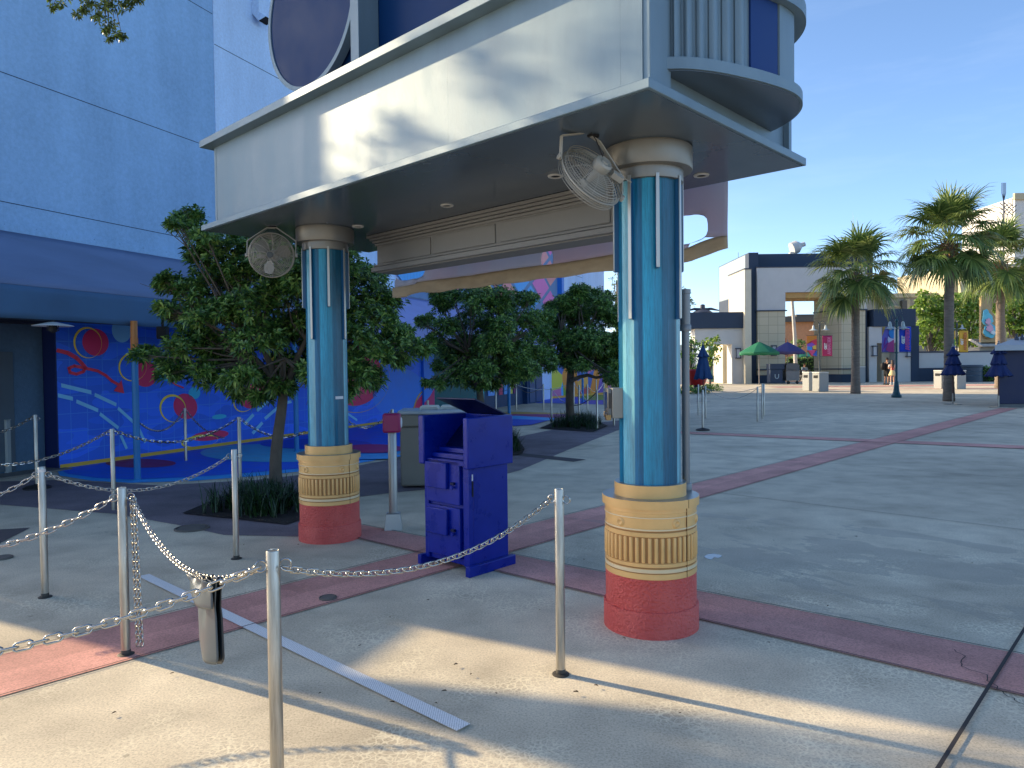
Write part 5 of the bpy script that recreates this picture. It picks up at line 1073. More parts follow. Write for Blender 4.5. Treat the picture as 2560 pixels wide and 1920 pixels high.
for (z0, z1, lb) in ((0.535, 0.880, 'upper'), (0.110, 0.510, 'lower')):
    d_ = cbx('door', navy, cab, (0.800, 0.8345, 2.262, 2.652, z0, z1), bev=.005)
    cbx('raised_panel', navy, d_, (0.768, 0.7995, 2.385, 2.640, z1-0.225, z1-0.018), bev=.006)
    b = MB(); b.lathe([(0.0, 0.0), (0.014, 0.0), (0.016, 0.010), (0.009, 0.016), (0.009, 0.03), (0, 0.03)], 16, M=Matrix.Translation((0.769, 2.325, z1-0.205)) @ Matrix.Rotation(R(90), 4, 'Y')); b.build('knob', navy, d_, off=OC)
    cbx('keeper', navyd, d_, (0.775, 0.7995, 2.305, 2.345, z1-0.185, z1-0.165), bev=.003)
# inside: stepped shelves rising to the back
for k, (b0, z_) in enumerate(((0.80, 0.885), (0.86, 0.925), (0.93, 0.965))): cbx('step', navy, cab, (b0, 1.24, 2.187, 2.654, z_-0.038, z_), bev=.004)
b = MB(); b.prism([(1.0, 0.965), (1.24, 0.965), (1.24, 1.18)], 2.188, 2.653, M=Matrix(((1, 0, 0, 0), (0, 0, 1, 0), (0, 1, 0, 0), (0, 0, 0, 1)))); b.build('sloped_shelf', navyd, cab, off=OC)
# lid swung up on its back hinge
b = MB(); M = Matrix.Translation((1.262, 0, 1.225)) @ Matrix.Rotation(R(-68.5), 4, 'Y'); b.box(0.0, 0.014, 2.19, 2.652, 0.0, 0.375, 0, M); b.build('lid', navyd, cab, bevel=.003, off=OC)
b = MB(); b.box(1.24, 1.262, 2.187, 2.654, 0.86, 1.226); b.build('back_panel', navy, cab, bevel=.003, off=OC)
cbx('white_latch', flat('latch_white', '#c9ccd0', .4), cab, (0.846, 0.858, 2.1655, 2.1675, 0.735, 0.785), bev=0)
cbx('slot', darkg, cab, (0.846, 0.862, 2.1650, 2.1678, 0.61, 0.73), bev=0)
# magenta tap point
tg = gp(984, 1323); tapc = root('tap_point', tuple(tg), R(6), 'short grey pole with a magenta card-reader head on a tapered steel foot', 'card reader')
gp_m = pm('pole_silver', '#9fa09c', 0.38, metal=0.55, var=.05)
b = MB(); 
vs = []
for (h_, z_) in ((0.09, 0.0), (0.068, 0.165)): vs += [(-h_, -h_, z_), (h_, -h_, z_), (h_, h_, z_), (-h_, h_, z_)]
b.add(vs, [(3, 2, 1, 0), (4, 5, 6, 7), (0, 1, 5, 4), (1, 2, 6, 5), (2, 3, 7, 6), (3, 0, 4, 7)]); b.lathe([(0.056, 0.1655), (0.056, 0.172), (0.05, 0.174)], 24); b.build('foot', gp_m, tapc, bevel=.004)
b = MB(); b.lathe([(0.043, 0.172), (0.043, 0.975), (0.04, 0.98)], 32); b.build('pole', gp_m, tapc)
b = MB(); b.box(-.088, .088, -.085, .085, 0.978, 1.168); h_ = b.build('head', pm('magenta_paint', '#8a1250', .4, var=.06), tapc, bevel=.02, seg=4)
b = MB(); b.lathe([(0.0, 0.012), (0.04, 0.012), (0.052, 0.006), (0.055, 0.0)], 32, M=Matrix.Translation((.0885, 0.0, 1.073)) @ Matrix.Rotation(R(90), 4, 'Y')); b.build('reader_disc', flat('disc_white', '#c8ccd0', .3), h_)
# grey drinks bin with domed lids
bz_ = gp(1100, 1221); binr = root('grey_bin', (-1.02, 9.95, 0), R(2), 'putty-grey insulated bin with pale handles on its lid, behind the tap point', 'bin')
putty = pm('putty_plastic', '#716d62', .55, var=.06)
b = MB(); b.box(-.50, .45, -.32, .32, 0.03, 0.83); b.build('tub', putty, binr, bevel=.03, seg=4)
b = MB(); b.box(-.515, .465, -.335, .335, 0.832, 0.995); b.build('collar', putty, binr, bevel=.02, seg=3)
b = MB(); b.box(-.53, .48, -.345, .345, 0.996, 1.05); b.build('lid', pm('lid_grey', '#9aa6ae', .3, var=.05), binr, bevel=.024, seg=4)
for x_ in (-.12, .16):
    b = MB(); b.tube([(x_-.13, -.12, 1.05), (x_-.11, -.12, 1.085), (x_+.11, -.12, 1.085), (x_+.13, -.12, 1.05)], .016, 8); b.tube([(x_-.13, .1, 1.05), (x_-.11, .1, 1.085), (x_+.11, .1, 1.085), (x_+.13, .1, 1.05)], .016, 8); b.box(x_-.12, x_+.12, -.1, .08, 1.051, 1.064); b.build('lid_handle', flat('handle_pale', '#c6c8bf', .4), binr, bevel=.003)
# ================================================================ FAR PLAZA
cream = pm('cream_stucco', '#cfc6ae', .85, var=.05, scale=1.5); whitew = pm('white_stucco', '#bdbcb8', .85, var=.04, scale=1.5)
tower = pm('slate_blue_stucco', '#2c3c50', .8, var=.08, scale=1.0); towl = pm('sunlit_slate_stucco', '#8a9aa4', .8, var=.06); trimd = flat('trim_dark', '#39404e', .6)
tanb = pm('sunlit_tan', '#b8925a', .8)
panelm, t, bs = newmat('cream_panel_grid')
tc = N(t, 'ShaderNodeTexCoord'); br = N(t, 'ShaderNodeTexBrick'); br.offset = 0; br.inputs['Scale'].default_value = 1.0; br.inputs['Brick Width'].default_value = 0.78; br.inputs['Row Height'].default_value = 0.69; br.inputs['Mortar Size'].default_value = 0.018
br.inputs['Color1'].default_value = (*lin('#c4b99c'), 1); br.inputs['Color2'].default_value = (*lin('#beb396'), 1); br.inputs['Mortar'].default_value = (*lin('#9c927c'), 1)
sp = N(t, 'ShaderNodeSeparateXYZ'); t.links.new(tc.outputs['Object'], sp.inputs[0]); cbn = N(t, 'ShaderNodeCombineXYZ'); t.links.new(math_(t, 'ADD', sp.outputs[0], math_(t, 'MULTIPLY', sp.outputs[1], 1.0)), cbn.inputs[0]); t.links.new(sp.outputs[2], cbn.inputs[1]); t.links.new(cbn.outputs[0], br.inputs['Vector'])
t.links.new(br.outputs[0], bs.inputs['Base Color']); bs.inputs['Roughness'].default_value = .8
YA = 60.0
def X(px, Y=YA, py=950): return atY(px, py, Y).x
def Z(px, py, Y=YA): return atY(px, py, Y).z
ag = root('arch_gateway', (30.0, YA, 0), 0, 'tall white gateway building with a square arch and dark blue tower behind the nearest palm', 'gateway'); OG = (30.0, YA, 0)
def gb(name, mat, *boxes, par=None, bev=0.0):
    b = MB()
    for bx in boxes: b.box(*bx)
    return b.build(name, mat, par or ag, off=OG, bevel=bev)
x_t0, x_t1, x_m0, x_o0, x_o1, x_l1, x_m1 = X(1876), X(1894), X(1894), X(1964), X(2035), X(2077), X(2168)
zt, zw, zo, zb_, zk, zs = Z(1950, 629), Z(1950, 669), Z(1990, 744), Z(1930, 775), Z(1930, 938), Z(1930, 926)
gb('slate_tower', tower, (x_t0, X(2200), YA+1.2, YA+9.0, zo+.46, zt), (x_t0, x_t1+.2, YA+0.3, YA+9.0, 0, zt-.01), (X(2160), X(2172), YA+.3, YA+6, 0, zt-.02))
gb('tower_return', towl, (x_t0-0.006, x_t0-0.001, YA+1.21, YA+8.9, zo+.47, zt-.05))  # sunward side skinned paler than the tower, sunlight put into its colour
gb('white_wall', whitew, (x_m0, x_m1, YA, YA+1.19, zo+0.45, zw), (x_m0, x_o0, YA, YA+3.5, zb_, zo+0.449), (X(2104)+.1, x_m1, YA+.03, YA+3.0, zb_-.05, zo+0.449))
gb('arch_beam', tanb, (x_o0, x_o1+2.5, YA+0.25, YA+3.4, zo, zo+0.44))  # tan stands for the sunlit underside, light put into the colour
gb('left_leg', panelm, (x_m0+.02, x_o0-.01, YA+.02, YA+3.5, zk, zb_-.11)); gb('left_base', tower, (x_m0+.01, x_o0, YA, YA+3.5, 0, zk-.01))
b = MB(); xc0, xc1, xc2 = X(2035, YA+3.2), X(2077, YA+1.0), X(2104)
b.prism([(xc0, YA+3.2), (xc1, YA+1.1), (xc2, YA+.02), (x_m1-.15, YA+.02), (x_m1-.15, YA+5.5), (xc0+1.2, YA+5.5)], zk, zb_-.11); b.build('right_leg', panelm, ag, off=OG, sharp=10)
b = MB(); b.prism([(xc0-.03, YA+3.2), (xc1-.02, YA+1.05), (xc2, YA-.03), (x_m1-.1, YA-.03), (x_m1-.1, YA+5.5), (xc0+1.2, YA+5.5)], 0, zk-.01); b.build('right_base', tower, ag, off=OG, sharp=10)
b = MB(); b.prism([(xc0-.1, YA+3.2), (xc1-.08, YA+.95), (xc2-.05, YA-.1), (x_m1, YA-.1), (x_m1, YA+5.5), (xc0+1.2, YA+5.5)], zb_-.1, zb_); b.prism([(xc0-.06, YA+3.2), (xc1-.05, YA+1.0), (xc2-.02, YA-.07), (x_m1-.08, YA-.07), (x_m1-.08, YA+5.5), (xc0+1.2, YA+5.5)], zs, zs+.1)
b.box(x_m0-.1, x_o0+.12, YA-.1, YA+3.55, zb_-.1, zb_-.005); b.box(x_m0-.05, x_o0+.05, YA-.06, YA+3.52, zs, zs+.12); b.box(x_m0-.05, X(2135), YA-.05, YA+1.2, zw+.001, zw+.08)
b.build('trim_lines', trimd, ag, off=OG, sharp=10)
b = MB(); b.prism([(xc0, YA+3.2), (xc1, YA+1.1), (xc2, YA+.02), (x_m1-.15, YA+.02), (x_m1-.15, YA+5.5), (xc0+1.2, YA+5.5)], zb_, zo+.44); b.build('upper_leg', cream, ag, off=OG, sharp=10)
# left wing: cream pier, dark band, white wall with doorway
xp0, xp1, xp2 = X(1857, YA), X(1873, YA), X(1826, YA+5)
gb('cream_pier', cream, (xp0, xp1, YA-.6, YA+3.8, 0, Z(1860, 676, YA)))
gb('pier_cap', trimd, (xp0-.05, xp1+.05, YA-.65, YA+3.85, Z(1860, 676, YA)+.001, Z(1860, 676, YA)+.1))
zA, zB, zD = Z(1790, 781), Z(1790, 821), Z(1790, 861)
gb('left_wing_band', tower, (X(1700), xp0-.01, YA-.2, YA+1.6, zB, zA))
gb('left_wing_wall', whitew, (X(1738), xp0-.01, YA, YA+1.4, zD, zB-.01), (X(1830), xp0-.01, YA, YA+1.4, 0, zD-.001), (X(1700), X(1741), YA, YA+1.4, 0, zD-.001))
gb('door_reveal', cream, (X(1811)+.4, X(1811)+.9, YA+1.8, YA+4.5, 0, zD+.3))
# right wing
zC, zE, zF = Z(2230, 773), Z(2230, 816), Z(2230, 857)
gb('right_wing_band', tower, (X(2181), X(2286), YA-.2, YA+1.8, zE, zC))
gb('right_wing_wall', whitew, (X(2173), X(2283), YA, YA+1.5, zF, zE-.01), (X(2173), X(2192), YA, YA+1.5, 0, zF-.001), (X(2243), X(2276), YA-.05, YA+1.5, 0, zF-.002)); gb('sunlit_pier', cream, (X(2223), X(2243)-.01, YA+1.2, YA+3.4, 0, zF-.003))
gb('slate_pier', tower, (X(2276)+.01, X(2296), YA-.1, YA+2.0, 0, Z(2285, 815)))
lz0, lz1 = Z(2400, 919), Z(2400, 881)
gb('low_wall', whitew, (X(2296)+.01, X(2520), YA+.1, YA+.6, lz0, lz1)); gb('low_wall_base', tower, (X(2296)+.01, X(2520), YA+.05, YA+.65, 0, lz0-.01)); gb('low_wall_cap', trimd, (X(2296)+.01, X(2520), YA+.05, YA+.65, lz1+.001, lz1+.12))
for (px, py) in ((1844, 884), (1933, 877), (2184, 878), (2269, 880)):
    b = MB(); x_, z_ = X(px), Z(px, py); b.box(x_-.22, x_+.22, YA-.30, YA-.06, z_-.42, z_-.34); b.box(x_-.22, x_+.22, YA-.30, YA-.06, z_+.36, z_+.46)
    for s_ in (-.2, .16): b.box(x_+s_, x_+s_+.05, YA-.29, YA-.24, z_-.34, z_+.36)
    sc_ = b.build('wall_sconce', trimd, ag, off=OG); b = MB(); b.box(x_-.13, x_+.13, YA-.22, YA-.1, z_-.34, z_+.36); b.build('sconce_glass', flat('sconce_glass', '#b8bcc0', .4), sc_, off=OG)
b = MB(); xh, zh = X(2015), zt; b.lathe([(0, 0), (.55, 0), (.55, .5), (.2, .9), (.2, 1.2), (0, 1.2)], 20, M=Matrix.Translation((xh, YA+3, zh+.7)) @ Matrix.Rotation(R(70), 4, 'Y')); b.box(xh-.2, xh+.2, YA+2.8, YA+3.2, zh, zh+.4); b.build('roof_vent', pm('vent_white', '#b9bab6', .6), ag, off=OG)
b = MB()
for px in (1847, 1886): b.tube([(X(px, YA+6), YA+6, zt-.1), (X(px, YA+6), YA+6, zt+.9)], .018, 4)
b.build('lightning_rods', trimd, ag, off=OG)
b = MB(); x_, z_ = X(1762), zA; b.lathe([(.9, z_), (.7, z_+.15), (.25, z_+.3), (.2, z_+.7), (0, z_+.75)], 10, c=(x_, YA+.6))
for s_ in (-1, 1): b.tube([(x_, YA+.6, z_+.25), (x_+s_*.7, YA+.6, z_+.35), (x_+s_*1.4, YA+.6, z_+.2)], [.18, .12, .05], 6)
b.build('roof_floodlights', trimd, ag, off=OG)
# peach building, pole and hedge seen through the arch
pk = root('peach_building', (X(2005, 105), 105, 0), 0, 'low peach building with dark roof seen through the square arch', 'building'); b = MB(); xa, xb_ = X(1940, 105), X(2080, 105); b.box(xa, xb_, 105, 112, 0, Z(2000, 805, 105)); b.build('wall', pm('peach_wall', '#c98f6a', .8), pk, off=(X(2005, 105), 105, 0))
b = MB(); b.box(xa-1, xb_+1, 104, 113, Z(2000, 805, 105), Z(2000, 792, 105)); b.prism([(xa+3, 105), (xb_, 105), (xb_, 112), (xa+3, 112)], Z(2000, 792, 105), Z(2000, 786, 105)); b.build('roof', pm('peach_roof', '#5a5450', .8), pk, off=(X(2005, 105), 105, 0))
b = MB(); b.box(xa, X(1962, 105), 104.5, 104.99, 0, Z(2000, 845, 105)); b.build('orange_wing', pm('orange_wall', '#b8542c', .8), pk, off=(X(2005, 105), 105, 0))
b = MB(); b.tube([(X(1990, 75), 75, 0), (X(1987, 75), 75, 4.5), (X(1981, 75), 75, Z(1980, 752, 75)), (X(1979, 75), 75, Z(1979, 738, 75))], [.22, .2, .16, .13], 8); obj('tall_pole', b, pm('pale_pole', '#b8b2a8', .7), 'tall leaning pale pole or bare palm trunk seen through the arch', 'pole', loc=(X(1990, 75), 75, 0))
def blobtree(name, label, px, basey_Y, cl, leaf, seed, L=.5, Wd=.26, nper=60, trunk=.15, group=None, cat='tree', nl=5, flat_=.9, dv=None, up=0.4):
    rs = np.random.RandomState(seed); Y = basey_Y; base = np.array([X(px, Y), Y, 0.0]); c = root(name, tuple(base), 0, label, cat, group); Ps = []; Ds = []
    b = MB(); top = None
    for (qx, qy, rp) in cl:
        q = np.array(atY(qx, qy, Y+(rs.uniform(-1, 1)*(dv or rp/FPX*Y*.7)))); r = rp/FPX*Y; n = max(8, int(nper*(r/1.0)**2)) if r > .5 else nper//3; d = rs.normal(size=(n, 3)); d /= np.linalg.norm(d, axis=1, keepdims=True)
        Ps.append(q+d*r*(rs.uniform(.4, 1.05, n)**.6)[:, None]*np.array([1, 1, flat_])); Ds.append(d+np.array([0, 0, up])+rs.normal(size=(n, 3))*.4); b.tube([(0, 0, q[2]*.45), tuple(q-base)], [trunk*.5, trunk*.12], 5, cap=False)
    V, F = rosettes(np.concatenate(Ps), np.concatenate(Ds), L, Wd, nl, rs, .15, (35, 85)); meshfrom('crown', V-base, F, leaf, c)
    b.tube([(0, 0, 0), (0, 0, float(np.mean([q[2] for q in Ps[0]])))], [trunk, trunk*.6], 8); b.build('trunk', bark, c, sharp=60); return c
gG = 'bright green trees behind the low white wall'
blobtree('broadleaf_tree', 'bright green round tree behind the slate pier, left of the tallest palm trunk', 2325, 70, [(2315, 745, 24), (2345, 760, 22), (2305, 775, 24), (2335, 790, 26), (2360, 790, 20), (2312, 815, 24), (2345, 820, 24), (2330, 845, 22), (2355, 860, 18), (2310, 850, 16), (2365, 835, 16), (2372, 815, 16), (2360, 750, 12)], leafB, 31, group=gG, L=.42, Wd=.24)
blobtree('broadleaf_tree', 'bright green round tree between the tallest palm trunk and the painted cutout sign', 2418, 70, [(2405, 745, 22), (2435, 745, 20), (2398, 775, 24), (2430, 775, 24), (2445, 800, 20), (2400, 805, 22), (2420, 830, 24), (2440, 850, 18), (2405, 850, 18), (2448, 765, 14)], leafB, 32, group=gG, L=.42, Wd=.24)
blobtree('broadleaf_tree', 'bright green tree at the right edge behind the rightmost palm trunk', 2535, 70, [(2500, 770, 18), (2530, 755, 24), (2560, 750, 24), (2515, 795, 22), (2545, 790, 26), (2575, 790, 26), (2530, 820, 20), (2560, 820, 24), (2590, 760, 24)], leafB, 33, group=gG, L=.42, Wd=.24)
blobtree('broadleaf_tree', 'small yellow-green tree in front of the left doorway, behind the closed umbrella', 1775, 54, [(1770, 855, 14), (1790, 848, 12), (1758, 862, 10), (1780, 875, 14), (1795, 870, 10), (1768, 890, 12), (1785, 895, 12), (1772, 908, 10)], leafB, 34, trunk=.10, L=.28, Wd=.16, nper=34)
blobtree('broadleaf_tree', 'small shaded tree right of the yellow-green one, in the doorway gap', 1801, 66, [(1800, 878, 9), (1806, 890, 8), (1796, 895, 8), (1803, 904, 8)], leafA, 35, trunk=.08, L=.25, Wd=.14, nper=30)
blobtree('broadleaf_tree', 'dark tree beside the grey pipe at the edge of the nearer column', 1728, 44, [(1722, 850, 18), (1738, 862, 14), (1720, 885, 20), (1738, 895, 14), (1722, 920, 20), (1740, 925, 12), (1725, 950, 18), (1715, 870, 18), (1735, 945, 12)], leafA, 36, trunk=.10, L=.26, Wd=.1, nper=40)
blobtree('oak_tree', 'pale feathery tree behind the pipe at the nearer column', 1712, 75, [(1705, 735, 20), (1722, 745, 12), (1718, 765, 10), (1700, 760, 20), (1728, 760, 7), (1724, 785, 8)], leafC, 37, trunk=.15, L=.35, Wd=.12, nper=16)
blobtree('oak_tree', 'grey-green tree beyond the corner of the blue theatre wall, left of the nearer column', 1545, 62, [(1535, 700, 14), (1550, 690, 16), (1545, 720, 16), (1540, 745, 16), (1555, 740, 16), (1570, 700, 22), (1575, 740, 20)], leafC, 38, trunk=.16, L=.3, Wd=.12, nper=24)
blobtree('broadleaf_tree', 'sunlit lime-green tree just left of the nearer column behind the third evergreen', 1552, 50, [(1545, 775, 12), (1555, 790, 14), (1540, 800, 10), (1552, 815, 14), (1545, 835, 12), (1560, 830, 16), (1570, 800, 18)], leafB, 39, trunk=.12, L=.24, Wd=.15, nper=40)
blobtree('broadleaf_tree', 'leafy bush seen through the arch beside the leaning pole', 1990, 84, [(1978, 860, 10), (1992, 855, 10), (2005, 862, 10), (1985, 872, 9), (2000, 875, 9)], leafA, 40, trunk=.12, L=.4, Wd=.2, nper=24)
def hedge(px0, px1, y0, Y, label, leaf, seed, d=1.2):
    rs = np.random.RandomState(seed); x0, x1 = X(px0, Y), X(px1, Y); h = Z((px0+px1)/2, y0, Y); n = int((x1-x0)*(h)*60)+60
    c = root('hedge', ((x0+x1)/2, Y, 0), 0, label, 'hedge'); P = np.stack([rs.uniform(x0, x1, n), Y+rs.uniform(-d/2, d/2, n), rs.uniform(0.05, h, n)], 1); D = rs.normal(size=(n, 3))+np.array([0, -.6, .8])
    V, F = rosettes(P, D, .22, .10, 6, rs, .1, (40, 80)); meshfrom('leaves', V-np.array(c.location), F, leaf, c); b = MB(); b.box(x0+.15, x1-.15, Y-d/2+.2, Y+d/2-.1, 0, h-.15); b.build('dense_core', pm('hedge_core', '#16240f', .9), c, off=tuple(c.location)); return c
hedge(1966, 2040, 893, 82, 'clipped dark hedge seen through the square arch', leafA, 51)
hedge(2192, 2226, 893, 68, 'yellow-green hedge in the doorway behind the standing couple', leafB, 52)
hedge(2440, 2482, 916, 57.5, 'low dark hedge between the slate bin and the navy kiosk', leafA, 53)
# tall beige theatre behind
bt = root('beige_theatre', (X(2470, 95), 95, 0), 0, 'beige stone theatre facade with a blind arch behind the bright green trees', 'building'); OB = (X(2470, 95), 95, 0)
stone = pm('beige_stone', '#b3a88c', .9, var=.08, scale=.5); stone2 = pm('grey_stone', '#9a968a', .9, var=.08, scale=.5)
def tb(name, mat, *bx):
    b = MB()
    for q in bx: b.box(*q)
    return b.build(name, mat, bt, off=OB)
Yt = 95
tb('low_block', stone2, (X(2170, Yt), X(2390, Yt), Yt+4, Yt+14, 0, Z(2300, 730, Yt))); tb('parapet', stone, (X(2170, Yt)-.3, X(2392, Yt), Yt+3.6, Yt+4, Z(2300, 737, Yt), Z(2300, 726, Yt)))
tb('pilaster', stone, *[(X(a, Yt), X(a+10, Yt), Yt+3.4, Yt+4, 0, Z(2300, 742, Yt)) for a in (2190, 2232, 2300, 2360)])
tb('main_block', stone, (X(2385, Yt), X(2720, Yt), Yt, Yt+14, 0, Z(2480, 660, Yt))); tb('pier', stone, *[(X(a, Yt), X(a+26, Yt), Yt-.8, Yt, 0, Z(2480, 668, Yt)) for a in (2392, 2428, 2480, 2520, 2560)])
tb('upper_block', pm('white_block', '#c6c4c0', .8), (X(2535, Yt+8), X(2760, Yt+8), Yt+8, Yt+20, 0, Z(2545, 492, Yt+8)))
tb('upper_cornice', stone, (X(2530, Yt+8), X(2760, Yt+8), Yt+7.6, Yt+8, Z(2545, 500, Yt+8), Z(2545, 484, Yt+8)))
b = MB(); xa = X(2275, Yt); za = Z(2275, 765, Yt); M = Matrix.Translation((xa, Yt+3.9, za-1.2)) @ Matrix.Rotation(R(90), 4, 'X'); b.tube([(xa+1.9*math.cos(q), Yt+3.9, za-1.6+1.9*math.sin(q)) for q in [math.pi*k/16 for k in range(17)]], .16, 6); b.build('blind_arch', stone, bt, off=OB)
tb('window', flat('shade_window', '#4a4640', .5), (X(2444, Yt), X(2466, Yt), Yt-.05, Yt-.01, Z(2455, 740, Yt), Z(2455, 704, Yt)), (X(2290, Yt), X(2302, Yt), Yt+3.3, Yt+3.99, Z(2295, 775, Yt), Z(2295, 745, Yt)))
tb('awning_frill', flat('pink_flag', '#a8406a', .6), (X(2458, Yt), X(2464, Yt), Yt-.2, Yt-.06, Z(2455, 738, Yt), Z(2455, 715, Yt)))
b = MB()
for k in range(4):
    a0 = X(2520, Yt)+[-.25, -.08, .08, .25][k]; b.tube([(X(2520, Yt), Yt+1, Z(2520, 500, Yt)), (a0, Yt+1, Z(2520, 478, Yt)), (a0*1.0, Yt+1, Z(2520, 452, Yt))], .05, 4)
b.tube([(X(2520, Yt), Yt+1, Z(2480, 660, Yt)), (X(2520, Yt), Yt+1, Z(2520, 500, Yt))], .12, 5)
for px in (2532, 2544, 2556):
    b.tube([(X(px, Yt), Yt+2, Z(px, 560, Yt)), (X(px, Yt), Yt+2, Z(px, 488, Yt))], .05, 4)
    for q in range(5): b.tube([(X(px, Yt), Yt+2, Z(px, 530-q*6, Yt)), (X(px, Yt)+(.5 if q % 2 else -.5), Yt+2, Z(px, 522-q*6, Yt))], .06, 4)
b.build('roof_finials', trimd, bt, off=OB)
# painted cutout sign standing on a low roof
ct = root('cutout_sign', (X(2470, 60), 62, 0), 0, 'tan cutout sign shaped like a tall fin with turquoise and pink painted swirls', 'sign'); OC2 = (X(2470, 60), 62, 0)
b = MB(); pts = [(2452, 868), (2452, 742), (2458, 739), (2463, 742), (2470, 762), (2478, 778), (2484, 785), (2490, 800), (2500, 812), (2515, 822), (2517, 868)]; MY = lambda p: Vector((X(p[0], 62), 62, Z(p[0], p[1], 62)))
vs = [MY(p) for p in pts]; n = len(vs); b.add(vs+[v+Vector((0, .25, 0)) for v in vs], [tuple(range(n)), tuple(range(2*n-1, n-1, -1))]+[(i, n+i, n+(i+1) % n, (i+1) % n) for i in range(n)]); b.build('tan_board', pm('tan_board', '#b3976c', .8), ct, off=OC2, sharp=20)
def disc2(cx, cy, rx, ry, dy, mat, nm, jag=0.0, par=ct):
    b = MB(); vs = [MY((cx+rx*(1+jag*math.sin(q*7))*math.cos(q), cy+ry*(1+jag*math.cos(q*5))*math.sin(q)))+Vector((0, -dy, 0)) for q in [2*math.pi*k/24 for k in range(24)]]; b.add(vs+[v+Vector((0, .1, 0)) for v in vs], [tuple(range(24)), tuple(range(47, 23, -1))]+[(i, 24+i, 24+(i+1) % 24, (i+1) % 24) for i in range(24)]); return b.build(nm, mat, par, off=OC2, sharp=20)
disc2(2470, 830, 17, 18, .20, flat('cut_rim', '#a08450', .7), 'round_rim'); disc2(2469, 828, 16, 17, .34, flat('cut_turq', '#5fb8c8', .6), 'turquoise_swirl', .1); disc2(2463, 800, 13, 16, .33, flat('cut_turq2', '#6cc0cc', .6), 'turquoise_swirl', .12); disc2(2459, 784, 7, 10, .32, flat('cut_turq', '#5fb8c8', .6), 'turquoise_swirl', .1); disc2(2466, 822, 8, 9, .46, flat('cut_pink', '#d8a8b8', .6), 'pink_swirl', .2); disc2(2462, 805, 6, 8, .46, flat('cut_pink', '#d8a8b8', .6), 'pink_swirl', .2); disc2(2473, 832, 5, 5, .5, flat('cut_white', '#d8dcd8', .6), 'pale_swirl', .2)
lr = root('low_roof', (X(2500, 61), 63, 0), 0, 'low building with pale corrugated roof behind the navy kiosk', 'building'); b = MB()
for k in range(6): b.box(X(2455, 61)+k*.15, X(2640, 61), 61+k*.5, 61.5+k*.5, Z(2500, 866, 61)+k*.12, Z(2500, 862, 61)+k*.12)
b.build('corrugated_roof', pm('pale_roof', '#aaa69e', .7), lr, off=tuple(lr.location)); b = MB(); b.box(X(2460, 61), X(2640, 61), 61.6, 66, 0, Z(2500, 867, 61)); b.build('wall', stone2, lr, off=tuple(lr.location))
# ---- navy kiosk with pale roof
kx, ky = 17.02, 25.2; kr = root('kiosk', (kx, ky, 0), 0, 'navy blue kiosk with overhanging pale grey flat roof at the right edge', 'kiosk'); OK_ = (kx, ky, 0)
kp = lambda g: [(kx-g, ky-g), (kx+5+g, ky-.35-g), (kx+9+g, ky+4+g), (kx+3.6-g*.6, ky+4+g)]
b = MB(); b.prism(kp(0), 0.12, 1.98); b.build('body', pm('kiosk_navy', '#031140', .5, var=.06), kr, off=OK_, bevel=.01)
b = MB(); b.prism(kp(-.03), 0, .118); b.build('plinth', pm('kiosk_plinth', '#6c6c6a', .8), kr, off=OK_)
b = MB(); kq = kp(.36); b.prism(kq, 1.985, 2.17); b.add([(p[0], p[1], 2.172) for p in kq]+[(kx+2.6, ky+1.6, 2.75), (kx+4.6, ky+1.6, 2.75), (kx+5.4, ky+2.4, 2.75), (kx+3.4, ky+2.4, 2.75)], [(0, 1, 5, 4), (1, 2, 6, 5), (2, 3, 7, 6), (3, 0, 4, 7), (4, 5, 6, 7)]); b.build('roof', pm('kiosk_roof', '#a9adb0', .5, var=.05), kr, off=OK_)
for dx_ in (.85, 1.05):
    b = MB(); b.lathe([(.06, 2.3), (.07, 2.42), (.03, 2.5), (.03, 2.56), (0, 2.58)], 10, c=(kx+dx_, ky+.3)); b.build('roof_vent', trimd, kr, off=OK_)
# ---- closed tiered umbrellas
umb_navy = pm('umbrella_navy', '#022056', .75, var=.12, scale=8); umb_teal = pm('umbrella_blue', '#123a66', .75, var=.12, scale=8); wood = pm('brown_pole', '#5a3a2e', .6)
def closed_umb(px, py, Y, tiers, ztop, label, mat, base=True, zb_pole=0.0, pcol=None):
    p = gp(px, py); c = root('closed_umbrella', tuple(p), 0, label, 'umbrella', 'closed patio umbrellas')
    for (z0, z1, r0, r1) in tiers:
        b = MB(); n = 40; vs = []; m_ = 8
        for j in range(m_+1):
            u = j/m_; z = z1+(z0-z1)*u; r = r1+(r0-r1)*(u**1.25)
            for i in range(n):
                a = 2*math.pi*i/n; pl = 1+0.16*u*math.sin(a*8+.3)+0.05*u*math.sin(a*19); zz = z+0.03*u*math.sin(a*8+1.0)*(1 if j == m_ else 0); vs.append((r*pl*math.cos(a), r*pl*math.sin(a), zz))
        b.add(vs, [(j*n+i, j*n+(i+1) % n, (j+1)*n+(i+1) % n, (j+1)*n+i) for j in range(m_) for i in range(n)]); o = b.build('canopy_tier', mat, c, sharp=60)
        md = o.modifiers.new('s', 'SOLIDIFY'); md.thickness = .01
    b = MB(); b.lathe([(.022, 0.35), (.022, ztop-.02)], 10); b.build('pole', pcol or wood, c); b = MB(); b.lathe([(.028, .03), (.028, .42)], 10)
    b.lathe([(.035, ztop-.06), (.05, ztop-.02), (.02, ztop+.02), (.03, ztop+.05), (.0, ztop+.09)], 10); b.build('sleeve_and_finial', steel, c)
    if base: b = MB(); b.lathe([(.30, 0), (.30, .02), (.05, .03)], 28); b.build('base_plate', steel, c)
    return c
closed_umb(2382, 1011, 27, [(1.12, 1.62, .37, .17), (1.50, 1.96, .24, .12), (1.86, 2.20, .20, .03)], 2.22, 'closed three-tier navy umbrella in front of the tallest palm trunk', umb_navy)
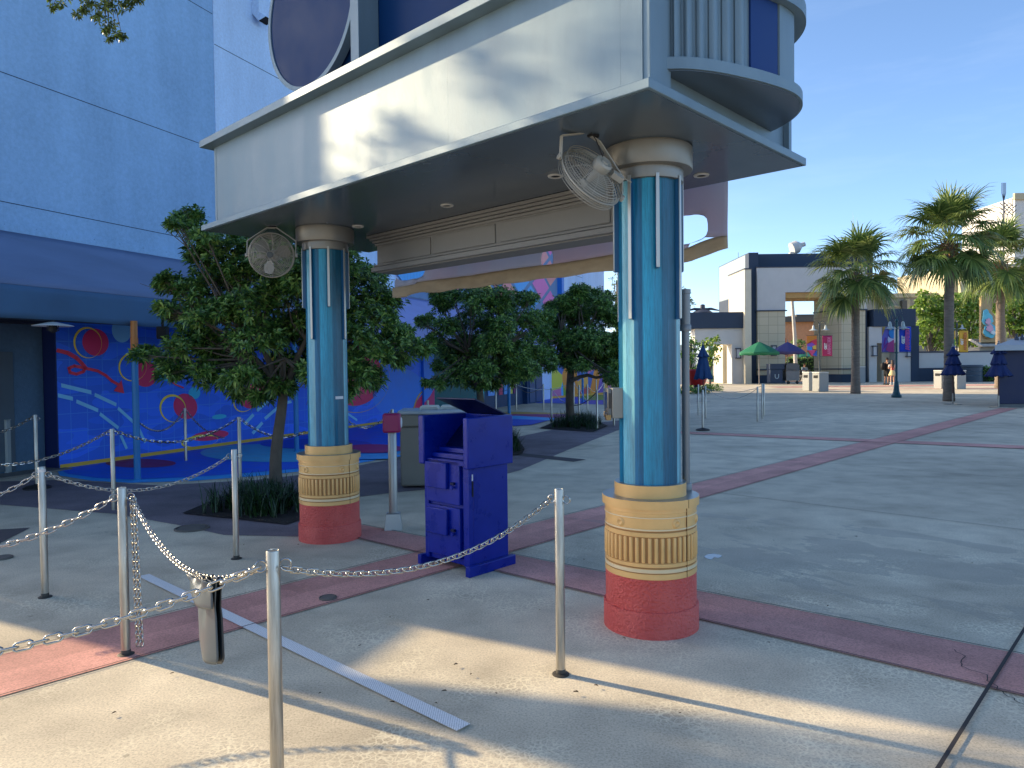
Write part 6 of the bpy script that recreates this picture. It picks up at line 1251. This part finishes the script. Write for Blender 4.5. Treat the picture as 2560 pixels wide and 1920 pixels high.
closed_umb(2496, 1019, 25, [(1.09, 1.6, .37, .16), (1.50, 1.98, .22, .12), (1.88, 2.24, .22, .03)], 2.26, 'closed three-tier navy umbrella in front of the navy kiosk', umb_navy)
closed_umb(1758, 1003, 31, [(0.98, 2.20, .38, .14), (1.95, 2.48, .25, .04)], 2.55, 'closed blue two-tier umbrella at the far left of the plaza above a red bucket', umb_teal)
# red bucket/bin under it
p = gp(1743, 982); c = root('red_bin', tuple(p), 0, 'round glossy red bin below the closed blue umbrella', 'bin'); b = MB(); b.lathe([(.0, .45), (.42, .45), (.55, .8), (.58, 1.3), (.52, 1.36), (.5, 1.3), (0, 1.28)], 24); b.build('bowl', pm('red_gloss', '#a8161a', .35, var=.1), c); b = MB(); b.lathe([(.25, 0), (.2, .45)], 12); b.build('stem', trimd, c)
# low planting round that spot
for i, (px, py, w_, lb) in enumerate([(1765, 978, .9, 'low dark shrub at the foot of the small yellow-green tree'), (1728, 984, 1.0, 'low dark shrub beside the red bin, near the grey pipe')]):
    rs = np.random.RandomState(60+i); p = gp(px, py); c = root('low_shrub', tuple(p), 0, lb, 'shrub'); n = 170; P = np.stack([rs.uniform(-w_, w_, n), rs.uniform(-.6, .6, n), rs.uniform(.03, .38, n)], 1); V, F = rosettes(P, rs.normal(size=(n, 3))+np.array([0, 0, 1.2]), .16, .05, 6, rs, .1, (40, 85)); meshfrom('leaves', V, F, leafA, c)
# ---- open umbrellas over carts
def open_umb(px, py, r, z0, z1, mat, label, rz=0.2, n=8):
    p = gp(px, py); c = root('open_umbrella', tuple(p), rz, label, 'umbrella'); b = MB(); vs = [(0, 0, z1)]; 
    for j in range(1, 5):
        for i in range(n*4):
            a = 2*math.pi*i/(n*4); k = 1-.07*abs(math.sin(a*n/2)); rr_ = r*j/4*k; z = z1+(z0-z1)*(j/4)**1.1+(-.05*(1-abs(math.sin(a*n/2))) if j == 4 else 0); vs.append((rr_*math.cos(a), rr_*math.sin(a), z))
    m_ = n*4
    for i in range(m_): vs.append((vs[1+3*m_+i][0]*1.0, vs[1+3*m_+i][1], vs[1+3*m_+i][2]-.22))
    fs = [(0, 1+i, 1+(i+1) % m_) for i in range(m_)] + [(1+j*m_+i, 1+(j+1)*m_+i, 1+(j+1)*m_+(i+1) % m_, 1+j*m_+(i+1) % m_) for j in range(4) for i in range(m_)]
    b.add(vs, fs); o = b.build('canopy', mat, c, sharp=12); md = o.modifiers.new('s', 'SOLIDIFY'); md.thickness = .02
    b = MB(); b.lathe([(.035, 0), (.035, z1), (.05, z1+.05), (.0, z1+.22)], 10); b.build('pole', pm('umb_pole', '#8a8078', .5), c)
    b = MB()
    for i in range(n): a = 2*math.pi*i/n; b.tube([(0, 0, z1-.35), (r*.55*math.cos(a), r*.55*math.sin(a), z0+(z1-z0)*.42-.05)], .015, 4)
    b.build('ribs', trimd, c); return c
open_umb(1898, 962, 1.52, 2.55, 3.35, pm('umb_green', '#146c4a', .7, var=.05), 'open bright green market umbrella left of the arch opening')
open_umb(1969, 960, 1.30, 2.6, 3.35, pm('umb_violet', '#3a3a6e', .7, var=.05), 'open violet-navy market umbrella beside the green one, over the grey cart', rz=.5)
open_umb(2008, 938, 1.5, 2.6, 3.3, pm('umb_green2', '#14604a', .7), 'dark green umbrella further back inside the arch')
open_umb(2210, 940, 1.6, 2.5, 3.3, pm('umb_green3', '#178058', .7), 'green umbrella glimpsed through the right doorway above the hedge')
# vendor cart and blue cooler
cx_, cy_ = X(1962, 57.2), 57.2; c = root('vendor_cart', (cx_, cy_, 0), 0, 'grey metal vendor cart on small wheels under the violet umbrella', 'cart'); b = MB()
b.box(.0, 1.05, -.3, .5, .25, 1.05); b.box(-.05, 1.1, -.35, .55, 1.06, 1.12); b.build('body', pm('cart_steel', '#6a6c6e', .4, metal=.5), c, bevel=.02); b = MB(); b.prism([(0.0, 1.125), (1.05, 1.125), (1.05, 1.5), (.85, 1.65), (.15, 1.65), (0, 1.5)], -.3, .45, M=Matrix(((1, 0, 0, 0), (0, 0, 1, 0), (0, 1, 0, 0), (0, 0, 0, 1)))); b.build('hood', pm('cart_hood', '#55585a', .45, metal=.4), c, bevel=.01)
for s_ in (.2, .9): b = MB(); b.lathe([(0, -.03), (.13, -.03), (.13, .03), (0, .03)], 16, M=Matrix.Translation((s_, -.2, .13)) @ Matrix.Rotation(R(90), 4, 'X')); b.build('wheel', rubber, c)
c = root('cooler_cart', (X(1945, 57.4), 57.4, 0), 0, 'dark blue cooler box with a pale curved mark beside the grey cart', 'cooler'); b = MB(); b.box(-.75, .25, -.35, .4, .12, 1.15); b.box(-.78, .4, -.38, .43, 1.16, 1.62); b.build('box', pm('cooler_blue', '#16304e', .5), c, bevel=.02)
b = MB(); b.tube([(-.22+.14*math.cos(q), -.36, .62+.17*math.sin(q)) for q in [math.pi*(1.0+k/10) for k in range(11)]], .03, 6); b.tube([(-.36, -.36, .62), (-.36, -.36, .8)], .03, 6); b.tube([(-.08, -.36, .62), (-.08, -.36, .8)], .03, 6); b.build('curved_mark', flat('mark_pale', '#a8bcc8', .5), c)
# waste bins in pairs
bing = pm('bin_grey', '#8f9290', .6, var=.05); binl = pm('bin_pale', '#c4c2b8', .6)
def bins(px, py, Y, n, label, w_=.62, h_=1.05, grp=None, rz=0.0, logo=True):
    p = gp(px, py); c = root('waste_bin', tuple(p), rz, label, 'waste bin', grp); b = MB(); b.box(-w_/2, w_/2, 0, w_, 0, h_); b.build('case', bing, c, bevel=.02)
    b = MB(); b.box(-w_/2-.012, w_/2+.012, -.012, w_+.012, h_+.002, h_+.07); b.build('lid', binl, c, bevel=.02); b = MB(); b.box(-w_/2-.008, -w_/2-.0005, .12, w_-.12, h_-.28, h_-.12); b.build('opening', darkg, c); return c
gB = 'square grey waste bins on the plaza'
bins(2034, 977, 43, 1, 'square grey waste bin left of its pair under the crimson banner', grp=gB, rz=.25); bins(2060, 979, 42, 1, 'square grey waste bin right of its pair under the crimson banner', grp=gB, rz=.25)
bins(2365, 972, 44, 1, 'square grey waste bin half hidden left of the tallest palm trunk', grp=gB, rz=.2); bins(2404, 973, 43.6, 1, 'square grey waste bin right of the tallest palm trunk', grp=gB, rz=.2)
bins(2152, 957, 58, 1, 'square grey waste bin against the arch leg, just right of the nearest palm', grp=gB, w_=.75, h_=1.25)
c = root('slate_bin', (X(2420, 57.6), 57.6, 0), 0, 'large slate-blue round-topped bin by the low white wall', 'bin'); b = MB(); b.lathe([(1.0, 0), (1.0, 1.15), (1.05, 1.2), (1.05, 1.3), (.95, 1.35), (.9, 1.3), (0, 1.3)], 28); b.build('drum', pm('slate_drum', '#23384a', .5), c)
for z_ in (.5, .85): b = MB(); b.lathe([(1.0, z_-.02), (1.03, z_), (1.0, z_+.02)], 28); b.build('hoop', pm('hoop', '#4a6478', .4), c)
# ---- street lamps with bell shades and paired banners
lampg = pm('lamp_green', '#1f4c52', .45, metal=.2); lampd = pm('lamp_dark', '#39464c', .5, metal=.2); bellm = pm('bell_shade', '#a8b4b4', .4)
def txt_obj(s, size, M, mat, par, bold=0.0, shear=0.0):
    vs, fs = textmesh(s, size, 0.004, shear, bold); b = MB(); b.add([M @ v for v in vs], fs); return b.build('lettering', mat, par, sharp=180)
def street_lamp(px, py, Y, label, ban_y, ban_h, ban_w, cols, art, H, mat, key, bx=0.17, arm=.55, rz=0.0):
    p = gp(px, py); c = root('street_lamp', tuple(p), rz, label, 'street lamp', 'bell-shaded street lamps')
    b = MB(); b.lathe([(.22, 0), (.22, .10), (.18, .14), (.13, .30), (.11, .55), (.075, .75), (.055, .80), (.05, 1.0), (.045, H*.95), (.06, H*.955), (.06, H), (.09, H+.02), (.05, H+.12), (0, H+.16)], 20); b.build('pole', mat, c)
    for s_ in (-1, 1):
        b = MB(); q = [(s_*(.05+.0*k), 0, H-.1) for k in range(1)]; q += [(s_*(arm/2+arm/2*math.cos(math.pi-math.pi*k/12)), 0, H+.02+.28*math.sin(math.pi*k/12)) for k in range(13)]; b.tube(q, .017, 6); b.build('arm', mat, c)
        b = MB(); b.lathe([(0, H+.03), (.035, H+.02), (.06, H-.02), (.075, H-.12), (.085, H-.20), (.14, H-.26), (.27, H-.31), (.27, H-.325), (.1, H-.27), (0, H-.25)], 24, c=(s_*arm, 0)); l_ = b.build('lamp_shade', bellm, c); b = MB(); b.lathe([(0, H-.29), (.07, H-.30), (.06, H-.36), (0, H-.38)], 14, c=(s_*arm, 0)); b.build('bulb', flat('frosted_bulb', '#c8c8c0', .3), l_)
    zt_, zb2 = ban_y, ban_y-ban_h
    b = MB()
    for z_ in (zt_+.03, zb2-.03):
        for s_ in (-1, 1): b.tube([(0, 0, z_), (s_*(bx+ban_w+.04), 0, z_)], .014, 6)
        b.lathe([(.07, z_-.04), (.07, z_+.04)], 12)
    b.build('banner_arms', mat, c)
    # right: word banner, left: art banner
    th = .012
    def ban(x0, x1, mat_, nm):
        b = MB(); vs = []; n = 10
        for j in range(n+1):
            for i in range(7): vs.append((x0+(x1-x0)*i/6, .02*math.sin(j*.9+i*.8)*math.sin(math.pi*j/n), zb2+(zt_-zb2)*j/n))
        b.add(vs, [(j*7+i, j*7+i+1, (j+1)*7+i+1, (j+1)*7+i) for j in range(n) for i in range(6)]); o = b.build(nm, mat_, c, sharp=180); md = o.modifiers.new('s', 'SOLIDIFY'); md.thickness = th; return o
    wb = ban(bx, bx+ban_w, pm('banner_'+key, cols[0], .7, var=.03), 'word_banner')
    Mr = Matrix.Rotation(R(90), 4, 'X') @ Matrix.Rotation(R(90), 4, 'Z')
    cxm = bx+ban_w*.36; czm = (zt_+zb2)/2
    M = Matrix.Translation((bx+ban_w*.30, -.045, czm-ban_h*.02)) @ Mr; txt_obj('GET', ban_w*.36, M, flat('ink_white', '#d8dcd8', .6), wb, bold=.012)
    M = Matrix.Translation((bx+ban_w*.66, -.042, czm-ban_h*.0)) @ Mr @ Matrix.Scale(ban_h*.80/(ban_w*.40*5.1), 4, (1, 0, 0)); txt_obj('ANIMATED!', ban_w*.40, M, flat('ink_pink_'+key, cols[1], .6), wb, bold=.022)
    M = Matrix.Translation((bx+ban_w*.655, -.050, czm-ban_h*.0)) @ Mr @ Matrix.Scale(ban_h*.80/(ban_w*.40*5.1), 4, (1, 0, 0)); txt_obj('ANIMATED!', ban_w*.38, M, flat('ink_body_'+key, cols[2], .6), wb, bold=-.004)
    ab = ban(-bx-ban_w, -bx, flat('art_'+key, cols[3], .7), 'art_banner')
    for i, (poly, col) in enumerate(art):
        b = MB(); k = .028+.003*i; b.poly([(-bx-ban_w+u*ban_w, -k, zb2+v*ban_h) for (u, v) in poly]); b.build('printed_shape', flat('ink_%s_%d' % (key, i), col, .7), ab)
    return c
z = lambda x, y, x0, x1, y0, y1: ((x-x0)/(x1-x0), (y1-y)/(y1-y0))
artB = [([(0, 1), (0, .62), (.3, 1)], '#a88a4a'), ([(.62, 1), (1, 1), (1, .55), (.75, .55), (.55, .72)], '#2a86d0'), ([(.5, .62), (.62, .58), (1, .5), (.98, .44), (.55, .35), (.45, .5)], '#c8c4dc'), ([(1, .5), (.5, .36), (.3, .1), (.6, 0), (1, .0)], '#a83a7a'), ([(.15, .2), (.35, .55), (.25, .6), (.1, .3)], '#7a2a8a'), ([(0, .05), (.5, .35), (.45, .4), (0, .12)], '#8a2a86')]
artR = [([(0, 1), (1, 1), (1, .62), (.4, .75), (0, .62)], '#c07a2a'), ([(.4, .75), (1, .85), (1, .55), (.3, .55)], '#b8304a'), ([(0, .6), (.5, .68), (.9, .52), (.5, .42), (0, .4)], '#7a4ab0'), ([(0, .5), (.5, .45), (.55, .25), (0, .3)], '#2a86d0'), ([(.55, .5), (.9, .55), (.95, .35), (.6, .35)], '#d0b050'), ([(.1, .3), (.9, .3), (.5, .02)], '#c04a7a'), ([(.55, .05), (1, .3), (1, 0)], '#2a5ab8'), ([(0, .25), (.4, 0), (0, 0)], '#3a9a8a')]
artY = [([(0, 1), (1, 1), (1, .6), (0, .7)], '#c8a030'), ([(0, .7), (1, .6), (1, .3), (0, .35)], '#5a8a3a'), ([(0, .35), (1, .3), (1, 0), (0, 0)], '#5a6ab8')]
H1 = Z(2240, 800, 33.5)
street_lamp(2241, 994, 33.1, 'dark green street lamp with two bell shades carrying blue and lilac banners', Z(2240, 817, 33.1), 1.16, .54, ('#1a44c0', '#d85a9a', '#1f3fb0', '#6a62b8'), artB, Z(2241, 805, 33.1), lampg, 'blue', bx=.13, arm=.30)
street_lamp(2049, 967, 48.5, 'street lamp with two bell shades carrying crimson and patchwork banners by the arch', Z(2049, 838, 48.5), 1.40, .67, ('#a8245a', '#d07aa0', '#a83a6a', '#a0522a'), artR, Z(2049, 812, 48.5), lampd, 'crimson', bx=.20, arm=.42)
street_lamp(2392, 956, 58.0, 'far street lamp with yellow banners, partly behind the tallest palm trunk', Z(2392, 829, 58), 1.68, .72, ('#d0a636', '#b86a3a', '#c88a3a', '#5a8a3a'), artY, Z(2392, 815, 58), lampd, 'yellow', bx=.16, arm=.4)
c = root('street_lamp', tuple(gp(1779, 955)), 0, 'green lamp post base seen through the left doorway', 'street lamp', 'bell-shaded street lamps'); b = MB(); b.lathe([(.3, 0), (.3, .2), (.2, .4), (.12, .7), (.1, 4.5)], 14); b.build('pole', pm('lamp_pale_green', '#4f8a7c', .5), c); b = MB(); b.lathe([(.2, 4.5), (.3, 4.7), (.0, 5.0)], 12); b.build('lantern', bellm, c)
# ---- fan palms
palmleaf = leafmat('palm_leaf', '#40562c', '#647c3c', '#94a05a', 0.40, 0.28); petm = pm('petiole', '#7a8440', .6)
def make_palm(seed, nleaf, RL, Hc, rt, label, loc, grp='fan palms on the plaza'):
    rs = np.random.RandomState(seed); c = root('palm_tree', loc, 0, label, 'palm tree', grp); V = []; F = []; pb = MB()
    for k in range(nleaf):
        az = k*2.39996+rs.uniform(-.2, .2); u = k/nleaf; el = math.radians(84-u*128+rs.uniform(-12, 12)); pl_ = RL*(0.48+0.10*rs.uniform())*(1.0 if u > .2 else .8)
        d = np.array([math.cos(az)*math.cos(el), math.sin(az)*math.cos(el), math.sin(el)]); sag = np.array([0, 0, -1.0])
        p0 = np.array([0, 0, Hc-.1+.35*(1-u)])+d*.08; p1 = p0+d*pl_*.6; d2 = d+sag*.25*math.cos(el); d2 /= np.linalg.norm(d2); p2 = p1+d2*pl_*.5
        pb.tube([p0, p1, p2], [.022, .016, .012], 4, cap=False)
        d3 = d2+sag*(.16+.15*(u)); d3 /= np.linalg.norm(d3); s_ = np.cross(d3, [0, 0, 1.0]); s_ /= (np.linalg.norm(s_)+1e-6); nrm = np.cross(s_, d3); ns = 34; LR = RL*(.56+.12*rs.uniform())
        for j in range(ns):
            a = (j/(ns-1)-.5)*math.radians(265)+rs.uniform(-.02, .02); dd = d3*math.cos(a)+s_*math.sin(a); dd = dd+nrm*(.28*abs(math.sin(a))); dd /= np.linalg.norm(dd); LL = LR*(1-.28*abs(a)/2.4)*rs.uniform(.85, 1.08); w_ = np.cross(dd, nrm); w_ /= (np.linalg.norm(w_)+1e-6)
            q = p2.copy(); o = len(V); dirr = dd.copy()
            for i in range(5):
                ww = [.004, .022, .024, .014, .002][i]*RL/1.4; V.append(q-w_*ww); V.append(q+w_*ww); dirr = dirr+sag*(.04+.16*i*rs.uniform(.4, 1.6)*(.6+u)); dirr /= np.linalg.norm(dirr); q = q+dirr*LL/4
            for i in range(4): F.append((o+2*i, o+2*i+1, o+2*i+3, o+2*i+2))
    meshfrom('crown', V, F, palmleaf, c); pb.build('petioles', petm, c, sharp=60)
    b = MB(); prof = []; n = 60
    for i in range(n+1): z_ = Hc*i/n; r = rt*(1.22-.22*min(1, z_/1.0))*(1-.10*z_/Hc)+(.012 if i % 2 else 0)+(.05 if z_ > Hc-.5 else 0)*rs.uniform(.6, 1.2); prof.append((r, z_))
    b.lathe(prof+[(rt*.4, Hc+.2)], 16); b.build('trunk', barkp, c, sharp=180)
    b = MB()
    for k in range(26): a = k*2.4; zz = Hc-.75+.8*k/26; q = Vector((math.cos(a), math.sin(a), 0)); b.tube([q*rt*.8+Vector((0, 0, zz)), q*(rt+.10)+Vector((0, 0, zz+.16)), q*(rt+.14)+Vector((0, 0, zz+.34))], [.05, .035, .012], 4)
    b.build('leaf_boots', pm('boots', '#8a6a48', .9), c); return c
pA_, pB_ = gp(2139, 984), gp(2372, 1003)
make_palm(5, 36, 2.6, Z(2135, 690, pA_.y), .205, 'shortest fan palm, standing before the arch with a brown leaf crown base', tuple(pA_))
make_palm(8, 44, 2.1, Z(2372, 610, pB_.y), .185, 'tallest looking fan palm with thick grey trunk behind the navy umbrella', tuple(pB_))
pC_ = Vector((X(2500, 44), 44, 0)); make_palm(13, 38, 2.7, Z(2500, 660, 44), .25, 'rightmost fan palm, sunlit orange-brown trunk behind the navy kiosk', tuple(pC_))
# ---- people
skin = pm('skin', '#b98a6c', .55, var=.04); skinp = pm('skin_pale', '#c9a084', .55, var=.04)
def person(loc, rz, h, pose, label, parts, skinmat, hairmat, seat=False):
    """body grown as one skin surface from a joint skeleton; clothes are shells over it"""
    k = h/1.75; c = root('person', tuple(loc), rz, label, 'person')
    J = pose; names = list(J); idx = {n: i for i, n in enumerate(names)}
    me = bpy.data.meshes.new('body'); ed = [(idx[a], idx[b]) for a, b in EDG if a in idx and b in idx]
    me.from_pydata([tuple(v*k for v in J[n]) for n in names], ed, []); me.materials.append(skinmat); o = bpy.data.objects.new('body', me); sc.collection.objects.link(o); o.parent = c
    md = o.modifiers.new('skin', 'SKIN'); 
    for n in names:
        r = RAD.get(n.rstrip('LR') if n[-1] in 'LR' else n, .05)*k; sv = me.skin_vertices[0].data[idx[n]]; sv.radius = (r, r); sv.use_root = (n == 'pelvis')
    md.use_smooth_shade = True; ss = o.modifiers.new('sub', 'SUBSURF'); ss.levels = 1; ss.render_levels = 1
    head = Vector(J['head'])*k
    b = MB(); b.lathe([(0, -.10*k), (.05*k, -.095*k), (.075*k, -.03*k), (.08*k, .03*k), (.065*k, .09*k), (0, .115*k)], 16, M=Matrix.Translation(head)); b.tube([head+Vector((0, -.07*k, -.0)), head+Vector((0, -.1*k, -.015*k))], .014*k, 6); b.build('head', skinmat, c)
    b = MB(); b.lathe([(.088*k, -.02*k), (.094*k, .04*k), (.08*k, .1*k), (.0, .135*k)], 16, M=Matrix.Translation(head+Vector((0, .015*k, .005*k)))); 
    for kk in range(14): a = kk*2.4; b.lathe([(0, -.03*k), (.03*k, 0), (0, .03*k)], 6, M=Matrix.Translation(head+Vector((math.cos(a)*.065*k, .02*k+math.sin(a)*.06*k, (.03+.006*kk)*k))))
    b.build('hair', hairmat, c)
    for nm, mat, seq in parts:
        b = MB()
        for pts, rr_, n_ in seq: b.tube([Vector(p)*k for p in pts], [r*k for r in rr_], n_)
        b.build(nm, mat, c, sharp=70)
    return c
EDG = [('pelvis', 'waist'), ('waist', 'chest'), ('chest', 'neck'), ('neck', 'head0'), ('chest', 'shL'), ('shL', 'elL'), ('elL', 'wrL'), ('wrL', 'haL'), ('chest', 'shR'), ('shR', 'elR'), ('elR', 'wrR'), ('wrR', 'haR'), ('pelvis', 'hiL'), ('hiL', 'knL'), ('knL', 'anL'), ('anL', 'toL'), ('pelvis', 'hiR'), ('hiR', 'knR'), ('knR', 'anR'), ('anR', 'toR')]
RAD = dict(pelvis=.12, waist=.11, chest=.13, neck=.05, head0=.05, sh=.06, el=.042, wr=.03, ha=.028, hi=.085, kn=.055, an=.038, to=.035)
def stand(armL, armR, lean=0.0, step=.06):
    return dict(pelvis=(0, 0, .95), waist=(0, 0, 1.1), chest=(0, -lean*.6, 1.32), neck=(0, -lean, 1.48), head0=(0, -lean-.01, 1.54), head=(0, -lean-.02, 1.62), shL=(-.18, -lean*.7, 1.40), elL=armL[0], wrL=armL[1], haL=armL[2], shR=(.18, -lean*.7, 1.40), elR=armR[0], wrR=armR[1], haR=armR[2], hiL=(-.09, 0, .88), knL=(-.10, -step, .50), anL=(-.11, -step*.5, .09), toL=(-.13, -step-.12, .03), hiR=(.09, 0, .88), knR=(.10, step*.3, .50), anR=(.11, step, .09), toR=(.13, step-.13, .03))
blk = flat('black_cloth', '#111214', .8); redc_ = flat('red_top', '#b02a26', .7); yel = flat('yellow_skirt', '#cfc08a', .8); hairb = flat('dark_hair', '#15110f', .6); wsh = flat('white_shoe', '#c8c8c6', .6); hairn = flat('brown_hair', '#2c1a12', .6)
pp1 = gp(2216, 962); pA2 = stand(((-.26, -.02, 1.14), (-.14, -.16, 1.02), (-.08, -.20, 1.02)), ((.27, -.04, 1.14), (.2, -.22, 1.06), (.14, -.28, 1.08)), .04)
person(pp1, R(95), 1.98, pA2, 'person in black shirt and shorts with black backpack, standing beside the street lamp', [
    ('shirt', blk, [([(0, 0, .96), (0, -.01, 1.12), (0, -.03, 1.32), (0, -.03, 1.45)], [.15, .145, .17, .09], 14), ([(-.17, -.03, 1.41), (-.24, -.02, 1.2)], [.075, .065], 8), ([(.17, -.03, 1.41), (.25, -.03, 1.2)], [.075, .065], 8)]),
    ('shorts', blk, [([(-.07, 0, .98), (-.10, -.04, .55)], [.12, .11], 10), ([(.07, 0, .98), (.10, .01, .55)], [.12, .11], 10)]),
    ('backpack', flat('pack_black', '#0c0d10', .7), [([(0, .2, .98), (0, .24, 1.05), (0, .24, 1.32), (0, .18, 1.42)], [.08, .14, .14, .06], 10)]),
    ('shoes', flat('shoe_black', '#101010', .6), [([(-.11, .02, .05), (-.13, -.2, .035)], [.055, .045], 8), ([(.11, .1, .05), (.13, -.1, .035)], [.055, .045], 8)])], skin, hairb)
pp2 = gp(2231, 963); pB2 = stand(((-.24, -.05, 1.14), (-.10, -.20, 1.20), (-.05, -.23, 1.27)), ((.24, -.05, 1.14), (.10, -.20, 1.20), (.05, -.23, 1.28)), .03)
person(pp2, R(165), 1.80, pB2, 'person in red top and pale yellow skirt with long dark hair, head bowed', [
    ('red_top', redc_, [([(0, 0, 1.02), (0, -.01, 1.14), (0, -.03, 1.30)], [.12, .115, .145], 14)]), ('white_sleeves', wsh, [([(-.15, -.03, 1.42), (-.21, -.03, 1.26)], [.07, .065], 8), ([(.15, -.03, 1.42), (.21, -.03, 1.26)], [.07, .065], 8), ([(0, -.03, 1.3), (0, -.03, 1.44)], [.14, .08], 12)]),
    ('skirt', yel, [([(0, 0, 1.04), (0, 0, .90), (0, 0, .68)], [.12, .17, .26], 16)]), ('long_hair', hairn, [([(0, .05, 1.70), (0, .08, 1.55), (0, .12, 1.35), (0, .12, 1.2)], [.08, .09, .08, .03], 10)]),
    ('socks_and_shoes', wsh, [([(-.11, -.02, .22), (-.11, -.02, .06), (-.13, -.18, .035)], [.05, .05, .04], 8), ([(.11, .05, .22), (.11, .05, .06), (.13, -.1, .035)], [.05, .05, .04], 8)])], skinp, hairn)
def sit(): return dict(pelvis=(0, 0, .55), waist=(0, .02, .72), chest=(0, 0, .95), neck=(0, -.02, 1.10), head0=(0, -.03, 1.16), head=(0, -.04, 1.25), shL=(-.18, 0, 1.03), elL=(-.24, -.1, .78), wrL=(-.16, -.3, .75), haL=(-.14, -.37, .76), shR=(.18, 0, 1.03), elR=(.24, -.1, .78), wrR=(.16, -.3, .75), haR=(.14, -.37, .76), hiL=(-.09, -.02, .53), knL=(-.11, -.42, .55), anL=(-.11, -.45, .14), toL=(-.12, -.58, .07), hiR=(.09, -.02, .53), knR=(.11, -.42, .55), anR=(.11, -.45, .14), toR=(.12, -.58, .07))
sp1 = Vector((X(2011, 66), 66, .12)); person(sp1, R(10), 1.9, sit(), 'seated person in pale blue shirt riding a mobility scooter inside the arch', [('shirt', flat('paleblue', '#8aa4c0', .8), [([(0, 0, .58), (0, .02, .75), (0, 0, 1.0), (0, -.01, 1.08)], [.16, .16, .18, .09], 12), ([(-.17, 0, 1.04), (-.24, -.08, .82)], [.075, .06], 8), ([(.17, 0, 1.04), (.24, -.08, .82)], [.075, .06], 8)]), ('trousers', flat('darktrouser', '#23262c', .8), [([(-.09, 0, .54), (-.11, -.42, .55), (-.11, -.45, .14)], [.10, .08, .06], 8), ([(.09, 0, .54), (.11, -.42, .55), (.11, -.45, .14)], [.10, .08, .06], 8)])], skin, hairn)
c = root('mobility_scooter', (sp1.x, sp1.y, 0), R(10), 'white and black mobility scooter under the seated person', 'scooter'); b = MB(); b.box(-.3, .3, -.15, .35, .35, .58); b.box(-.25, .25, -.75, .3, .16, .24); b.box(-.26, .26, .28, .38, .58, 1.0); b.build('seat', flat('seatblk', '#17181a', .6), c, bevel=.04); b = MB(); b.prism([(-.28, -.85), (.28, -.85), (.2, -.62), (-.2, -.62)], .2, .75); b.tube([(0, -.68, .7), (0, -.55, 1.0)], .03, 6); b.tube([(-.28, -.5, 1.0), (.28, -.5, 1.0)], .02, 6); b.build('front_shroud', flat('scooter_white', '#b8bcc4', .4), c, bevel=.02)
for x_, y_ in ((-.3, .3), (.3, .3), (-.22, -.75), (.22, -.75)): b = MB(); b.lathe([(0, -.05), (.16, -.05), (.17, 0), (.16, .05), (0, .05)], 16, M=Matrix.Translation((x_, y_, .17)) @ Matrix.Rotation(R(90), 4, 'Y')); b.build('wheel', rubber, c)
sp2 = Vector((X(1972, 66), 66, 0)); person(sp2, R(0), 1.75, stand(((-.25, -.03, 1.14), (-.2, -.2, 1.0), (-.16, -.26, 1.0)), ((.25, -.03, 1.14), (.2, -.2, 1.0), (.16, -.26, 1.0)), .03), 'person in white shirt walking inside the arch behind the grey cart', [('shirt', flat('white_shirt', '#c2beb6', .8), [([(0, 0, .98), (0, 0, 1.14), (0, -.02, 1.34), (0, -.02, 1.44)], [.15, .15, .17, .09], 12), ([(-.17, -.02, 1.41), (-.24, -.03, 1.2)], [.075, .065], 8), ([(.17, -.02, 1.41), (.24, -.03, 1.2)], [.075, .065], 8)]), ('trousers', flat('darktrouser', '#23262c', .8), [([(-.08, 0, .98), (-.10, -.05, .5), (-.11, -.03, .08)], [.12, .09, .06], 8), ([(.08, 0, .98), (.10, .02, .5), (.11, .05, .08)], [.12, .09, .06], 8)])], skin, hairb)
# green lawn and reddish paving strip beyond the arch
struct('distant_lawn', MB().box(X(1700, 80), X(2300, 80), 84, 100, -.01, .06), pm('lawn', '#3c5420', .95, var=.3, scale=1))
struct('distant_path', MB().box(X(1700, 64)-4, X(2300, 64), 64, 66.0, -.02, .012), redc)
